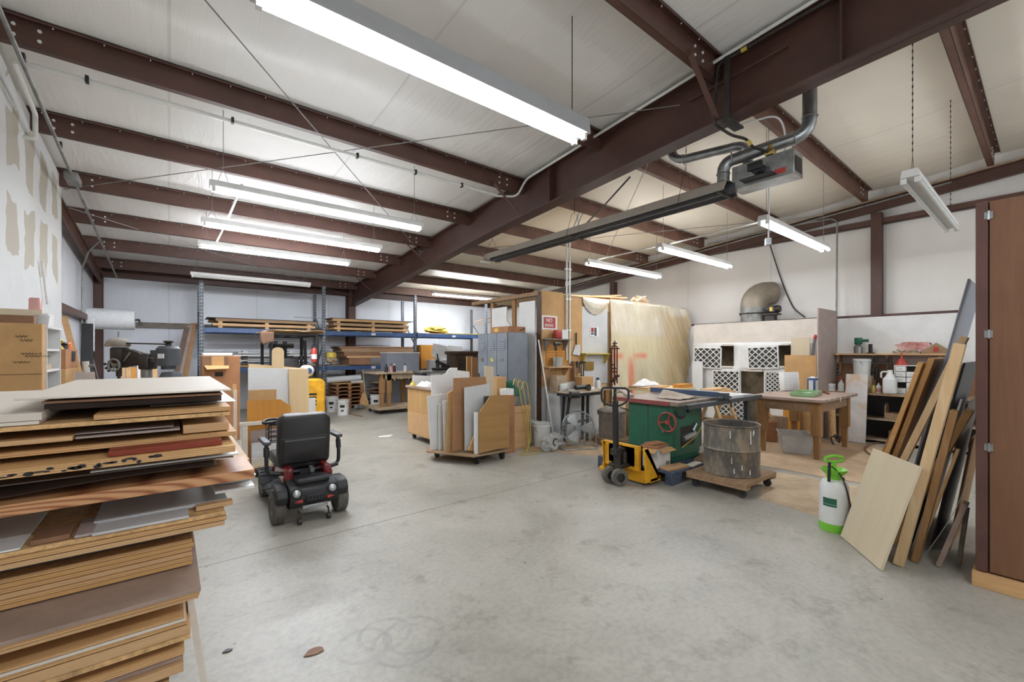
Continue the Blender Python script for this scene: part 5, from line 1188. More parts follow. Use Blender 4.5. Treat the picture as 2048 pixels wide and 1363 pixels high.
# white cardboard box on the pallet corner
t = thing('cardboard_box', 'open white cardboard box with brown flaps on the blue pallet', 'box', (4.57,3.02,.145))
bm = B(); box(bm, (4.44,2.86,.146),(4.70,3.12,.37)); obj('carton', bm, M['white'], t, bev=.003)
bm = B(); prism(bm, [(4.44,2.86,.371),(4.70,2.86,.371),(4.70,2.78,.345),(4.44,2.78,.34)], (0,0,.004)); obj('flap', bm, M['card'], t)
bm = B(); prism(bm, [(4.44,2.86,.371),(4.44,3.12,.371),(4.36,3.12,.33),(4.36,2.86,.33)], (0,0,.004)); obj('flap', bm, M['card'], t)
bm = B(); cbox(bm, (4.57,2.99,.384),(.30,.22,.02),.1); cbox(bm, (4.6,3.0,.405),(.22,.14,.015),-.2); obj('packing', bm, M['card2'], t)
bm = B(); box(bm, (4.60,2.8585,.17),(4.68,2.8595,.21)); obj('printed_mark', bm, M['grime'], t)
# drum on its dolly
t = thing('drum_dolly', 'square wooden dolly on casters under the oil drum', 'dolly', (4.93,2.26,0))
bm = B(); box(bm, (4.56,1.93,.125),(5.31,2.58,.165)); box(bm, (4.56,1.93,.095),(4.65,2.58,.124)); box(bm, (5.22,1.93,.095),(5.31,2.58,.124)); obj('deck', bm, M['oldwd'], t, bev=.003)
for x in (4.62,5.25):
    for y in (2.0,2.5): caster(t, x, y, .04, .094)
t = thing('oil_drum', 'stained open oil drum with paint drips standing on a dolly', 'drum', (4.93,2.25,.166))
def m_drum():
    m, nt, p = newmat('stained_drum'); p.inputs['Roughness'].default_value = .5; p.inputs['Metallic'].default_value = .3
    n = N(nt, 'ShaderNodeTexNoise'); n.inputs['Scale'].default_value = 3; n.inputs['Detail'].default_value = 10; n.inputs['Roughness'].default_value = .75; L(nt, coords(nt, (1.5,1.5,.7)), n.inputs['Vector'])
    L(nt, ramp(nt, n.outputs['Fac'], [(.3, (62,60,58)), (.45, (98,94,88)), (.58, (146,132,112)), (.75, (120,96,78))]), p.inputs['Base Color']); bump(nt, p, n.outputs['Fac'], .15, .005); return m
M['drum'] = m_drum(); r = .288
bm = B(); lathe(bm, [(0,.012),(r*.97,.012),(r*.985,0),(r,.006),(r*.985,.02),(r*.985,.255),(r*1.0,.265),(r*1.025,.275),(r*1.0,.287),(r*.985,.297),(r*.985,.525),(r*1.0,.53),(r*1.02,.54),(r*1.0,.548),(r*.97,.54),(r*.965,.3),(r*.96,.03),(0,.028)], None, 56); d = obj('shell', bm, M['drum'], t, world=False)
for k, (a, z1, z0, w_) in enumerate(((-2.02,.50,.36,.006),(-1.9,.50,.45,.005),(-1.86,.51,.47,.004),(-2.62,.10,.05,.005),(-2.05,.09,.04,.006),(-2.35,.14,.09,.004),(-2.7,.22,.15,.003),(-2.75,.5,.42,.004))):
    bm = B(); tube(bm, [(r*.99*cos(a),r*.99*sin(a),z1),(r*.99*cos(a),r*.99*sin(a),z0)], w_, 6, rads=[w_*.8,w_*1.2]); obj('paint_drip', bm, M['white'], d, world=False)
# brown paper sheets on the floor
def floor_sheet(lab, pts, z, m):
    bm = B(); q = []
    n = len(pts)
    for i in range(n):
        a = fl(*pts[i]); c = fl(*pts[(i+1)%n]); k = max(1, int((c-a).length/.12))
        for j in range(k):
            p = a.lerp(c, j/k); e = .022*noise.noise(p*5.0) if j else 0
            q.append(V((p.x+e, p.y+e*.7, z)))
    vs = [bm.verts.new(p) for p in q]; f = bm.faces.new(vs); r_ = bmesh.ops.extrude_face_region(bm, geom=[f])
    for v in r_['geom']:
        if isinstance(v, bmesh.types.BMVert): v.co.z += .002
    bmesh.ops.triangulate(bm, faces=[f for f in bm.faces if len(f.verts) > 4])
    return one('floor_paper', bm, M[m], lab, 'floor paper', 'brown paper laid on the floor at the right')
M['kraft'] = mat('dusty_kraft_paper', (180,150,118), .85, 0, .16, 1.6, .1, c2=(204,176,142))
M['kraft2'] = mat('dusty_kraft_paper_pale', (190,164,132), .85, 0, .18, 2.2, .1, c2=(208,186,156))
floor_sheet('ragged brown paper nearest the camera, beside the pump sprayer', [(1519,998),(1556,1008),(1591,1018),(1640,1034),(1700,1012),(1730,975),(1660,962),(1560,944),(1524,950)], .0, 'kraft2')
floor_sheet('brown floor paper in the middle, around the wooden table', [(1521,931),(1560,937),(1650,955),(1735,968),(1800,905),(1760,893),(1640,876),(1540,872),(1500,890)], .0025, 'kraft')
floor_sheet('brown floor paper by the white filter wall', [(1536,900),(1545,868),(1640,874),(1640,860),(1520,856),(1430,868),(1420,890)], .005, 'kraft2')
floor_sheet('brown floor paper under the saw and the fan, left of the pallet jack', [(1040,897),(1200,912),(1236,915),(1236,880),(1140,872)], .0, 'kraft')
# ============================================================ filter wall (exhaust plenum) along the right wall
PX = 9.18
M['over'] = mat('overspray_brown', (166,150,124), .85, 0, .22, 7, .2)
t = thing('exhaust_plenum', 'white plywood exhaust plenum with square filter openings along the right wall', 'exhaust plenum', (9.4, 3.8, 0))
def R(u0, v0, u1, v1, x=PX):
    a = onX(u0, v1, x); c = onX(u1, v0, x); return (min(a.y,c.y), max(a.y,c.y), min(a.z,c.z), max(a.z,c.z))
ya, yb = onX(1640,720,PX).y, 5.02
zt = 1.70
bm = B(); prism(bm, [(PX,ya,zt),(PX,yb,zt),(9.22,yb,2.10),(9.22,ya,2.10)], (.02,0,0)); box(bm, (9.22,ya,2.102),(9.66,yb,2.118)); obj('sloped_top', bm, mat('pale_overspray', (206,196,184), .8, 0, .06, 3), t)
holes = [R(1441,691,1468,731), R(1556,690,1582,731), R(1482,743,1528,786), R(1498,795,1540,850)]
fil = [R(1389,694,1444,735), R(1498,692,1560,736), R(1427,741,1481,780), R(1530,743,1574,785), R(1440,800,1494,836)]
ys = sorted(set([ya, yb] + [q for h in holes for q in h[:2]])); zs = sorted(set([.05, zt] + [q for h in holes for q in h[2:]]))
bm = B()
for y0, y1 in zip(ys, ys[1:]):
    for z0, z1 in zip(zs, zs[1:]):
        cy, cz = (y0+y1)/2, (z0+z1)/2
        if any(h[0] < cy < h[1] and h[2] < cz < h[3] for h in holes): continue
        vs = [bm.verts.new(p) for p in ((PX,y0,z0),(PX,y1,z0),(PX,y1,z1),(PX,y0,z1))]; bm.faces.new(vs)
bmesh.ops.remove_doubles(bm, verts=bm.verts[:], dist=1e-5); obj('front_panel', bm, M['white'], t, solid=.016)
bm = B(); box(bm, (9.62,ya,.05),(9.655,yb,2.1)); obj('back_panel', bm, M['over'], t)
for y in (ya, yb-.02): bm = B(); prism(bm, [(PX+.022,y,.05),(9.61,y,.05),(9.61,y,2.09),(9.245,y,2.09),(PX+.022,y,zt)], (0,.02,0)); obj('end_panel', bm, M['white'], t)
bm = B(); box(bm, (PX+.02,ya+.03,0),(9.6,yb-.03,.045)); obj('plinth', bm, M['over'], t)
for h in holes[:3]:
    bm = B()
    box(bm, (PX-.035,h[0]+.02,h[3]),(PX-.009,h[1]-.06,h[3]+.035)); box(bm, (PX-.035,h[0]+.02,h[2]-.035),(PX-.009,h[1]-.06,h[2])); obj('ledge', bm, M['maplew'], t)
M['ftan'] = mat('filter_pleat', (96,94,92), .9, 0, .3, 30)
FG = 'pleated filters set against the exhaust plenum'
def filt(lab, y0, y1, z0, z1, tilt=0.0, x=PX-.052):
    t = thing('air_filter', lab, 'filter', (x, (y0+y1)/2, z0), 0, FG); m0 = MX.Translation((x,(y0+y1)/2,z0)) @ MX.Rotation(tilt,4,'X'); w_, h_ = (y1-y0), (z1-z0)
    n = 22; bm = B()
    pr = []
    for k in range(n+1): pr.append((.012 if k % 2 else .030, h_*(.03+.94*k/n)))
    g = [[bm.verts.new(m0 @ V((px, sy*(w_/2-.012), pz))) for sy in (-1,1)] for px, pz in pr]
    for a, c in zip(g, g[1:]): bm.faces.new((a[0],a[1],c[1],c[0]))
    o = obj('pleats', bm, M['ftan'], t); 
    bm = B()
    for lo, hi in (((0,-w_/2,0),(.034,w_/2,.022)),((0,-w_/2,h_-.022),(.034,w_/2,h_)),((0,-w_/2,.022),(.034,-w_/2+.022,h_-.022)),((0,w_/2-.022,.022),(.034,w_/2,h_-.022))): box(bm, lo, hi, m0)
    nd = 4
    for s in (-1,1):
        for k in range(-nd, nd+1):
            c0 = k*w_/nd*.9
            # diagonal strap clipped to the frame
            p = []
            for e in range(2): pass
            y_a, z_a = c0 - s*h_*.55, 0.0; y_b, z_b = c0 + s*h_*.55, h_
            def clip(ya_, za_, yb_, zb_):
                t0, t1 = 0.0, 1.0; dy = yb_-ya_
                for lim in (-w_/2+.01, w_/2-.01):
                    tt = (lim-ya_)/dy
                    if (lim < 0) == (dy > 0): t0 = max(t0, tt)
                    else: t1 = min(t1, tt)
                return (t0, t1)
            a_, b_ = clip(y_a, z_a, y_b, z_b)
            if b_ - a_ < .05: continue
            q0 = m0 @ V((-.002, y_a+(y_b-y_a)*a_, h_*a_)); q1 = m0 @ V((-.002, y_a+(y_b-y_a)*b_, h_*b_)); beam(bm, q0, q1, .016, .003, (1,0,0))
    obj('frame', bm, M['paper'], t); return t
nm = ['upper air filter at the far left of the plenum, beside the plastic sheeting', 'upper air filter at the middle of the plenum, slightly tilted', 'lower air filter left of the big square opening', 'lower air filter right of the big square opening', 'bottom air filter standing behind the sawhorse']
for k, f in enumerate(fil): filt(nm[k], *f, tilt=(.02, -.04, 0, .015, .0)[k])
bm = B(); box(bm, (PX-.10,4.76,.0),(PX-.075,5.0,1.30)); one('white_board', bm, M['mel'], 'white board with a grooved edge under the far left filter', 'board')
# exhaust duct on the plenum
t = thing('exhaust_duct', 'fat grey exhaust duct elbow running from the plenum into the right wall', 'duct', (9.42, 3.72, 2.0))
c = onX(1507, 620, 9.44); cy = c.y; r = .235
bm = B(); lathe(bm, [(r,2.12),(r,2.30)], MX.Translation((9.44,cy,0)), 32); lathe(bm, [(r+.004,2.30),(r+.006,2.42)], MX.Translation((9.44,cy,0)), 32); obj('riser', bm, M['galv_d'], t)
bm = B(); tube(bm, [(9.44+r*1.02*cos(a*pi/16),cy+r*1.02*sin(a*pi/16),2.29) for a in range(32)], .014, 6, closed=True)
for k in range(8): cyl(bm, (9.44+(r+.03)*cos(k*pi/4),cy+(r+.03)*sin(k*pi/4),2.27),(9.44+(r+.03)*cos(k*pi/4),cy+(r+.03)*sin(k*pi/4),2.31),.012,6)
obj('flange', bm, M['iron'], t)
bm = B(); el = [V((9.44,cy,2.40)), V((9.44,cy,2.46))]
for k in range(1,7):
    a = pi/2*k/6; el.append(V((9.44+.30*(1-cos(a)), cy-.14*(1-cos(a)), 2.46+.26*sin(a))))
el.append(V((9.84,cy-.19,2.725))); tube(bm, el, r+.006, 28, caps=False); 
M['ductb'] = mat('dusty_duct', (146,134,118), .6, .3, .14, 4); obj('elbow', bm, M['ductb'], t)
bm = B(); box(bm, (9.25,cy-.50,2.24),(9.5,cy-.25,2.27)); box(bm, (9.28,cy-.44,2.12),(9.44,cy-.27,2.24)); obj('motor_mount', bm, M['iron'], t)
bm = B(); cyl(bm, (9.36,cy-.30,2.35),(9.36,cy-.50,2.35),.075,16); cyl(bm, (9.36,cy-.50,2.35),(9.36,cy-.53,2.35),.06,16); box(bm, (9.27,cy-.46,2.29),(9.3,cy-.36,2.4)); mo = obj('fan_motor', bm, M['iron'], t)
bm = B(); box(bm, (9.265,cy-.42,2.31),(9.2695,cy-.37,2.39)); obj('rating_plate', bm, M['hose'], mo)
# cable from the ceiling box to the motor
bm = B(); pts = [onX(1537,480,9.78), onX(1556,540,9.82), onX(1570,580,9.82), onX(1588,618,9.82), onX(1610,634,9.82)]; tube(bm, fillet(pts, .3, 5), .012, 6); one('cable', bm, M['cable'], 'black cable curving down the right wall beside the exhaust duct', 'cable')
# panels leaning at the plenum
LB = 'boards leaning on the exhaust plenum'
def rb(name, lab, u0, v0, u1, v1, x, th, m, z0=None, cat='board', slope=0.0):
    y0, y1, za, zb = R(u0, v0, u1, v1, x); za = za if z0 is None else z0
    bm = B(); prism(bm, [(x,y0,za),(x,y1,za),(x+slope,y1,zb),(x+slope,y0,zb)], (th,0,0)); return one(name, bm, M[m], lab, cat, LB, bev=.002)
rb('plywood_board', 'narrow striped plywood board behind the tan panel at the plenum', 1582, 674, 1619, 780, 9.06, .014, 'birch', .0)
rb('tan_sheet', 'square tan fibreboard leaning upright at the right end of the plenum', 1569, 710, 1633, 790, 8.98, .014, 'card', .0, 'sheet')
rb('amber_sheet', 'amber board standing lower behind the wooden table', 1566, 800, 1600, 840, 8.90, .02, 'amber', .0, 'sheet')
bm = B(); y0, y1, za, zb = R(1633,614,1655,770,9.0); prism(bm, [(8.86,ya-.02,0),(9.62,ya-.02,0),(9.62,ya-.02,zb),(8.86,ya-.02,zb)], (0,-.02,0)); 
pq = onX(1633, 614, 8.75)
bm.free(); bm = B(); yq = onX(1634,700,8.62).y; ze = onX(1634,615,8.62).z; box(bm, (8.62,yq-.018,.0),(9.60,yq,ze)); one('grey_partition', bm, M['mauve'], 'tall narrow mauve grey panel standing edge on between plenum and shelves', 'panel')
t = thing('caulking_gun', 'thin tool with a red head hanging left of the tall grey panel', 'hand tool', onX(1627,690,9.05)); a = onX(1626,711,9.13); c = onX(1629,676,9.13)
bm = B(); tube(bm, [a, c], .02, 8); obj('rod', bm, M['galv_d'], t); bm = B(); tube(bm, [c, c+V((0,-.03,.06))], .03, 8); obj('head', bm, M['red'], t); bm = B(); tube(bm, [a+V((0,.01,-.1)), a], .022, 8); obj('grip', bm, M['black'], t)
# ============================================================ wooden work table
t = thing('work_table', 'old wooden table with stepped square legs before the filter wall', 'table', (7.7,2.4,0))
x0,x1,y0,y1 = 7.02,8.42,2.0,2.82
bm = B(); box(bm, (x0-.10,y0-.07,.81),(x1+.1,y1+.07,.85)); obj('top', bm, M['taupe'], t, bev=.004)
bm = B(); box(bm, (x0+.02,y0+.015,.66),(x1-.02,y0+.045,.809)); box(bm, (x0+.02,y1-.045,.66),(x1-.02,y1-.015,.809)); box(bm, (x0+.015,y0+.05,.66),(x0+.045,y1-.05,.809)); box(bm, (x1-.045,y0+.05,.66),(x1-.015,y1-.05,.809)); obj('apron', bm, M['oldwd'], t, bev=.002)
for x in (x0,x1):
    for y in (y0,y1):
        sx = 1 if x == x0 else -1; sy = 1 if y == y0 else -1
        bm = B(); box(bm, (min(x,x+sx*.12),min(y,y+sy*.12),.33),(max(x,x+sx*.12),max(y,y+sy*.12),.808))
        a = [(x+sx*.02,y+sy*.02),(x+sx*.10,y+sy*.02),(x+sx*.10,y+sy*.10),(x+sx*.02,y+sy*.10)]
        lo = [bm.verts.new((x+sx*.06+(px-x-sx*.06)*.75, y+sy*.06+(py-y-sy*.06)*.75, 0)) for px, py in a]; hi = [bm.verts.new((px,py,.33)) for px, py in a]
        for k in range(4): bm.faces.new((lo[k],lo[(k+1)%4],hi[(k+1)%4],hi[k]))
        bm.faces.new(lo)
        obj('leg', bm, M['oldwdZ'], t, bev=.003)
for k in range(5):
    x = x0+.1+k*.25; bm = B(); box(bm, (x,y0-.0725,.835-.05*(k == 2)),(x+.03,y0-.0705,.85)); obj('paint_drip', bm, M['white'], t)
tz = .8505
t = thing('glass_tray', 'pale green glass tray on the wooden work table', 'tray', (7.55,2.2,tz))
M['gglass'] = mat('green_glass', (150,190,140), .12, 0, .06, 6, alpha=.75)
bm = B(); cbox(bm, (7.5,2.32,tz+.006),(.55,.28,.01),.1)
for dx, dy, sx, sy in ((0,.14,.55,.012),(0,-.14,.55,.012),(.275,0,.012,.28),(-.275,0,.012,.28)):
    m = MX.Translation((7.5,2.32,tz+.035)) @ MX.Rotation(.1,4,'Z') @ MX.Translation((dx,dy,0)); box(bm, (-sx/2,-sy/2,-.03),(sx/2,sy/2,.03), m)
obj('bowl', bm, M['gglass'], t, bev=.004); bm = B(); cbox(bm, (7.56,2.30,tz+.025),(.2,.08,.02),.5); obj('rag_strip', bm, M['rag'], t); t.location.z = tz
t = thing('solvent_can', 'blue rectangular solvent can on the wooden work table', 'can', (8.12,2.42,tz))
bm = B(); rbox(bm, (-.085,-.055,.001),(.085,.055,.235),.012,2); obj('body', bm, M['blue'], t, world=False); bm = B(); box(bm, (-.06,-.0575,.02),(.06,-.0555,.2)); box(bm, (-.0875,-.03,.03),(-.0855,.03,.2)); obj('printed_label', bm, M['melg'], t, world=False); bm = B(); lathe(bm, [(.025,.236),(.025,.262),(0,.262)],None,14); rbox(bm, (-.08,-.05,.2355),(.08,.05,.242),.002,1); obj('cap', bm, M['white'], t, world=False)
t = thing('block_tray', 'white perforated block standing upright on the wooden work table', 'block', (8.1,2.68,tz)); m = MX.Translation((8.16,2.76,tz+.006)) @ MX.Rotation(-.5,4,'Z') @ MX.Rotation(-.1,4,'X')
bm = B(); rbox(bm, (-.15,-.05,0),(.15,.05,.31),.008,2,m); obj('block', bm, M['white'], t)
for i in range(7):
    bm = B(); [box(bm, (-.128+.037*i,-.0525,.022+.037*j),(-.108+.037*i,-.0505,.042+.037*j),m) for j in range(8)]; obj('hole_row', bm, M['melg'], t)['kind'] = 'stuff'
bm = B(); beam(bm, (7.5,2.53,tz+.012),(8.5,2.57,tz+.012),.03,.02); one('stick', bm, M['pine'], 'long pale stick lying along the back of the work table', 'stick')
bm = B(); beam(bm, (7.95,2.16,tz+.012),(8.5,2.42,tz+.012),.03,.02); one('stick', bm, M['redwd'], 'red stick lying at the right of the work table', 'stick')
# bin and cartons under the table
t = thing('plastic_bin', 'cloudy clear plastic bin under the wooden work table', 'bin', (7.42,2.45,.0085)); m = MX.Translation((7.42,2.45,.0085)) @ MX.Rotation(.45,4,'Z'); bm = B(); n = 4
ri = [(.24,.17,.0),(.27,.20,.26),(.285,.215,.265),(.285,.215,.275),(.262,.192,.275),(.232,.162,.008)]
rings = [[bm.verts.new(m @ V((x*sx, y*sy, z))) for sx, sy in ((1,1),(-1,1),(-1,-1),(1,-1))] for x, y, z in ri]
for a, c in zip(rings, rings[1:]):
    for k in range(4): bm.faces.new((a[k],a[(k+1)%4],c[(k+1)%4],c[k]))
bm.faces.new(rings[0]); bm.faces.new(rings[-1]); obj('tub', bm, M['clear'], t, bev=.006)
bm = B(); cbox(bm, (8.0,3.05,.17),(.35,.3,.32),.3); t = one('carton', bm, M['card2'], 'brown carton standing behind the wooden work table', 'carton', bev=.004)
bm = B(); prism(bm, [(7.86,2.86,.335),(8.14,2.94,.335),(8.1,3.06,.46),(7.82,2.98,.46)], (0,0,.004)); obj('flap', bm, M['card'], t)
bm = B(); cbox(bm, (8.32,2.99,.20),(.09,.26,.38),.2); one('perforated_block', bm, M['dust'], 'tan perforated block on end behind the work table', 'block')
bm = B(); cyl(bm, (8.85,2.35,.008),(8.9,2.38,.68),.055,14); one('paper_roll', bm, M['osb'], 'tan roll of paper standing behind the right table leg', 'roll')
bm = B(); beam(bm, (8.86,2.22,.03),(9.0,2.26,.8),.07,.03,(1,0,0)); one('plank', bm, M['oldwdZ'], 'pale plank leaning at the bench right of the paper roll', 'plank')
bm = B(); pq = [(8.2+.3*q/12, 2.2+.05*sin(q*.9), .02+.12*abs(sin(q*.5))) for q in range(13)]; tube(bm, [(x+.15,y-.0,z) for x, y, z in pq], .012, 6); one('hose', bm, M['cable'], 'black hose looping on the floor under the work table', 'hose')
# ============================================================ bench and shelf on the right wall
t = thing('wall_bench', 'open fronted bench full of junk along the right wall', 'bench', (9.4,1.4,0))
bx = 9.08; zb = .82
bm = B(); box(bm, (bx,.45,zb-.03),(9.66,2.50,zb)); obj('top', bm, M['oldwd'], t, bev=.003)
for z in (.06,.40): bm = B(); box(bm, (bx+.04,.5,z-.015),(9.64,2.45,z)); obj('shelf_board', bm, M['dust'], t)
bm = B(); box(bm, (9.645,.46,0),(9.66,2.49,zb-.031)); obj('back_board', bm, M['slate'], t)
for y in (.46,1.28,2.46): bm = B(); box(bm, (bx+.02,y,0),(9.64,y+.025,zb-.031)); obj('divider', bm, M['mauve'], t)
bm = B(); box(bm, (9.655,.4,.822),(9.675,2.52,1.30)); one('brown_backing', bm, M['hardb'], 'brown board on the wall between bench and shelf', 'board')
y0, y1, z0, z1 = R(1670,707,1897,715,9.45)
t = thing('wall_shelf', 'long pine shelf on the right wall above the bench', 'shelf', (9.5,(y0+y1)/2,z0))
bm = B(); box(bm, (9.42,y0,z1-.025),(9.675,y1,z1)); obj('board', bm, M['pineY'], t, bev=.002)
bm = B(); box(bm, (9.655,y0,z1-.16),(9.675,y1,z1-.026)); obj('cleat', bm, M['mauve'], t)
for y in (y1-.06,(y0+y1)/2,y0+.08):
    bm = B(); prism(bm, [(9.65,y,z1-.027),(9.45,y,z1-.027),(9.46,y,z1-.06),(9.58,y,z1-.16),(9.62,y,z1-.35),(9.65,y,z1-.35)], (0,.03,0)); obj('bracket', bm, M['oldwdZ'], t)
sz = z1 + .0005
t = thing('spray_gun', 'spray gun with a metal cup and green fitting at the left of the long shelf', 'spray gun', (9.53,onX(1716,700,9.53).y,sz))
bm = B(); lathe(bm, [(0,0),(.06,0),(.065,.12),(.03,.16),(0,.16)],None,18); obj('cup', bm, M['galv'], t, world=False); bm = B(); rbox(bm, (-.03,-.06,.16),(.03,.05,.28),.012,2); rbox(bm, (-.02,-.15,.2),(.02,-.05,.25),.008,1); obj('gun', bm, M['green'], t, world=False)
bm = B(); y = onX(1741,700,9.53).y; lathe(bm, [(.06,0),(.06,.015),(.03,.02),(.028,.16),(.035,.165),(0,.165)], MX.Translation((9.53,y,sz)), 16); one('candle_stick', bm, M['black'], 'black round post tool beside the spray gun on the long shelf', 'tool')
bm = B(); y = onX(1838,700,9.55).y
for k in range(7): cyl(bm, (9.52+.02*k%3*.01,y+.05*k-.02,sz+.02+.01*(k%3)),(9.56,y+.05*k+.02,sz+.03+.03*(k%2)),.018,6)
box(bm, (9.48,y-.02,sz),(9.62,y+.28,sz+.02)); one('pruning_saw', bm, M['dust'], 'tan and grey sanding tools in the middle of the long shelf', 'tool')
y0_, y1_, z0_, z1_ = R(1808,684,1848,702,9.675)
M['redsplat'] = mat('red_overspray', (206,96,84), .8, 0, .2, 9, c2=(232,196,190))
bm = B(); vs = []
for k in range(40):
    a = 2*pi*k/40; q = 1+.35*noise.noise(V((cos(a)*2.4, sin(a)*2.4, 7))); vs.append((9.678,(y0_+y1_)/2+.22*cos(a)*q, (z0_+z1_)/2+.05*sin(a)*q+.03-(.09*abs(sin(k*1.9)) if 22 < k < 38 else 0)))
prism(bm, vs, (-.002,0,0)); bmesh.ops.triangulate(bm, faces=[f for f in bm.faces if len(f.verts) > 4]); one('paint_splash', bm, M['redsplat'], 'red paint splash on the white wall over the long shelf', 'paint mark')
t = thing('bird_house', 'small wooden house shaped box at the right of the long shelf', 'box', (9.54,onX(1873,700,9.54).y,sz))
bm = B(); prism(bm, [(-.06,-.16,.0),(-.06,.16,.0),(-.06,.16,.04),(-.06,.0,.17),(-.06,-.16,.04)], (.12,0,0)); obj('body', bm, M['oldwd'], t, world=False); bm = B(); box(bm, (-.065,-.03,.03),(-.061,.03,.1)); obj('red_patch', bm, M['red'], t, world=False)
# on the bench
def byx(u, x): return onX(u, 770, x).y
t = bucket('pail', 'white plastic pail on the right wall bench', (9.42, byx(1724,9.42), zb+.0005), .13, .29)
for k in t.children: pass
t.location.z = zb + .281
bm = B(); box(bm, (9.28,byx(1724,9.42)-.16,zb+.0005),(9.56,byx(1724,9.42)+.16,zb+.28)); one('carton', bm, M['dust'], 'dusty carton under the white pail on the right wall bench', 'carton', bev=.004)
t = thing('chemical_jug', 'large cream jug with a handle on the right wall bench', 'jug', (9.175, byx(1780,9.18), zb+.0005))
bm = B(); rbox(bm, (-.08,-.085,0),(.08,.085,.27),.035,3); lathe(bm, [(.075,.25),(.045,.32),(.035,.34),(.035,.39),(0,.39)],None,18); tube(bm, fillet([(0,.03,.36),(0,.11,.36),(0,.11,.26)],.03), .014, 8); obj('body', bm, M['milk'], t, world=False)
t = thing('drawer_cabinet', 'white small parts drawer cabinet on the right wall bench', 'drawer cabinet', (9.38, byx(1815,9.38), zb+.0005))
bm = B(); w_, h_ = .29, .47
for lo, hi in (((-.11,-w_/2,0),(.13,w_/2,.012)),((-.11,-w_/2,h_-.012),(.13,w_/2,h_)),((-.11,-w_/2,.012),(.13,-w_/2+.012,h_-.012)),((-.11,w_/2-.012,.012),(.13,w_/2,h_-.012)),((.12,-w_/2,.012),(.13,w_/2,h_-.012))): box(bm, lo, hi)
obj('case', bm, M['white'], t, world=False)
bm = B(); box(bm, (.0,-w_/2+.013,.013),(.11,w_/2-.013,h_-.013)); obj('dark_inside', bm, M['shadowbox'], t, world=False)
for r_ in range(5):
    for c_ in range(2):
        if (r_, c_) in ((4,0),(1,1)): continue
        y = -w_/2+.015+c_*.132; z = .015+r_*.089
        bm = B(); box(bm, (-.108,y+.004,z+.003),(-.003,y+.126,z+.083)); d = obj('drawer', bm, M['white'], t, world=False, bev=.002); bm = B(); box(bm, (-.116,y+.045,z+.036),(-.1085,y+.085,z+.047)); obj('pull', bm, M['melg'], d, world=False)
t = thing('red_funnel', 'red plastic funnel upside down on the drawer cabinet', 'funnel', (9.36, byx(1803,9.36), zb+.471)); bm = B(); lathe(bm, [(.085,0),(.085,.012),(.03,.1),(.014,.12),(.010,.2),(.006,.2)],None,20); obj('cone', bm, M['red'], t, world=False)
t = thing('glue_bottle', 'small pink topped bottle on the right wall bench', 'bottle', (9.25, byx(1757,9.14)+.02, zb+.0005)); bm = B(); lathe(bm, [(0,0),(.035,0),(.035,.11),(.01,.15),(0,.18)],None,14); obj('body', bm, M['milk'], t, world=False); bm = B(); lathe(bm, [(.0358,.02),(.0358,.09)],None,14); obj('printed_label', bm, M['redsplat'], t, world=False)
t = thing('glue_bottle', 'slim yellowish bottle left of the pink topped bottle on the bench', 'bottle', (9.25, byx(1750,9.25)+.02, zb+.0005)); bm = B(); lathe(bm, [(0,0),(.028,0),(.028,.09),(.01,.12),(0,.15)],None,14); obj('body', bm, M['yfoam'], t, world=False)
t = thing('spray_cleaner', 'white trigger spray bottle at the left end of the right wall bench', 'bottle', (9.2, byx(1682,9.2), zb+.0005)); bm = B(); lathe(bm, [(0,0),(.045,0),(.045,.13),(.02,.17),(.018,.2),(0,.2)],None,16); obj('body', bm, M['milk'], t, world=False); bm = B(); rbox(bm, (-.06,-.016,.2),(.03,.016,.24),.006,1); obj('trigger', bm, M['red'], t, world=False)
t = thing('paint_tin', 'white topped paint tin left of the trigger spray bottle', 'tin', (9.22, byx(1662,9.22), zb+.0005)); bm = B(); lathe(bm, [(0,0),(.07,0),(.07,.10),(.074,.105),(.074,.12),(0,.12)],None,20); obj('body', bm, M['white'], t, world=False); bm = B(); lathe(bm, [(.0706,.02),(.0706,.09)],None,20); obj('printed_label', bm, M['melg'], t, world=False)
for k, u in enumerate((1753,1759,1781,1787)):
    y = byx(u,9.6); bm = B(); z = z1 - .04 - .01*k; x = 9.47
    box(bm, (x-.012,y-.010,z-.40+.06*k),(x+.0,y+.010,z)); box(bm, (x-.09,y-.014,z-.05),(x-.012,y+.014,z-.01)); box(bm, (x-.09,y-.014,z-.26),(x-.012,y+.014,z-.21)); cyl(bm, (x-.06,y,z-.36),(x-.06,y,z-.21),.014,8)
    one('bar_clamp', bm, M['iron'], ('first', 'second', 'third', 'fourth')[k] + ' from the left of the clamps hung under the long shelf', 'clamp', 'clamps hung under the long shelf')
bm = B(); box(bm, (9.655,byx(1672,9.65)-.045,1.0),(9.675-.0005,byx(1672,9.65)+.045,1.1)); 
bm.free(); t = thing('power_outlet', 'four socket outlet with a grey plate at the left end of the bench wall', 'outlet', (9.65, byx(1672,9.65), 1.16)); bm = B(); box(bm, (-.012,-.06,-.06),(.003,.06,.06)); obj('plate', bm, M['galv_d'], t, world=False)
for i in (-1,1):
    for j in (-1,1): bm = B(); box(bm, (-.016,.028*i-.018,.028*j-.018),(-.0125,.028*i+.018,.028*j+.018)); obj('socket', bm, M['black'], t, world=False)
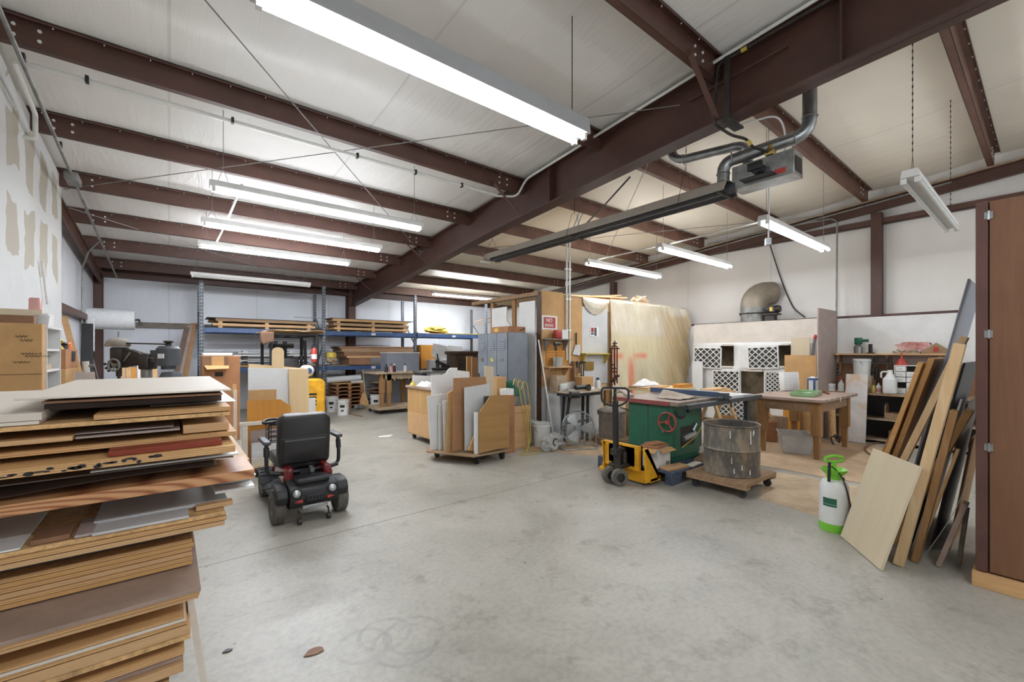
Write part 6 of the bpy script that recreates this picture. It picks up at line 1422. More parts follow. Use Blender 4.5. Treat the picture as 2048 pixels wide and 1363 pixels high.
# splattered board and crates
yq0, yq1, _, zq = R(1690,750,1734,890,9.0)
bm = B(); prism(bm, [(8.90,yq0,.008),(8.90,yq1,.008),(9.06,yq1,1.13),(9.06,yq0,1.13)], (.014,0,0)); 
def m_splat():
    m, nt, p = newmat('splattered_board'); p.inputs['Roughness'].default_value = .6
    n = N(nt, 'ShaderNodeTexNoise'); n.inputs['Scale'].default_value = 3.5; n.inputs['Detail'].default_value = 7; n.inputs['Distortion'].default_value = 1; L(nt, coords(nt), n.inputs['Vector'])
    L(nt, ramp(nt, n.outputs['Fac'], [(.3, (212,206,200)), (.52, (200,194,190)), (.64, (198,168,130)), (.72, (228,228,226))]), p.inputs['Base Color']); return m
M['splat'] = m_splat()
for v in bm.verts: v.co.x = min(v.co.x, 9.072)
one('splattered_board', bm, M['splat'], 'paint splattered grey board leaning on the right wall bench', 'board')
t = thing('wooden_crate', 'open wooden tool crate on the upper bench shelf', 'crate', (9.3,1.55,.4005)); bm = B(); box(bm, (-.13,-.18,0),(.13,.18,.015)); box(bm, (-.13,-.18,.015),(-.115,.18,.11)); box(bm, (.115,-.18,.015),(.13,.18,.11))
for y in (-.18,.165): prism(bm, [(-.115,y,.015),(.115,y,.015),(.115,y,.2),(.05,y,.26),(-.05,y,.26),(-.115,y,.2)], (0,.015,0))
obj('body', bm, M['oldwd'], t, world=False)
bm = B(); box(bm, (9.2,1.40,.0605),(9.45,1.68,.22)); t = one('metal_box', bm, M['hardb'], 'small dark red box on the lower bench shelf', 'box'); bm = B(); tube(bm, fillet([(9.19,1.47,.2),(9.17,1.47,.2),(9.17,1.6,.2),(9.19,1.6,.2)],.01), .006,6); obj('handle', bm, M['galv'], t)
bm = B(); box(bm, (9.14,1.31,.0605),(9.3,1.385,.26)); one('white_carton', bm, M['white'], 'white carton on the lower bench shelf at its right end', 'carton')
bm = B(); pts = [fl(1740,910)+V((0,0,.014)), fl(1728,900)+V((0,0,.014)), fl(1740,888)+V((0,0,.014)), fl(1775,884)+V((0,0,.014)), fl(1800,884)+V((0,0,.014))]; tube(bm, fillet(pts,.2,5), .012, 6); one('hose', bm, M['hardb'], 'brown hose lying in an arc on the floor paper before the bench', 'hose')
# vertical conduits on the right wall
y = onX(1676,560,9.7).y; zt_ = onX(1676,436,9.7).z
bm = B(); pts = [V((9.655,y+.02,1.46)), V((9.655,y,zt_)), V((9.655,y+.75,zt_+.02)), V((9.6,y+2.4,zt_-.03))]; tube(bm, fillet(pts,.14,6), .015, 8); one('conduit', bm, M['galv_d'], 'grey conduit dropping down the right wall to the bench outlet', 'conduit')
# boards on the plain white wall left of the tall panel
# ============================================================ pallet rack along the back wall
RY0, RY1 = 11.85, 12.80
RX = [.565, 3.16, 5.75, 8.33]
def perf_post(t, x, y, z1, name='upright'):
    bm = B(); box(bm, (x-.038,y-.003,0),(x+.038,y+.0,z1)); box(bm, (x-.038,y,0),(x-.035,y+.06,z1)); box(bm, (x+.035,y,0),(x+.038,y+.06,z1)); box(bm, (x-.07,y-.03,0),(x+.07,y+.1,.008)); o = obj(name, bm, M['rack'], t)
    bm = B(); z = .15
    while z < z1-.05:
        for s in (-1,1): box(bm, (x+s*.019-.009,y-.0045,z),(x+s*.019+.009,y-.0032,z+.038))
        z += .076
    k = obj('slot', bm, M['black'], o); k['kind'] = 'stuff'
for i, x in enumerate(RX):
    t = thing('rack_frame', ('grey upright frame of the pallet rack at its left end, behind the cardboard box', 'grey upright frame of the pallet rack right of the forklift', 'grey upright frame of the pallet rack right of the cardboard stacks', 'grey upright frame of the pallet rack nearest to the booth')[i], 'rack frame', (x, RY0, 0), 0, 'upright frames of the pallet rack')
    z1 = 3.12 if i in (0,3) else 3.22
    perf_post(t, x, RY0, z1); perf_post(t, x, RY1-.06, z1-.12, 'rear_upright')
    bm = B(); zz = .3; s = 0
    pts = []
    while zz < z1-.2: pts.append((zz, s)); zz += .72; s = 1-s
    for (a, sa), (c, sc) in zip(pts, pts[1:]): beam(bm, (x, RY0+.06+sa*.78, a), (x, RY0+.06+sc*.78, c), .03, .03, (1,0,0))
    obj('brace', bm, M['rack'], t)
BGp = 'blue beams of the pallet rack'
def rbeam(x0, x1, z, lab):
    t = thing('rack_beam', lab, 'rack beam', ((x0+x1)/2, RY0, z), 0, BGp)
    bm = B(); box(bm, (x0+.04,RY0-.055,z-.11),(x1-.04,RY0-.006,z)); obj('beam', bm, M['blue'], t, bev=.004)
    for x in (x0+.042, x1-.052): bm = B(); box(bm, (x,RY0-.06,z-.16),(x+.01,RY0-.0055,z+.04)); obj('end_plate', bm, M['blue'], t)
    bm = B(); box(bm, ((x0+x1)/2-.06,RY0-.0575,z-.09),((x0+x1)/2+.06,RY0-.0555,z-.03)); obj('sticker', bm, M['melg'], t)
    bm = B(); box(bm, (x0+.04,RY1-.13,z-.11),(x1-.04,RY1-.07,z)); obj('rear_beam', bm, M['blue'], t)
bays = list(zip(RX, RX[1:]))
for k, (a, c) in enumerate(bays):
    rbeam(a, c, 2.06, 'upper blue rack beam of the ' + ('left bay above the forklift', 'middle bay', 'right bay near the lockers')[k])
for k, (a, c) in enumerate(bays[:2]): rbeam(a, c, 1.14, 'lower blue rack beam of the ' + ('left bay', 'middle bay')[k])
def deck(a, c, z, lab, n=1):
    bm = B(); box(bm, (a+.06,RY0+.01,z+.001),(c-.06,RY1-.14,z+.019)); one('deck_board', bm, M['oldwd'], lab, 'shelf board', 'shelf boards of the pallet rack')
deck(RX[0],RX[1],1.14,'shelf board on the lower left rack beams'); deck(RX[1],RX[2],1.14,'shelf board on the lower middle rack beams'); deck(RX[2],RX[3],2.06,'dark shelf board on the right bay of the rack')
# upper loads: stacked lumber on stickers
def lstack(x0, x1, y0, z, nlay, lab, grp, m, step=.055):
    zz = z; nx = 4
    for k in range(nlay):
        bm = B()
        for q in range(3):
            xs = x0+.25+(x1-x0-.5)*q/2; box(bm, (xs-.04,y0+.02,zz),(xs+.04,RY1-.16,zz+.045))
        o = one('sticker_row', bm, M['pine'], f'cross pieces of layer {k+1} from the bottom in {lab}', 'spacer', grp);
        zz += .046
        for q in range(2):
            w_ = (RY1-.16-y0)/2; th = random.uniform(.05,.075) if q == 0 else .05
            bm = B(); box(bm, (x0+random.uniform(0,.18),y0+q*w_+.002,zz),(x1-random.uniform(0,.18),y0+(q+1)*w_-.004,zz+th)); one('plank', bm, M[m[(k+q)%len(m)]], (('front','rear')[q])+f' planks of layer {k+1} from the bottom in {lab}', 'planks', grp, bev=.002)
            if q == 0: t0 = th
        zz += max(t0,.05) + .001
    return zz
G = 'timber on the upper left rack bay'; zz = lstack(RX[0]+.1, RX[1]-.12, RY0-.03, 2.062, 2, 'the upper left rack timber', G, ['tan','oldwd'])
bm = B(); box(bm, (RX[0]+.1,RY0-.05,zz),(RX[1]-.15,RY1-.2,zz+.012)); one('top_sheet', bm, M['dkbrown'], 'dark sheet covering the timber on the upper left rack bay', 'sheet', G)
G = 'timber on the upper middle rack bay'; zz = lstack(RX[1]+.12, RX[2]-.10, RY0-.03, 2.062, 3, 'the upper middle rack timber', G, ['tan','oldwd','card'])
bm = B(); box(bm, (RX[1]+.15,RY0-.04,zz),(RX[2]-.08,RY1-.2,zz+.014)); one('top_sheet', bm, M['slate'], 'dark sheet covering the timber on the upper middle rack bay', 'sheet', G)
bm = B(); beam(bm, (RX[1]-.6,RY0+.55,zz+.03),(RX[1]+.5,RY0+.5,zz+.03),.03,.012); one('thin_rod', bm, M['galv_d'], 'thin long strip poking left from the upper middle rack load', 'strip')
bm = crump((RX[2]+.85,RY0+.35,2.20),(.36,.26,.11),11); one('insulation_roll', bm, M['yfoam'], 'lump of yellow insulation on the right bay of the rack', 'insulation')
bm = B(); box(bm, (RX[2]+1.1,RY0-.03,2.081),(RX[3]-.1,RY1-.2,2.10)); one('yellow_sheet', bm, M['yfoam'], 'thin yellowish sheet at the right end of the upper rack shelf', 'sheet')
# mid level
LD = 1.16
G = 'brown board stacks on the lower middle rack shelf'
zz = LD
for k, (h, x1, m) in enumerate(((.19, .85, 'hardb'), (.05, 1.9, 'tan'), (.11, 2.25, 'hardb'), (.09, 2.3, 'oldwd'), (.06, 2.25, 'hardb'))):
    bm = B(); box(bm, (RX[1]+.62-.06*k,RY0-.1+.02*k,zz),(min(RX[1]+x1+.35,RX[2]-.08),RY1-.17,zz+h-.002)); one('board_stack', bm, M[m], ('lowest','second','third','fourth','top')[k] + ' bundle of the brown boards on the lower middle rack shelf', 'boards', G, bev=.003); zz += h
bm = B(); def_pts = None
grid(bm, lambda u, v: V((RX[1]+.2+u*1.6, RY0-.02+v*.7, zz+.02+.16*max(0,.35-u)*0+.05*sin(u*3)*(1-u)*0+.012-.03*max(0,(.25-u))*4*.3)), 12, 2); one('bent_sheet', bm, M['dkbrown'], 'dark sheet on top of the brown boards of the lower middle rack shelf', 'sheet', G, solid=.006)
bm = B(); box(bm, (RX[2]+.16,RY0-.05,1.0),(RX[2]+.60,RY0+.35,1.72)); one('yellow_panel_box', bm, M['amber'], 'tall amber board box standing right of the brown boards', 'box', bev=.003)
bm = B(); box(bm, (RX[2]+.10,RY0-.08,0),(RX[2]+.66,RY0+.4,.998)); one('grey_chest', bm, M['slate'], 'dark chest under the amber box in the right rack bay', 'chest')
t = thing('lamp_bundle', 'white and yellow rag bundle at the left end of the lower middle rack shelf', 'bundle', (RX[1]+.22,RY0+.16,LD)); bm = crump((0,0,.18),(.13,.12,.15),4); obj('bundle', bm, M['dust'], t, world=False); bm = B(); lathe(bm, [(.14,.2),(.145,.28),(.11,.34)],None,16); obj('yellow_band', bm, M['hose'], t, world=False)
for i_, (w_, m) in enumerate((((.30),'melg'),)): pass
G = 'trim lengths on the lower left rack shelf'
for k in range(6):
    bm = B(); z = LD+.002+.062*k; box(bm, (RX[0]+.5+.1*(k%3),RY0-.02+.04*(k%2),z),(RX[1]-.2-.15*(k%2),RY0+.5,z+.03)); box(bm, (RX[0]+.8,RY0+.1,z+.03),(RX[0]+.9,RY0+.4,z+.06)); box(bm, (RX[1]-.8,RY0+.1,z+.03),(RX[1]-.7,RY0+.4,z+.06)); one('trim_length', bm, M[('tan','slate','melg','dkbrown','mel','melg')[k]], ('lowest tan','second, dark','third, pale','fourth, dark brown','fifth, white','topmost pale')[k] + ' trim length on the lower left rack shelf', 'trim', G)
# floor level under the middle bay
G = 'moulded pallets stacked under the middle rack bay'
for k in range(7):
    t = thing('fiber_pallet', ('lowest','second','third','fourth','fifth','sixth','topmost')[k] + ' moulded tan pallet of the stack right of the forklift', 'pallet', (3.75,11.95,.0+.098*k), 0, G)
    bm = B(); z = .098*k + .05; box(bm, (3.36,11.72,z+.02),(4.2,12.5,z+.036)); o = obj('deck', bm, M['card2'] if k < 5 else M['card'], t, bev=.003)
    for x in (3.42,3.74,4.06): bm = B(); prism(bm, [(x,11.74,z+.019),(x+.10,11.74,z+.019),(x+.075,11.74,z-.048),(x+.025,11.74,z-.048)], (0,.7,0)); obj('foot', bm, M['card2'], t)
zt7 = .098*6+.05+.037
bm = B(); cyl(bm, (3.24,11.95,zt7+.085),(4.15,11.98,zt7+.125),.085,18); t = one('plastic_roll', bm, M['bubble'], 'roll of white plastic lying on the moulded pallets', 'roll')
bm = B(); cbox(bm, (4.0,11.80,zt7+.03),(.3,.12,.05),.2); one('plastic_wad', bm, M['bubble'], 'small folded white plastic before the roll on the pallets', 'plastic')
def pail(name, lab, u, v, r, h, grp):
    q = fl(u, v); return bucket(name, lab, (q.x, q.y, 0), r, h, 'white', grp, mark=((-135,-92,.52,.70),(-125,-102,.28,.38)))
PGp = 'white pails on the floor under the rack'
pail('bucket', 'white pail with black print, beside the rack upright', 664, 823, .15, .38, PGp); pail('bucket', 'second white pail with black print, right of the first under the rack', 686, 829, .145, .36, PGp); pail('bucket', 'white pail with black print under the old table', 752, 818, .15, .38, PGp)
t = thing('corn_broom', 'corn broom standing against the pile of sheets under the rack', 'broom', fl(730,818)); q = fl(730,816); bm = B(); tube(bm, [q+V((0,0,.42)), q+V((-.02,.1,1.02))], .012, 8); obj('handle', bm, M['pineZ'], t)
bm = B(); prism(bm, [q+V((-.14,0,.005)),q+V((.12,0,.005)),q+V((.10,.02,.18)),q+V((.03,.02,.42)),q+V((-.03,.02,.42)),q+V((-.12,.02,.18))], (0,.06,0)); obj('bristles', bm, M['osb'], t, bev=.01)
G = 'warped sheets piled under the middle rack bay'
for k in range(9):
    bm = B(); z = .02+.075*k; s = random.uniform(-.04,.04); x0 = 4.50+random.uniform(0,.15); x1 = 5.5+random.uniform(-.1,.15); y0 = 11.9+random.uniform(-.05,.05)
    grid(bm, lambda u, v: V((x0+u*(x1-x0), y0+v*.75, z+s*(u-.5)+.02*sin(u*3+k))), 8, 1); one('warped_sheet', bm, M[('oldwd','dkbrown','tan','hardb','dkbrown','card2','oldwd','slate','tan')[k]], ('lowest','second','third','fourth','fifth','sixth','seventh','eighth','topmost')[k] + ' of the warped sheets piled behind the corn broom', 'sheet', G, solid=.016)
bm = crump((3.92,11.36,.07),(.14,.07,.06),9); 
for v in bm.verts: v.co.z = max(.003, v.co.z)
one('tarp', bm, M['galv_d'], 'crumpled grey tarp on the floor at the broom', 'tarp')
bm = B(); a = fl(688,829)+V((.1,0,.012)); c = fl(700,833)+V((0,0,.012)); beam(bm, fl(672,826)+V((.2,-.3,.013)), fl(698,832)+V((.2,-.3,.013)), .05, .022); one('floor_stick', bm, M['oldwd'], 'short stick lying on the floor before the white pails', 'stick')
# ============================================================ forklift
t = thing('forklift', 'yellow forklift with a cardboard covered roof guard, seen from behind', 'forklift', (2.25,10.0,0))
def q_(u, v, y): return onY(u, v, y)
fx0, fx1 = q_(530,700,9.55).x, q_(634,700,9.55).x
bm = B(); prism(bm, [(fx0+.1,9.35,.12),(fx1+.12,9.35,.12),(fx1+.12,9.35,.88),(fx1+.05,9.35,.96),(fx0+.15,9.35,.96),(fx0+.1,9.35,.88)], (0,.55,0)); cw = obj('counterweight', bm, M['yellow'], t, bev=.04)
for k in range(4): bm = B(); box(bm, (fx1-.2,9.343,.42+.07*k),(fx1-.06,9.349,.46+.07*k)); obj('grille_slot', bm, M['black'], cw)
bm = B(); box(bm, (fx0+.15,9.9,.15),(fx1+.05,11.0,.55)); box(bm, (fx0+.2,9.9,.55),(fx1,10.3,.85)); obj('chassis', bm, M['yellow'], t, bev=.02)
for x in (fx0+.12, fx1+.0):
    for y, r in ((9.75,.22),(10.95,.27)):
        m = MX.Translation((x,y,r)) @ MX.Rotation(pi/2,4,'Y'); bm = B(); lathe(bm, [(r*.5,-.08),(r*.9,-.09),(r,-.06),(r,.06),(r*.9,.09),(r*.5,.08)], m, 28); w_ = obj('wheel', bm, M['rubber'], t); bm = B(); lathe(bm, [(0,-.05),(r*.5,-.06),(r*.5,.06),(0,.05)], m, 20); obj('rim', bm, M['yellow'], w_)
zg = 1.86
for x, y in ((fx0+.12,9.62),(fx1+.02,9.62),(fx0+.15,10.9),(fx1,10.9)):
    bm = B(); tube(bm, [(x,y,.55 if y > 10 else .95),(x,y,zg)], .032, 8); obj('guard_post', bm, M['black'], t)
bm = B(); tube(bm, fillet([(fx0+.12,9.62,zg),(fx0+.12,10.95,zg),(fx1+.02,10.95,zg),(fx1+.02,9.62,zg)],.1), .03, 8, closed=False); tube(bm, [(fx0+.12,9.62,zg),(fx1+.02,9.62,zg)], .03, 8)
for k in range(4): x = fx0+.35+k*.25; box(bm, (x,9.65,zg-.01),(x+.03,10.9,zg+.01))
obj('roof_guard', bm, M['black'], t)
bm = B(); grid(bm, lambda u, v: V((fx0-.02+u*(fx1-fx0+.18), 9.5+v*1.2, zg+.075+.03*noise.noise(V((u*4,v*4,2)))-.05*max(0,.06-u)*14-.05*max(0,u-.95)*14)), 24, 10); o = one('cardboard_cover', bm, M['card'], 'bent brown cardboard laid over the forklift roof guard', 'cardboard', solid=.006)
bm = B(); grid(bm, lambda u, v: V((fx0-.10+u*.24, 9.50-.03-.02*sin(u*9), zg+.05-v*.24*(1-.25*abs(2*u-1)**3+.1*sin(u*7))-.01)), 8, 6); one('cloth_flap', bm, mat('brown_cloth', (104,78,60), .9, 0, .2, 8, .2), 'brown cloth hanging at the left corner of the forklift roof', 'cloth', solid=.005)
for x in ((fx0+fx1)/2-.05,(fx0+fx1)/2+.14): bm = B(); box(bm, (x,11.1,.1),(x+.07,11.2,1.75)); obj('mast_rail', bm, M['black'], t)
bm = B(); box(bm, ((fx0+fx1)/2-.16,11.12,1.6),((fx0+fx1)/2+.36,11.18,1.7)); tube(bm, [((fx0+fx1)/2-.12,11.1,.5),((fx0+fx1)/2-.12,11.1,1.6),((fx0+fx1)/2-.05,11.1,1.68)], .012, 6); obj('mast_crosshead', bm, M['iron'], t)
bm = B(); rbox(bm, ((fx0+fx1)/2-.25,10.0,.86),((fx0+fx1)/2+.25,10.42,.98),.03,2); rbox(bm, ((fx0+fx1)/2-.22,9.94,.98),((fx0+fx1)/2+.22,10.03,1.38),.03,2); obj('seat', bm, M['vinyl'], t)
bm = B(); tube(bm, [((fx0+fx1)/2+.34,10.0,1.75),((fx0+fx1)/2+.36,10.02,1.3),((fx0+fx1)/2+.34,10.05,.86)], .035, 8); tube(bm, [((fx0+fx1)/2+.27,10.0,1.42),((fx0+fx1)/2+.27,10.0,1.34)], .05, 10); obj('hose_bundle', bm, M['black'], t)
bm = B(); tube(bm, [((fx0+fx1)/2+.3*cos(a*pi/12)*.55, 10.75+.08*sin(a*pi/12), 1.15+.15*sin(a*pi/12)) for a in range(24)], .013, 6, closed=True); cyl(bm, ((fx0+fx1)/2,10.75,1.15),((fx0+fx1)/2,10.95,.7),.02,8); obj('steering_wheel', bm, M['black'], t)
t2 = thing('fire_extinguisher', 'small red fire extinguisher strapped to the right post of the forklift', 'fire extinguisher', (fx1-.06,9.56,1.30)); bm = B(); lathe(bm, [(0,0),(.05,0),(.055,.02),(.055,.24),(.03,.29),(0,.29)],None,18); obj('cylinder', bm, M['red'], t2, world=False); bm = B(); lathe(bm, [(.0556,.06),(.0556,.16)],None,18); obj('printed_label', bm, M['white'], t2, world=False); bm = B(); box(bm, (-.06,-.015,.3),(.04,.015,.33)); cyl(bm, (0,0,.285),(0,0,.33),.015,8); obj('valve', bm, M['black'], t2, world=False)
for ch in (t2,): ch.location.y = 9.53
t2 = thing('propane_tank', 'white propane tank with a blue end label on the forklift counterweight', 'gas tank', ((fx0+fx1)/2+.3,9.62,1.0)); bm = B(); lathe(bm, [(0,-.20),(.08,-.18),(.115,-.12),(.12,.14),(.08,.2),(0,.22)], MX.Translation((0,0,.12)) @ MX.Rotation(pi/2,4,'X'), 22); o = obj('tank', bm, M['white'], t2, world=False); bm = B(); prism(bm, [(.06*cos(q*pi/6),-.2155,.12+.06*sin(q*pi/6)) for q in range(12)], (0,-.006,0)); obj('printed_label', bm, M['blue'], o, world=False); t2.location = (onY(621,738,9.62).x-.07,9.66,1.0)
# ============================================================ old table, cabinet and machines before the booth
q = fl(790, 822)
t = thing('old_table', 'dusty old table with a scalloped apron standing on a dolly', 'table', (q.x,q.y,0)); ox, oy = q.x, q.y
bm = B(); box(bm, (ox-.62,oy-.3,.965),(ox+.55,oy+.55,1.0)); obj('top', bm, M['dust'], t, bev=.004)
bm = B(); n = 9; pts = [(ox-.4,oy-.24,.963),(ox-.4,oy-.24,.84)]
for k in range(n+1):
    xx = ox-.4+.85*k/n; pts.append((xx,oy-.24,.84 if k in (0,n) else .82-.02*(k%2)))
    if k < n: pts += [(xx+.85/n*.5,oy-.24,.855)]
pts += [(ox+.45,oy-.24,.963)]; prism(bm, pts, (0,.03,0)); bmesh.ops.triangulate(bm, faces=[f for f in bm.faces if len(f.verts)>4]); obj('apron', bm, M['dust'], t)
for x, y in ((-.42,-.24),(-.30+.05,-.24),(.42,-.2),(.42,.4)):
    bm = B(); box(bm, (ox+x-.06,oy+y,.5),(ox+x+.06,oy+y+.1,.963)); box(bm, (ox+x-.045,oy+y+.01,.16),(ox+x+.045,oy+y+.09,.5)); obj('leg', bm, M['oldwdZ'], t, bev=.003)
bm = B(); box(bm, (ox-.58,oy-.36,.10),(ox+.5,oy+.5,.158)); obj('dolly_board', bm, M['dust'], t)
for x in (-.48,.42): 
    for y in (-.28,.42): caster(t, ox+x, oy+y, .04, .099)
t = thing('grey_cabinet', 'low grey two door cabinet standing behind the old table', 'cabinet', (ox+.05,oy+.9,0)); ca = onY(774,706,oy+.75).x; cb = onY(838,706,oy+.75).x
bm = B(); box(bm, (ca,oy+.75,.02),(cb,oy+1.2,1.47)); obj('body', bm, M['bluegrey'], t); bm = B(); box(bm, (ca-.02,oy+.73,1.471),(cb+.02,oy+1.22,1.50)); obj('top', bm, M['mel'], t)
for k in range(2): bm = B(); w_ = (cb-ca)/2; box(bm, (ca+k*w_+.004,oy+.735,.05),(ca+(k+1)*w_-.004,oy+.7495,1.46)); obj('door', bm, M['bluegrey'], t, bev=.002)
for k, (dx, m, lab) in enumerate(((-.25,'black','dark squeeze bottle left on the old table'),(-.12,'redsplat','red and black bottle on the old table'),(-.04,'black','dark bottle with a white base on the old table'),(.25,'melg','white bottle at the right on the old table'))):
    t = thing('bottle', lab, 'bottle', (ox+dx,oy-.05,1.0005), 0, 'bottles on the old table'); bm = B(); lathe(bm, [(0,0),(.04,0),(.04,.13),(.015,.17),(0,.17)],None,14); obj('body', bm, M[m], t, world=False); bm = B(); lathe(bm, [(.016,.17),(.016,.21),(0,.21)],None,10); obj('cap', bm, M['black' if k != 2 else 'white'], t, world=False)
bm = B(); cbox(bm, (ox+.4,oy+.1,1.012),(.2,.12,.02),.4); one('rag', bm, M['dust'], 'folded dusty rag at the right end of the old table', 'cloth')
q = fl(868, 826); t = thing('drill_bench', 'grey machine table with a black clamp head behind the bench cabinet', 'machine', (q.x,q.y,0)); mx_, my_ = q.x, q.y
bm = B(); box(bm, (mx_-.45,my_-.25,1.0),(mx_+.55,my_+.25,1.05)); obj('table', bm, M['galv_d'], t, bev=.004)
for x in (-.4,.45): bm = B(); box(bm, (mx_+x-.03,my_-.2,0),(mx_+x+.03,my_+.2,.999)); obj('leg', bm, M['slate'], t)
bm = B(); rbox(bm, (mx_+.0,my_-.15,1.051),(mx_+.42,my_+.15,1.12),.03,2); cyl(bm, (mx_+.1,my_,1.1),(mx_+.1,my_,1.32),.045,12); beam(bm, (mx_+.05,my_,1.28),(mx_+.32,my_-.05,1.16),.07,.07); tube(bm, [(mx_+.12,my_,1.3),(mx_+.06,my_-.05,1.46)], .018, 8); cyl(bm, (mx_+.32,my_-.12,1.13),(mx_+.32,my_+.12,1.13),.06,14); obj('clamp_head', bm, M['black'], t)
q0 = onY(863,700,11.2); bm = B(); a = [onY(868,686,11.4),onY(896,691,11.4),onY(893,718,11.4),onY(864,711,11.4)]; prism(bm, a, (0,.03,0)); bm.free()
bm = B(); a = [onY(867,686,11.3),onY(896,692,11.3),onY(893,719,11.3),onY(863,711,11.3)]; prism(bm, a, (0,.02,0)); pz = min(p.z for p in a); px = [p.x for p in a]; t = one('white_board', bm, M['mel'], 'tilted white board standing on a grey chest under the right rack bay', 'board'); 
bm = B(); box(bm, (min(px)+.05,11.2,0),(max(px)+.8,11.7,pz-.001)); one('grey_chest', bm, M['melg'], 'pale chest under the tilted white boards', 'chest', bev=.004)
bm = B(); a = [onY(897,690,11.5),onY(925,693,11.5),onY(925,718,11.5),onY(897,718,11.5)]; prism(bm, [V((p.x,11.5,max(p.z,pz))) for p in a], (0,.02,0)); one('white_board', bm, M['melg'], 'second, greyer board beside the tilted white one', 'board')
bm = B(); a, c = onY(909,702,10.4), onY(960,702,10.4); 
t = thing('dark_mantel', 'dark stained mantel cabinet left of the lockers', 'cabinet', ((a.x+c.x)/2,10.5,0)); box(bm, (a.x+.04,10.45,0),(c.x-.04,10.9,1.44)); obj('body', bm, M['dkbrown'], t); bm = B(); box(bm, (a.x,10.4,1.441),(c.x,10.95,1.53)); obj('top', bm, M['brown'], t, bev=.01); bm = B(); box(bm, (a.x+.15,10.44,.1),(c.x-.15,10.4495,1.3)); obj('inset', bm, M['shadowbox'], t); bm = B(); box(bm, (a.x+.04,10.42,0),(a.x+.14,10.4495,1.44)); obj('pilaster', bm, M['brown'], t)
bm = B(); a, c = onY(934,712,7.3), onY(946,712,7.3); box(bm, (a.x,7.3,0),(c.x,7.33,a.z)); one('plywood_board', bm, M['plyface'], 'pale edged plywood board standing left of the lockers', 'board', 'boards left of the lockers')
bm = B(); a, c = onY(944,714,7.1), onY(958,714,7.1); box(bm, (a.x,7.1,0),(c.x+.1,7.13,a.z)); one('brown_board', bm, M['mdf'], 'brown board standing between the dark mantel and the lockers', 'board', 'boards left of the lockers')
G='rods lying on the far rack end'
bm = B(); 
for k in range(2):
    a, c = onY(950,650-8*k,12.0), onY(1000,640-8*k,12.0); bm = B(); beam(bm, a, c, .06, .03); one('bent_timber', bm, M['oldwd'], ('lower','upper')[k]+' warped timber poking out left of the booth top', 'timber', G)
# ============================================================ sheet cart behind the scooter
G2 = 'sheets standing in the cart behind the scooter'
t = thing('sheet_cart', 'pale timber framed sheet cart standing behind the mobility scooter', 'cart', (1.1, 6.4, 0))
bm = B(); box(bm, (.66,6.0,.10),(1.62,6.75,.12)); obj('deck', bm, M['maple'], t)
for x in (.75,1.52):
    for y in (6.08,6.66): caster(t, x, y, .04, .099)
bm = B(); box(bm, (.655,6.0,.62),(1.60,6.06,.66)); obj('front_rail', bm, M['maplew'], t, bev=.002)
for x in (.68,1.54): bm = B(); box(bm, (x,6.0,.121),(x+.055,6.04,.619)); obj('post', bm, M['maplew'], t, bev=.002)
bm = B(); box(bm, (.66,6.70,.121),(.70,6.74,1.0)); box(bm, (.70,6.70,.121),(1.6,6.74,.16)); obj('rear_post', bm, M['maplew'], t)
zd = .1215
def P(u, v, y): q = onY(u, v, y); return (q.x, max(q.z, zd))
def psl2(name, label, cat, y, pts, th, m, lean=0.0): return slab(name, label, cat, 0, 0, y, zd, 0, th, m, lean, G2, poly=[P(u, v, y) for u, v in pts])
psl2('mauve_sheet', 'mauve grey sheet behind the lower opening of the sheet cart', 'sheet', 6.075, [(500,955),(575,945),(575,852),(500,862)], .012, 'mauve')
psl2('white_sheet', 'white sheet low in the front of the sheet cart', 'sheet', 6.045, [(503,960),(575,950),(575,878),(503,886)], .012, 'mel')
psl2('kraft_sheet', 'tan sheet low in the front, before the white one of the sheet cart', 'sheet', 6.02, [(503,962),(575,952),(575,909),(503,917)], .012, 'maplew')
psl2('amber_sheet', 'amber panel with a clipped corner in the sheet cart', 'sheet', 6.11, [(494,950),(582,940),(582,812),(561,798),(494,801)], .014, 'amber')
psl2('tan_sheet', 'tan sheet rising behind the amber panel in the sheet cart', 'sheet', 6.15, [(497,940),(553,935),(553,778),(497,780)], .012, 'card')
psl2('maple_board', 'tall maple plywood board at the right of the sheet cart', 'board', 6.19, [(583,930),(619,925),(617,737),(577,737)], .018, 'maple')
psl2('white_sheet', 'big white melamine sheet in the sheet cart', 'sheet', 6.23, [(497,940),(612,930),(612,737),(496,735)], .018, 'mel')
psl2('plywood_sheet', 'long plywood sheet showing over the white sheet of the sheet cart', 'sheet', 6.32, [(497,930),(612,920),(609,736),(497,727)], .018, 'maple')
ap = [(568,930),(568,703)] + [(556+12*cos(pi*k/8), 703-9*sin(pi*k/8)) for k in range(1,8)] + [(544,703),(544,930)]
psl2('arched_board', 'plywood board with a rounded top, highest in the sheet cart', 'board', 6.275, ap, .018, 'maple')
psl2('white_offcut', 'narrow white board right of the maple board in the sheet cart', 'board', 6.40, [(617,900),(632,898),(631,795),(617,796)], .014, 'mel')
bm = B(); box(bm, (.50,5.9,.66),(.652,6.3,.675)); 
bm.free()
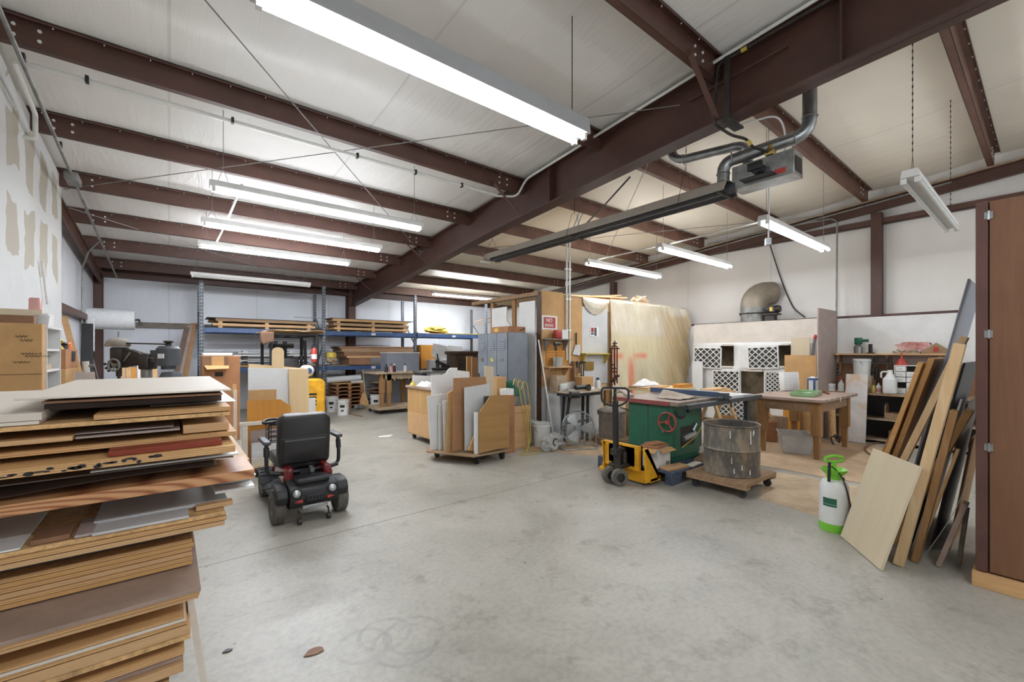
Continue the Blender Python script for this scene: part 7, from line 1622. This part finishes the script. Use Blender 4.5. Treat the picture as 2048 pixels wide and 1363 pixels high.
# ============================================================ tall cardboard carton behind the cart
t = thing('tall_carton', 'tall brown cardboard carton with a cut flap behind the lumber pile', 'carton', (.85,8.95,0))
a, c = onY(404,712,8.7), onY(480,712,8.7); x0, x1, z1 = a.x, c.x, a.z
bm = B(); box(bm, (x0,8.7,0),(x1,9.2,z1)); obj('body', bm, M['card2'], t, bev=.006)
a, c = onY(405,712,8.695), onY(456,733,8.695); bm = B(); box(bm, (a.x,8.690,c.z),(c.x,8.698,a.z)); ct = obj('cut_opening', bm, M['hardb'], t)
a2 = onY(423,712,8.69); c2 = onY(448,732,8.69); bm = B(); box(bm, (a2.x,8.682,c2.z),(c2.x,8.689,a2.z)); obj('inner_card', bm, M['card'], ct)
a3, c3 = onY(408,731,8.69), onY(458,731,8.69); bm = B(); prism(bm, [(a3.x,8.688,a3.z),(c3.x,8.688,c3.z),(c3.x-.02,8.50,a3.z-.05),(a3.x+.03,8.50,a3.z-.06)], (0,0,.005)); obj('flap', bm, M['card'], t)
a4, c4 = onY(430,744,8.69), onY(446,752,8.69); bm = B(); box(bm, (a4.x,8.690,c4.z),(c4.x,8.698,a4.z)); obj('hand_hole', bm, M['shadowbox'], t)
a4, c4 = onY(465,768,8.69), onY(473,788,8.69); bm = B(); box(bm, (a4.x,8.696,c4.z),(c4.x,8.699,a4.z)); obj('tape', bm, M['card'], t)
a5 = onY(420,704,9.0); bm = B(); cbox(bm, (a5.x+.1,8.95,z1+.03),(.42,.16,.05),.05); one('white_packet', bm, M['paper'], 'white packet lying on top of the tall carton', 'packet', bev=.01)
# ============================================================ left wall clutter
t = thing('flat_carton', 'large flat cardboard carton standing at the left edge behind the lumber pile', 'carton', (-.93,4.8,0))
bm = B(); box(bm, (-1.11,4.75,0),(-.75,4.87,1.715)); obj('body', bm, M['card'], t, bev=.004)
z = onY(50,748,4.75).z; bm = B(); box(bm, (-1.11,4.748,z-.003),(-.75,4.7496,z+.003)); obj('seam', bm, M['hardb'], t)
for k, (u, v, n) in enumerate(((30,672,3),(40,680,3),(42,707,5),(50,712,6),(26,724,4))):
    p = onY(u, v, 4.747); bm = B()
    for q in range(n): tube(bm, [p+V((.022*q+.012*j/2, 0, .008*sin(j*2.1+q))) for j in range(4)], .0022, 4)
    obj('handwriting', bm, M['black'], t)
t = thing('white_shelf', 'white bookcase behind the flat carton at the left wall', 'shelf unit', (-.93,5.15,0))
for z in (.08,.45,.8,1.13,1.36,1.527): bm = B(); box(bm, (-1.1,4.9,z-.018),(-.75,5.41,z)); obj('shelf_board', bm, M['white'], t)
bm = B(); box(bm, (-1.115,4.88,1.69),(-.74,5.44,1.708)); obj('top', bm, M['white'], t)
for y in (4.881,5.415): bm = B(); box(bm, (-1.1,y,0),(-.745,y+.018,1.689)); obj('side_panel', bm, M['white'], t)
bm = B(); box(bm, (-1.112,4.9,0),(-1.102,5.41,1.689)); obj('back_panel', bm, M['white'], t)
def onshelf(name, lab, cat, lo, hi, m, bev=.003): bm = B(); box(bm, lo, hi); return one(name, bm, M[m], lab, cat, 'odds and ends on the white bookcase', bev=bev)
onshelf('white_box','small white box on the upper shelf of the white bookcase','box',(-1.0,5.0,1.5275),(-.82,5.3,1.62),'paper')
onshelf('paper_stack','tan and white papers on the middle shelf of the white bookcase','paper',(-1.05,4.95,1.3605),(-.78,5.3,1.40),'dust')
onshelf('wood_block','small brown block on the middle shelf papers','block',(-.95,5.02,1.4015),(-.84,5.2,1.43),'oldwd')
onshelf('white_board','white board leaning out of the lower shelf of the bookcase','board',(-1.0,5.0,1.1305),(-.78,5.03,1.33),'mel')
onshelf('dark_parts','dark parts on the lower shelf of the bookcase','parts',(-1.0,5.1,1.1305),(-.76,5.38,1.17),'black')
zt = 1.7085
bm = B(); box(bm, (-1.02,4.92,zt),(-.82,5.02,zt+.075)); one('brown_box', bm, M['hardb'], 'small brown box on top of the bookcase, left', 'box', 'things on top of the bookcase')
bm = B(); lathe(bm, [(0,0),(.05,0),(.06,.09),(.056,.09),(.046,.004),(0,.004)], MX.Translation((-.82,5.09,zt)), 18); one('clear_tub', bm, M['clear'], 'clear plastic tub on top of the bookcase', 'tub', 'things on top of the bookcase')
bm = B(); box(bm, (-.98,5.16,zt),(-.78,5.38,zt+.11)); one('white_carton', bm, M['white'], 'white carton at the far end of the bookcase top', 'carton', 'things on top of the bookcase')
bm = B(); cbox(bm, (-.93,5.05,zt+.13),(.26,.07,.05),.2); bm.transform(MX.Translation((0,0,-.027))); one('wood_offcut', bm, M['birch'], 'pale wood offcut lying across the things on the bookcase', 'offcut', 'things on top of the bookcase')
bm = B(); rbox(bm, (-.90,5.20,zt+.112),(-.83,5.27,zt+.24),.015,2); one('pink_bottle', bm, mat('pink', (214,160,152), .5), 'pink bottle standing on the white carton of the bookcase', 'bottle', 'things on top of the bookcase')
bm = B(); cyl(bm, (-.86,5.32,zt+.111),(-.86,5.32,zt+.17),.03,14); one('tape_roll', bm, M['rag'], 'small white roll beside the pink bottle', 'roll', 'things on top of the bookcase')
t = thing('wall_brush', 'long handled grey brush leaning on the left wall above the bookcase', 'brush', (-1.09,5.3,zt)); p0 = onX(95,618,-1.09); p1 = onX(84,520,-1.09)
bm = B(); tube(bm, [p0+V((0,0,.06)), p1], .012, 8); obj('handle', bm, M['white'], t); bm = B(); box(bm, (-1.11,p0.y-.05,zt+.001),(-1.07,p0.y+.06,zt+.23)); obj('head', bm, M['galv_d'], t, bev=.006)
# boxes beyond the bookcase
bm = B(); box(bm, (-1.1,6.1,0),(-.80,6.95,1.33)); one('lower_carton', bm, M['card'], 'tall tan carton under the box of straps at the left wall', 'carton', bev=.005)
t = thing('strap_box', 'open cardboard box of straps and tools on a taller carton', 'box', (-.95,6.5,1.331)); bm = B(); 
for lo, hi in (((-1.09,6.15,1.3315),(-.81,6.88,1.34)),((-1.09,6.15,1.34),(-1.08,6.88,1.53)),((-.82,6.15,1.34),(-.81,6.88,1.53)),((-1.08,6.15,1.34),(-.82,6.16,1.53)),((-1.08,6.87,1.34),(-.82,6.88,1.53))): box(bm, lo, hi)
obj('body', bm, M['card2'], t); bm = B(); box(bm, (-.8095,6.48,1.40),(-.808,6.72,1.51)); obj('printed_label', bm, M['black'], t)
for k, (y, m, lab) in enumerate(((6.27,'hose','yellow strap coil at the front of the open box at the left wall'),(6.5,'black','black strap coil in the open box at the left wall'),(6.7,'orange','orange strap coil at the back of the open box at the left wall'))):
    bm = B(); tube(bm, [(-.95+.1*cos(a*.5), y+.09*sin(a*.5), 1.47+.012*a*.5+.03*sin(a*.9+k)) for a in range(26)], .018, 6); one('strap', bm, M[m], lab, 'strap', 'straps in the open box')
t = thing('framed_panel', 'white panel with a mauve border leaning low at the left wall cartons', 'panel', (-.6,6.3,0)); bm = B(); prism(bm, [(-.76,6.0,0),(-.50,6.05,0),(-.60,6.12,1.30),(-.74,6.09,1.30)], (.0,.03,0)); obj('board', bm, M['mauve'], t); bm = B(); prism(bm, [(-.72,5.996,.1),(-.54,6.034,.1),(-.62,6.098,1.2),(-.72,6.076,1.2)], (0,-.006,0)); obj('face', bm, M['mel'], t)
t = thing('white_pole', 'white pipe with grey fittings standing at the left wall', 'pole', (-.62,6.9,0)); a = at(171,722,4.9); bm = B(); tube(bm, [(a.x+.1,a.y,.012),(a.x,a.y,a.z)], .03, 10); obj('pipe', bm, M['pvc'], t); bm = B(); tube(bm, [(a.x-.02,a.y,a.z-.06),(a.x+.07,a.y,a.z-.05)], .02, 8); tube(bm, [(a.x-.0,a.y,a.z-.2),(a.x+.08,a.y,a.z-.22)], .02, 8); obj('fitting', bm, M['galv_d'], t)
bm = B(); a = onX(150,628,-1.26); beam(bm, (-.86,9.3,.02), (-1.19,8.9,2.02), .07, .03, (0,1,0)); one('leaning_plank', bm, M['tan'], 'long tan plank leaning on the far left wall', 'plank')
G = 'thin rods leaning on the far left wall'
for k in range(5):
    bm = B(); tube(bm, [(-.98+.03*k,10.4+.2*k,.008),(-1.17,10.3+.25*k,1.5+.12*(k%3))], .006, 6); one('rod', bm, M['galv'], 'thin grey rod leaning on the far left wall behind the tan plank', 'rod', G)
bm = B(); prism(bm, [(-1.14,9.75,0),(-.97,9.75,0),(-1.0,10.05,1.98),(-1.14,10.05,1.98)], (0,.03,0)); one('black_sheet', bm, M['black'], 'tall black sheet leaning below the left end of the bubble wrap roll', 'sheet')
G = 'grey boards leaning at the back left'
for k in range(4):
    bm = B(); x = -.72+.17*k; h = (1.35,1.38,1.2,1.0)[k]; prism(bm, [(x,11.2-.06*k,0),(x+.16,11.2-.06*k,0),(x+.14,11.5-.06*k,h),(x,11.5-.06*k,h)], (0,.02,0)); one('grey_board', bm, M[('galv_d','galv_d','slate','grime')[k]], ('leftmost','second','third','rightmost and lowest')[k]+' of the grey boards leaning below the bubble wrap roll', 'board', G)
# bubble wrap roll hung on a bar
t = thing('bubble_wrap_roll', 'big roll of bubble wrap hung on a bar at the back left', 'roll', (-.87,11.3,2.15)); a = onY(174,638,11.3); c = onY(270,638,11.3); zc = (a.z+c.z)/2+.0
bm = B(); cyl(bm, (a.x,11.3,zc),(c.x,11.3,zc),.20,36); obj('roll', bm, M['bubble'], t)
bm = B(); grid(bm, lambda u, v: V((a.x+.005+u*.12, 11.3-.202+.01*sin(v*6), zc-v*.62)), 4, 12); obj('loose_end', bm, M['bubble'], t, solid=.004)
bm = B(); cyl(bm, (-1.25,11.3,zc),(c.x+.08,11.3,zc),.018,10); tube(bm, [(c.x+.06,11.3,zc),(c.x+.06,11.3,zc-.1)], .012, 8); box(bm, (-1.27,11.24,zc-.06),(-1.255,11.36,zc+.06)); box(bm, (c.x+.03,11.29,zc+.019),(c.x+.05,13.18,zc+.03)); obj('bar', bm, M['iron'], t)
# ============================================================ radial drill press
p = V((-.206,6.55,0)); t = thing('drill_press', 'old dark radial drill press with a domed head behind the lumber pile', 'drill press', p, -YAW)
U = lambda u: (u-293)/862*5.0
Zz = lambda v: 1.5-(v-704)/862*5.0
k_ = dict(world=False)
bm = B(); cyl(bm, (0,0,.06),(0,0,Zz(728)),.052,18); obj('column', bm, M['galv_d'], t, **k_)
bm = B(); rbox(bm, (-.3,-.2,0),(.12,.2,.06),.015,2); obj('base', bm, M['iron'], t, **k_)
bm = B(); rbox(bm, (U(286),-.075,Zz(738)),(U(306),.075,Zz(708)),.015,2); prism(bm, [(U(250),-.04,Zz(697)),(U(262),-.04,Zz(698)),(U(286),-.04,Zz(706)),(U(306),-.04,Zz(708)),(U(306),-.04,Zz(728)),(U(286),-.04,Zz(728)),(U(262),-.04,Zz(733)),(U(250),-.04,Zz(733))], (0,.08,0)); obj('arm', bm, M['iron'], t, bev=.006, **k_)
bm = B(); rbox(bm, (U(229),-.07,Zz(735)),(U(251),.07,Zz(694)),.02,2); cyl(bm, (U(238),0,Zz(735)),(U(238),0,Zz(752)),.028,12); cyl(bm, (U(238),0,Zz(752)),(U(238),0,Zz(768)),.016,10); obj('head', bm, M['iron'], t, **k_)
bm = B(); m = MX.Translation((U(236),0,Zz(693))) @ MX.Diagonal((1.25,1,1,1)); lathe(bm, [(0,0),(.10,0),(.105,.02),(.095,.06),(.06,.09),(0,.10)], m, 28); obj('pulley_cover', bm, M['grime'], t, **k_)
bm = B(); cyl(bm, (U(237),0,Zz(674)),(U(237),0,Zz(663)),.008,8); obj('spindle', bm, M['galv_d'], t, **k_)
bm = B(); m = MX.Translation((U(245),-.11,Zz(729))) @ MX.Rotation(pi/2,4,'X'); tube(bm, [m @ V((.066*cos(a*pi/14),.066*sin(a*pi/14),0)) for a in range(28)], .010, 8, closed=True)
for q in range(3): a = 2*pi*q/3+.4; tube(bm, [m @ V((0,0,-.01)), m @ V((.066*cos(a),.066*sin(a),0))], .008, 6)
cyl(bm, m @ V((0,0,-.04)), m @ V((0,0,.01)), .02, 10); obj('handwheel', bm, M['galv_d'], t, **k_)
for q, (u, v) in enumerate(((226,727),(229,735),(234,740))): bm = B(); tube(bm, [(U(238),-.08,Zz(731)),(U(u),-.10,Zz(v))], .006, 6); lathe(bm, [(0,-.016),(.012,-.010),(.016,0),(.012,.010),(0,.016)], MX.Translation((U(u),-.10,Zz(v))), 10); obj('feed_lever', bm, M['black'], t, **k_)
bm = B(); beam(bm, (U(256),0,Zz(686)),(U(332),0,Zz(688)),.06,.016); obj('drive_belt', bm, M['iron'], t, **k_)
bm = B(); cyl(bm, (U(337),0,Zz(697)),(U(337),0,Zz(731)),.115,24); lathe(bm, [(.115,0),(.09,.03),(0,.035)], MX.Translation((U(337),0,Zz(697))), 24); cyl(bm, (U(337),0,Zz(731)),(U(337),0,Zz(738)),.07,16); box(bm, (U(306),-.04,Zz(724)),(U(320),.04,Zz(700))); mo = obj('motor', bm, M['slate'], t, **k_)
bm = B(); cyl(bm, (U(337),0,Zz(691)),(U(337),0,Zz(687)),.03,14); lathe(bm, [(.02,0),(.045,.015),(.05,.03),(.03,.035),(0,.035)], MX.Translation((U(337),0,Zz(687))), 16); obj('motor_pulley', bm, M['iron'], mo, **k_)
bm = B(); box(bm, (U(333),-.125,Zz(716)),(U(344),-.112,Zz(707))); obj('rating_plate', bm, M['mel'], mo, **k_)
bm = B(); tube(bm, fillet([(U(284),-.05,Zz(704)),(U(300),-.06,Zz(714)),(U(318),-.06,Zz(716))],.03), .006, 6); tube(bm, [(U(268),-.05,Zz(704)),(U(255),-.05,Zz(722))], .006, 6); obj('wiring', bm, M['grime'], t, **k_)
t = thing('machine_pedestal', 'dark machine with an orange sticker under the drill press motor', 'machine', V((-.206,6.55,0))+RV*.29+V((0,0,0)), -YAW); bm = B(); lathe(bm, [(.15,0),(.15,.9),(.11,1.0),(.12,1.2),(.09,1.27),(0,1.27)], None, 24); rbox(bm, (-.16,-.13,1.05),(.17,.1,1.2),.03,2); obj('body', bm, M['slate'], t, world=False); bm = B(); box(bm, (-.05,-.134,1.12),(.02,-.129,1.17)); obj('sticker', bm, M['orange'], t, world=False)
G = 'boards leaning behind the drill press'
for k, (u0, u1, v, m, lab) in enumerate(((243,250,735,'tan','leftmost tan board behind the drill press'),(252,262,733,'pine','pale pine board behind the drill press'),(263,273,734,'amber','amber board behind the drill press'),(274,289,729,'mel','white board behind the drill press column'),(304,314,722,'tan','tan board right of the drill press column'))):
    a, c = onY(u0, v, 9.6), onY(u1, v, 9.6); bm = B(); prism(bm, [(a.x+.05,9.3,0),(c.x+.05,9.3,0),(c.x,9.6,a.z),(a.x,9.6,a.z)], (0,.025,0)); one('leaning_board', bm, M[m], lab, 'board', G)
G = 'long planks leaning at the left end of the pallet rack'
for k in range(4):
    a = onY(394-5*k,646+3*k,12.1); bm = B(); x0 = a.x - .30 - .03*k; prism(bm, [(x0-.10,11.55-.09*k,0),(x0,11.55-.09*k,0),(a.x,12.1-.09*k,a.z),(a.x-.10,12.1-.09*k,a.z)], (0,.03,0)); one('long_plank', bm, M[('oldwdZ','hardb','grime','brown')[k]], ('rearmost','second','grey third','frontmost dark')[k]+' of the long planks leaning left of the pallet rack', 'plank', G)
# floor litter
def scrap(lab, u, v, s, m, k):
    q = fl(u, v); bm = B(); n = 9; pts = []
    for j in range(n): a = 2*pi*j/n; r_ = s*(1+.5*noise.noise(V((cos(a)*2+k, sin(a)*2, k)))); pts.append((q.x+r_*cos(a), q.y+r_*.6*sin(a), .001))
    prism(bm, pts, (0,0,.004)); return one('floor_scrap', bm, M[m], lab, 'litter')
scrap('dark torn scrap on the floor nearest the camera', 627, 1303, .045, 'hardb', 1); scrap('small dark scrap on the floor beside the lumber pile', 455, 1301, .022, 'black', 2)
scrap('white paper scrap on the floor before the bench cabinet', 771, 872, .14, 'paper', 3); scrap('small pebble like scrap by the pump sprayer base', 1660, 1063, .018, 'hardb', 4)
# ============================================================ radiant tube heater
t = thing('tube_heater', 'long radiant tube heater with a galvanised burner box hung beside the main rafter', 'heater', (4.72,4.2,3.2))
hy0, hy1, hx, hz = 2.15, 6.62, 4.70, 3.20
bm = B(); prism(bm, [(hx-.17,hy0,hz),(hx-.08,hy0,hz+.13),(hx+.08,hy0,hz+.13),(hx+.17,hy0,hz),(hx+.165,hy0,hz),(hx+.077,hy0,hz+.126),(hx-.077,hy0,hz+.126),(hx-.165,hy0,hz)], (0,hy1-hy0,0)); obj('reflector', bm, mat('heater_reflector', (178,170,158), .45, .1, .06, 5), t)
bm = B(); prism(bm, [(hx-.160,hy0+.01,hz+.002),(hx-.0765,hy0+.01,hz+.122),(hx+.0765,hy0+.01,hz+.122),(hx+.160,hy0+.01,hz+.002),(hx+.157,hy0+.01,hz+.002),(hx+.075,hy0+.01,hz+.119),(hx-.075,hy0+.01,hz+.119),(hx-.157,hy0+.01,hz+.002)], (0,hy1-hy0-.02,0)); obj('inner_reflector', bm, M['slate'], t)
bm = B(); cyl(bm, (hx,hy0-.05,hz+.05),(hx,hy1-.1,hz+.05),.05,18); obj('burner_tube', bm, M['slate'], t)
for y in (hy1-.15, 4.4, hy0+.05): bm = B(); box(bm, (hx-.18,y,hz-.012),(hx+.18,y+.03,hz-.003)); obj('cross_strap', bm, M['iron'], t)
bm = B(); box(bm, (hx-.17,hy1-.02,hz-.03),(hx+.02,hy1+.02,hz-.01)); obj('end_plate', bm, M['mel'], t)
bm = B(); box(bm, (hx-.02,1.55,hz+.02),(hx+.22,2.13,hz+.26)); bb = obj('burner_box', bm, M['galv'], t, bev=.004)
bm = B(); box(bm, (hx+.02,1.545,hz+.06),(hx+.18,1.5495,hz+.2)); obj('dark_port', bm, M['shadowbox'], bb)
bm = B(); box(bm, (hx-.0215,1.62,hz+.05),(hx-.0205,1.72,hz+.10)); obj('sticker', bm, M['red'], bb)
bm = B(); cyl(bm, (hx-.12,1.85,hz+.14),(hx-.02,1.85,hz+.14),.055,16); rbox(bm, (hx-.14,1.79,hz+.12),(hx-.10,1.93,hz+.2),.01,2); box(bm, (hx-.14,1.70,hz+.05),(hx-.02,2.0,hz+.06)); obj('blower_motor', bm, M['black'], bb)
for k, (y, lab) in enumerate(((hy0+.5,''),(4.41,''),(hy1-.14,''))):
    bm = B(); top = V((hx+.02,y,zr(y)-.02)); 
    for s in (-1,1): tube(bm, [V((hx+s*.17,y+.015,hz-.003)), V((hx+s*.05,y+.015,hz+.35))], .003, 5)
    chain(bm, V((hx,y+.015,hz+.35)), V((hx+.02,y+.015,zr(y)-.03)), n=14); obj('hanger', bm, M['iron'], t)
# flue ducts of the heater
def duct(name, lab, pts, r, rings):
    t = thing(name, lab, 'duct', pts[-1]); bm = B(); tube(bm, fillet(pts, .16, 5), r, 20, caps=False); obj('pipe', bm, M['galv'], t)
    for a, d in rings:
        a = V(a); d = V(d).normalized(); u = d.orthogonal().normalized(); w_ = d.cross(u); bm = B(); tube(bm, [a+(u*cos(q*pi/12)+w_*sin(q*pi/12))*(r+.004) for q in range(24)], .006, 6, closed=True); obj('joint_ring', bm, M['galv_d'], t)
    return t
duct('flue_pipe', 'wide galvanised flue pipe with two elbows running from the burner up through the roof', [(4.68,2.22,hz+.137),(4.68,2.22,3.54),(4.95,1.50,3.66),(4.95,1.50,zr(1.5)-.055)], .062, [((4.68,2.22,3.42),(0,0,1)),((4.70,2.14,3.575),(.31,-.79,.1)),((4.90,1.62,3.645),(.31,-.79,.1)),((4.95,1.50,3.82),(0,0,1))])
duct('intake_pipe', 'second galvanised pipe bending up behind the main rafter beside the flue', [(4.87,2.05,hz+.264),(4.87,2.05,3.74),(4.56,2.76,3.70),(4.56,2.76,zr(2.76)-.055)], .05, [((4.86,2.035,3.52),(0,0,1)),((4.61,2.64,3.707),(-.3,.72,-.04)),((4.56,2.76,3.86),(0,0,1))])
# gas pipe hung on the rafter
t = thing('gas_pipe', 'dark gas pipe with brackets and yellow fittings on the face of the main rafter', 'pipe', (4.14,2.2,4.2))
fx = XM-.115
g1, g2 = onX(1437,150,fx), onX(1462,150,fx)
pts = [V((fx,-.5,4.40)), V((fx,1.6,4.30)), V((fx,2.02,4.27)), V((fx,2.06,3.72)), V((fx+.2,1.98,3.64)), V((4.5,1.9,3.62)), V((4.52,1.86,3.53)), V((4.60,1.82,3.52)), V((4.74,1.78,3.51))]
bm = B(); tube(bm, fillet(pts, .05, 4), .014, 8); obj('pipe', bm, M['iron'], t)
bm = B(); box(bm, (fx-.02,1.90,3.70),(fx+.01,1.95,4.30)); box(bm, (fx-.02,1.88,3.68),(4.38,1.97,3.70)); obj('bracket', bm, M['iron'], t)
for p_, q_2 in (((fx,1.75,4.29),(fx,1.80,4.287)),((4.503,1.89,3.60),(4.515,1.87,3.55))): bm = B(); tube(bm, [p_, q_2], .019, 8); obj('yellow_fitting', bm, M['hose'], t)
bm = B(); rbox(bm, (4.70,1.74,3.48),(4.80,1.82,3.54),.01,2); cyl(bm, (4.75,1.78,3.54),(4.75,1.78,3.59),.02,8); obj('valve', bm, M['brass'], t)
bm = B(); beam(bm, (fx+.09,1.45,4.17),(fx+.09,2.35,4.10),.05,.012); one('angle_iron', bm, M['steel'], 'short brown angle iron fixed along the main rafter behind the gas pipe', 'bracket')
# roof bracing rods
def rod(lab, a, c, r=.0055, m='galv_d'):
    bm = B(); tube(bm, [a, c], r, 6); o = one('brace_rod', bm, M[m], lab, 'brace rod', 'roof brace rods'); return o
rod('long diagonal brace rod running from the drywall edge to the main rafter', V((-1.10,8.24,3.68)), V((XM-.02,2.47,4.12)))
rod('diagonal brace rod crossing the nearest strip light toward the far rafter', V((-1.05,2.3,4.12)), V((XM-.02,8.44,3.60)))
rod('far diagonal brace rod in the back of the left bay', V((-1.15,9.0,3.62)), V((XM-.02,12.9,3.15)))
rod('diagonal brace rod behind the heater in the right bay', V((XM+.02,2.6,4.10)), V((9.6,8.2,3.62)))
rod('diagonal brace rod over the exhaust duct in the right bay', V((XM+.02,8.4,3.60)), V((9.6,2.7,4.06)))
t = thing('eye_bolt', 'ring ended rod hook on the main rafter past the middle light', 'hook', (XM-.05,8.3,3.55)); p_ = onX(841,505,XM-.03); bm = B(); tube(bm, [p_+V((0,.045*cos(a*pi/8),.045*sin(a*pi/8))) for a in range(16)], .008, 6, closed=True); tube(bm, [p_+V((0,-.045,0)), p_+V((0,-.25,.02))], .007, 6); obj('ring', bm, M['galv'], t)
# flange braces from purlin to the bottom of the rafter
def rbot(y):
    for (y0,b0,_), (y1,b1,_) in zip(ST, ST[1:]):
        if y0 <= y <= y1: return b0+(b1-b0)*(y-y0)/(y1-y0)
for k, i in enumerate((3,5,7,9)):
    y = PY[i]; z0 = zr(y)-.17
    bm = B(); beam(bm, (XM-.62,y-.02,z0),(XM-.10,y-.02,rbot(y)+.03),.05,.006,(1,0,0)); struct('flange_brace', bm, M['steel'], ('nearest','second','third','farthest')[k]+' angled brace from a purlin down to the main rafter')
# white pipes
def pipe(name, lab, pts, r, m, cat='pipe', grp=None, fr=.06, clips=()):
    t = thing(name, lab, cat, pts[0], 0, grp); bm = B(); tube(bm, fillet(pts, fr, 4), r, 8); obj('run', bm, M[m], t)
    for c_ in clips: bm = B(); x, y, z = c_; box(bm, (x-.012,y-.024,z-.026),(x+.012,y+.024,z+.03)); obj('clip', bm, M['black'], t)
    return t
y = PY[5]; yy = y+.10
zz = zr(yy)-.29
pipe('air_line', 'white plastic air line running along under a left bay purlin', [V((-1.08,yy+.9,zz-.30)), V((-1.0,yy+.9,zz-.30)), V((-1.0,yy+.9,zz-.06)), V((-.98,yy+.02,zz)), V((XM-.45,yy,zz))], .020, 'pvc', fr=.04, clips=[(-.55,yy,zz),(.5,yy,zz),(1.75,yy,zz),(2.5,yy,zz),(3.2,yy,zz)])
pipe('air_line', 'white plastic air line running along the top of the main rafter', [V((XM-.45,yy+.03,zz)), V((XM-.14,yy-.1,zz+.02)), V((XM-.14,yy-.3,zz+.22)), V((XM-.125,2.0,zr(2.0)-.07)), V((XM-.125,-1.0,zr(-1)-.07))], .016, 'pvc', fr=.1)
def zc(y): return zr(y)-.36
t = pipe('conduit', 'long grey conduit running along the left wall under the purlins', [V((-.90,4.0,zc(4.0))), V((-.90,8.5,zc(8.5))), V((-.9,12.9,zc(12.9)+.02))], .016, 'galv_d', clips=[(-.90,PY[6],zc(PY[6])+.05),(-.90,PY[5],zc(PY[5])+.05)])
p_ = onX(141,374,-.97); bm = B(); rbox(bm, (-.96,7.15,zc(7.3)-.06),(-.84,7.45,zc(7.3)+.03),.008,2); obj('junction_box', bm, M['galv_d'], t)
bm = B(); tube(bm, fillet([V((-.90,9.9,zc(9.9))), V((-1.08,10.3,zc(10.3)-.1)), V((-1.22,10.9,zc(10.9)-.25)), V((-1.24,10.9,1.2))], .12, 4), .014, 8); obj('drop', bm, M['galv_d'], t)
pipe('conduit', 'white conduit joining the first two lit strip lights of the left bay', [V((.62,5.5,3.32)), V((.62,7.0,3.30))], .015, 'white', grp='conduits joining the strip lights'); pipe('conduit', 'white conduit joining the second and third lit strip lights of the left bay', [V((.62,7.0,3.30)), V((.62,8.67,3.34))], .015, 'white', grp='conduits joining the strip lights')
pipe('conduit', 'white conduit joining the booth strip light to the middle right bay light', [V((6.4,5.46,3.27)), V((6.4,3.95,3.27))], .013, 'white', grp='conduits joining the strip lights'); pipe('conduit', 'white conduit joining the middle right bay light to the burner side light', [V((6.4,3.95,3.27)), V((6.2,2.29,3.25))], .013, 'white', grp='conduits joining the strip lights')
pipe('conduit', 'grey conduit running along the right wall end rafter', [V((9.6,1.0,zr(1)-.30)), V((9.6,5.0,zr(5)-.30)), V((9.6,10.0,zr(10)-.30))], .014, 'galv_d')
t = thing('power_drop', 'white cable and junction box hanging beside the burner box', 'cable', (5.3,1.9,3.2)); a = at(1537,340,5.2); bm = B(); tube(bm, [V((a.x,a.y,zr(a.y)-.02)), V((a.x+.02,a.y,a.z+.1)), V((a.x,a.y,a.z)), at(1538,430,5.2), at(1537,478,5.25)], .009, 6); obj('cable', bm, M['mel'], t); bm = B(); p_ = at(1541,356,5.2); cbox(bm, p_, (.08,.08,.07),.4); obj('hanging_box', bm, M['pvc'], t, bev=.01); bm = B(); p_ = at(1536,483,5.25); cbox(bm, p_, (.06,.06,.08),.6); obj('outlet_box', bm, M['galv'], t)
bm = B(); a = V((XM+.12,2.05,3.74)); pts = [a, V((4.7,1.7,3.85)), V((4.95,1.72,3.80)), V((5.05,1.75,3.62)), V((5.02,1.75,3.42)), V((4.93,1.7,3.35))]; tube(bm, fillet(pts,.15,5), .009, 6); one('cable', bm, M['mel'], 'pale looping cable from the rafter to the burner box', 'cable')
pipe('conduit', 'thin dark pipe running from the main rafter out to the booth conduits', [V((XM+.11,3.2,3.62)), V((5.0,4.2,3.60)), V((5.5,5.0,3.62)), V((5.55,5.35,3.60))], .012, 'iron', fr=.2)
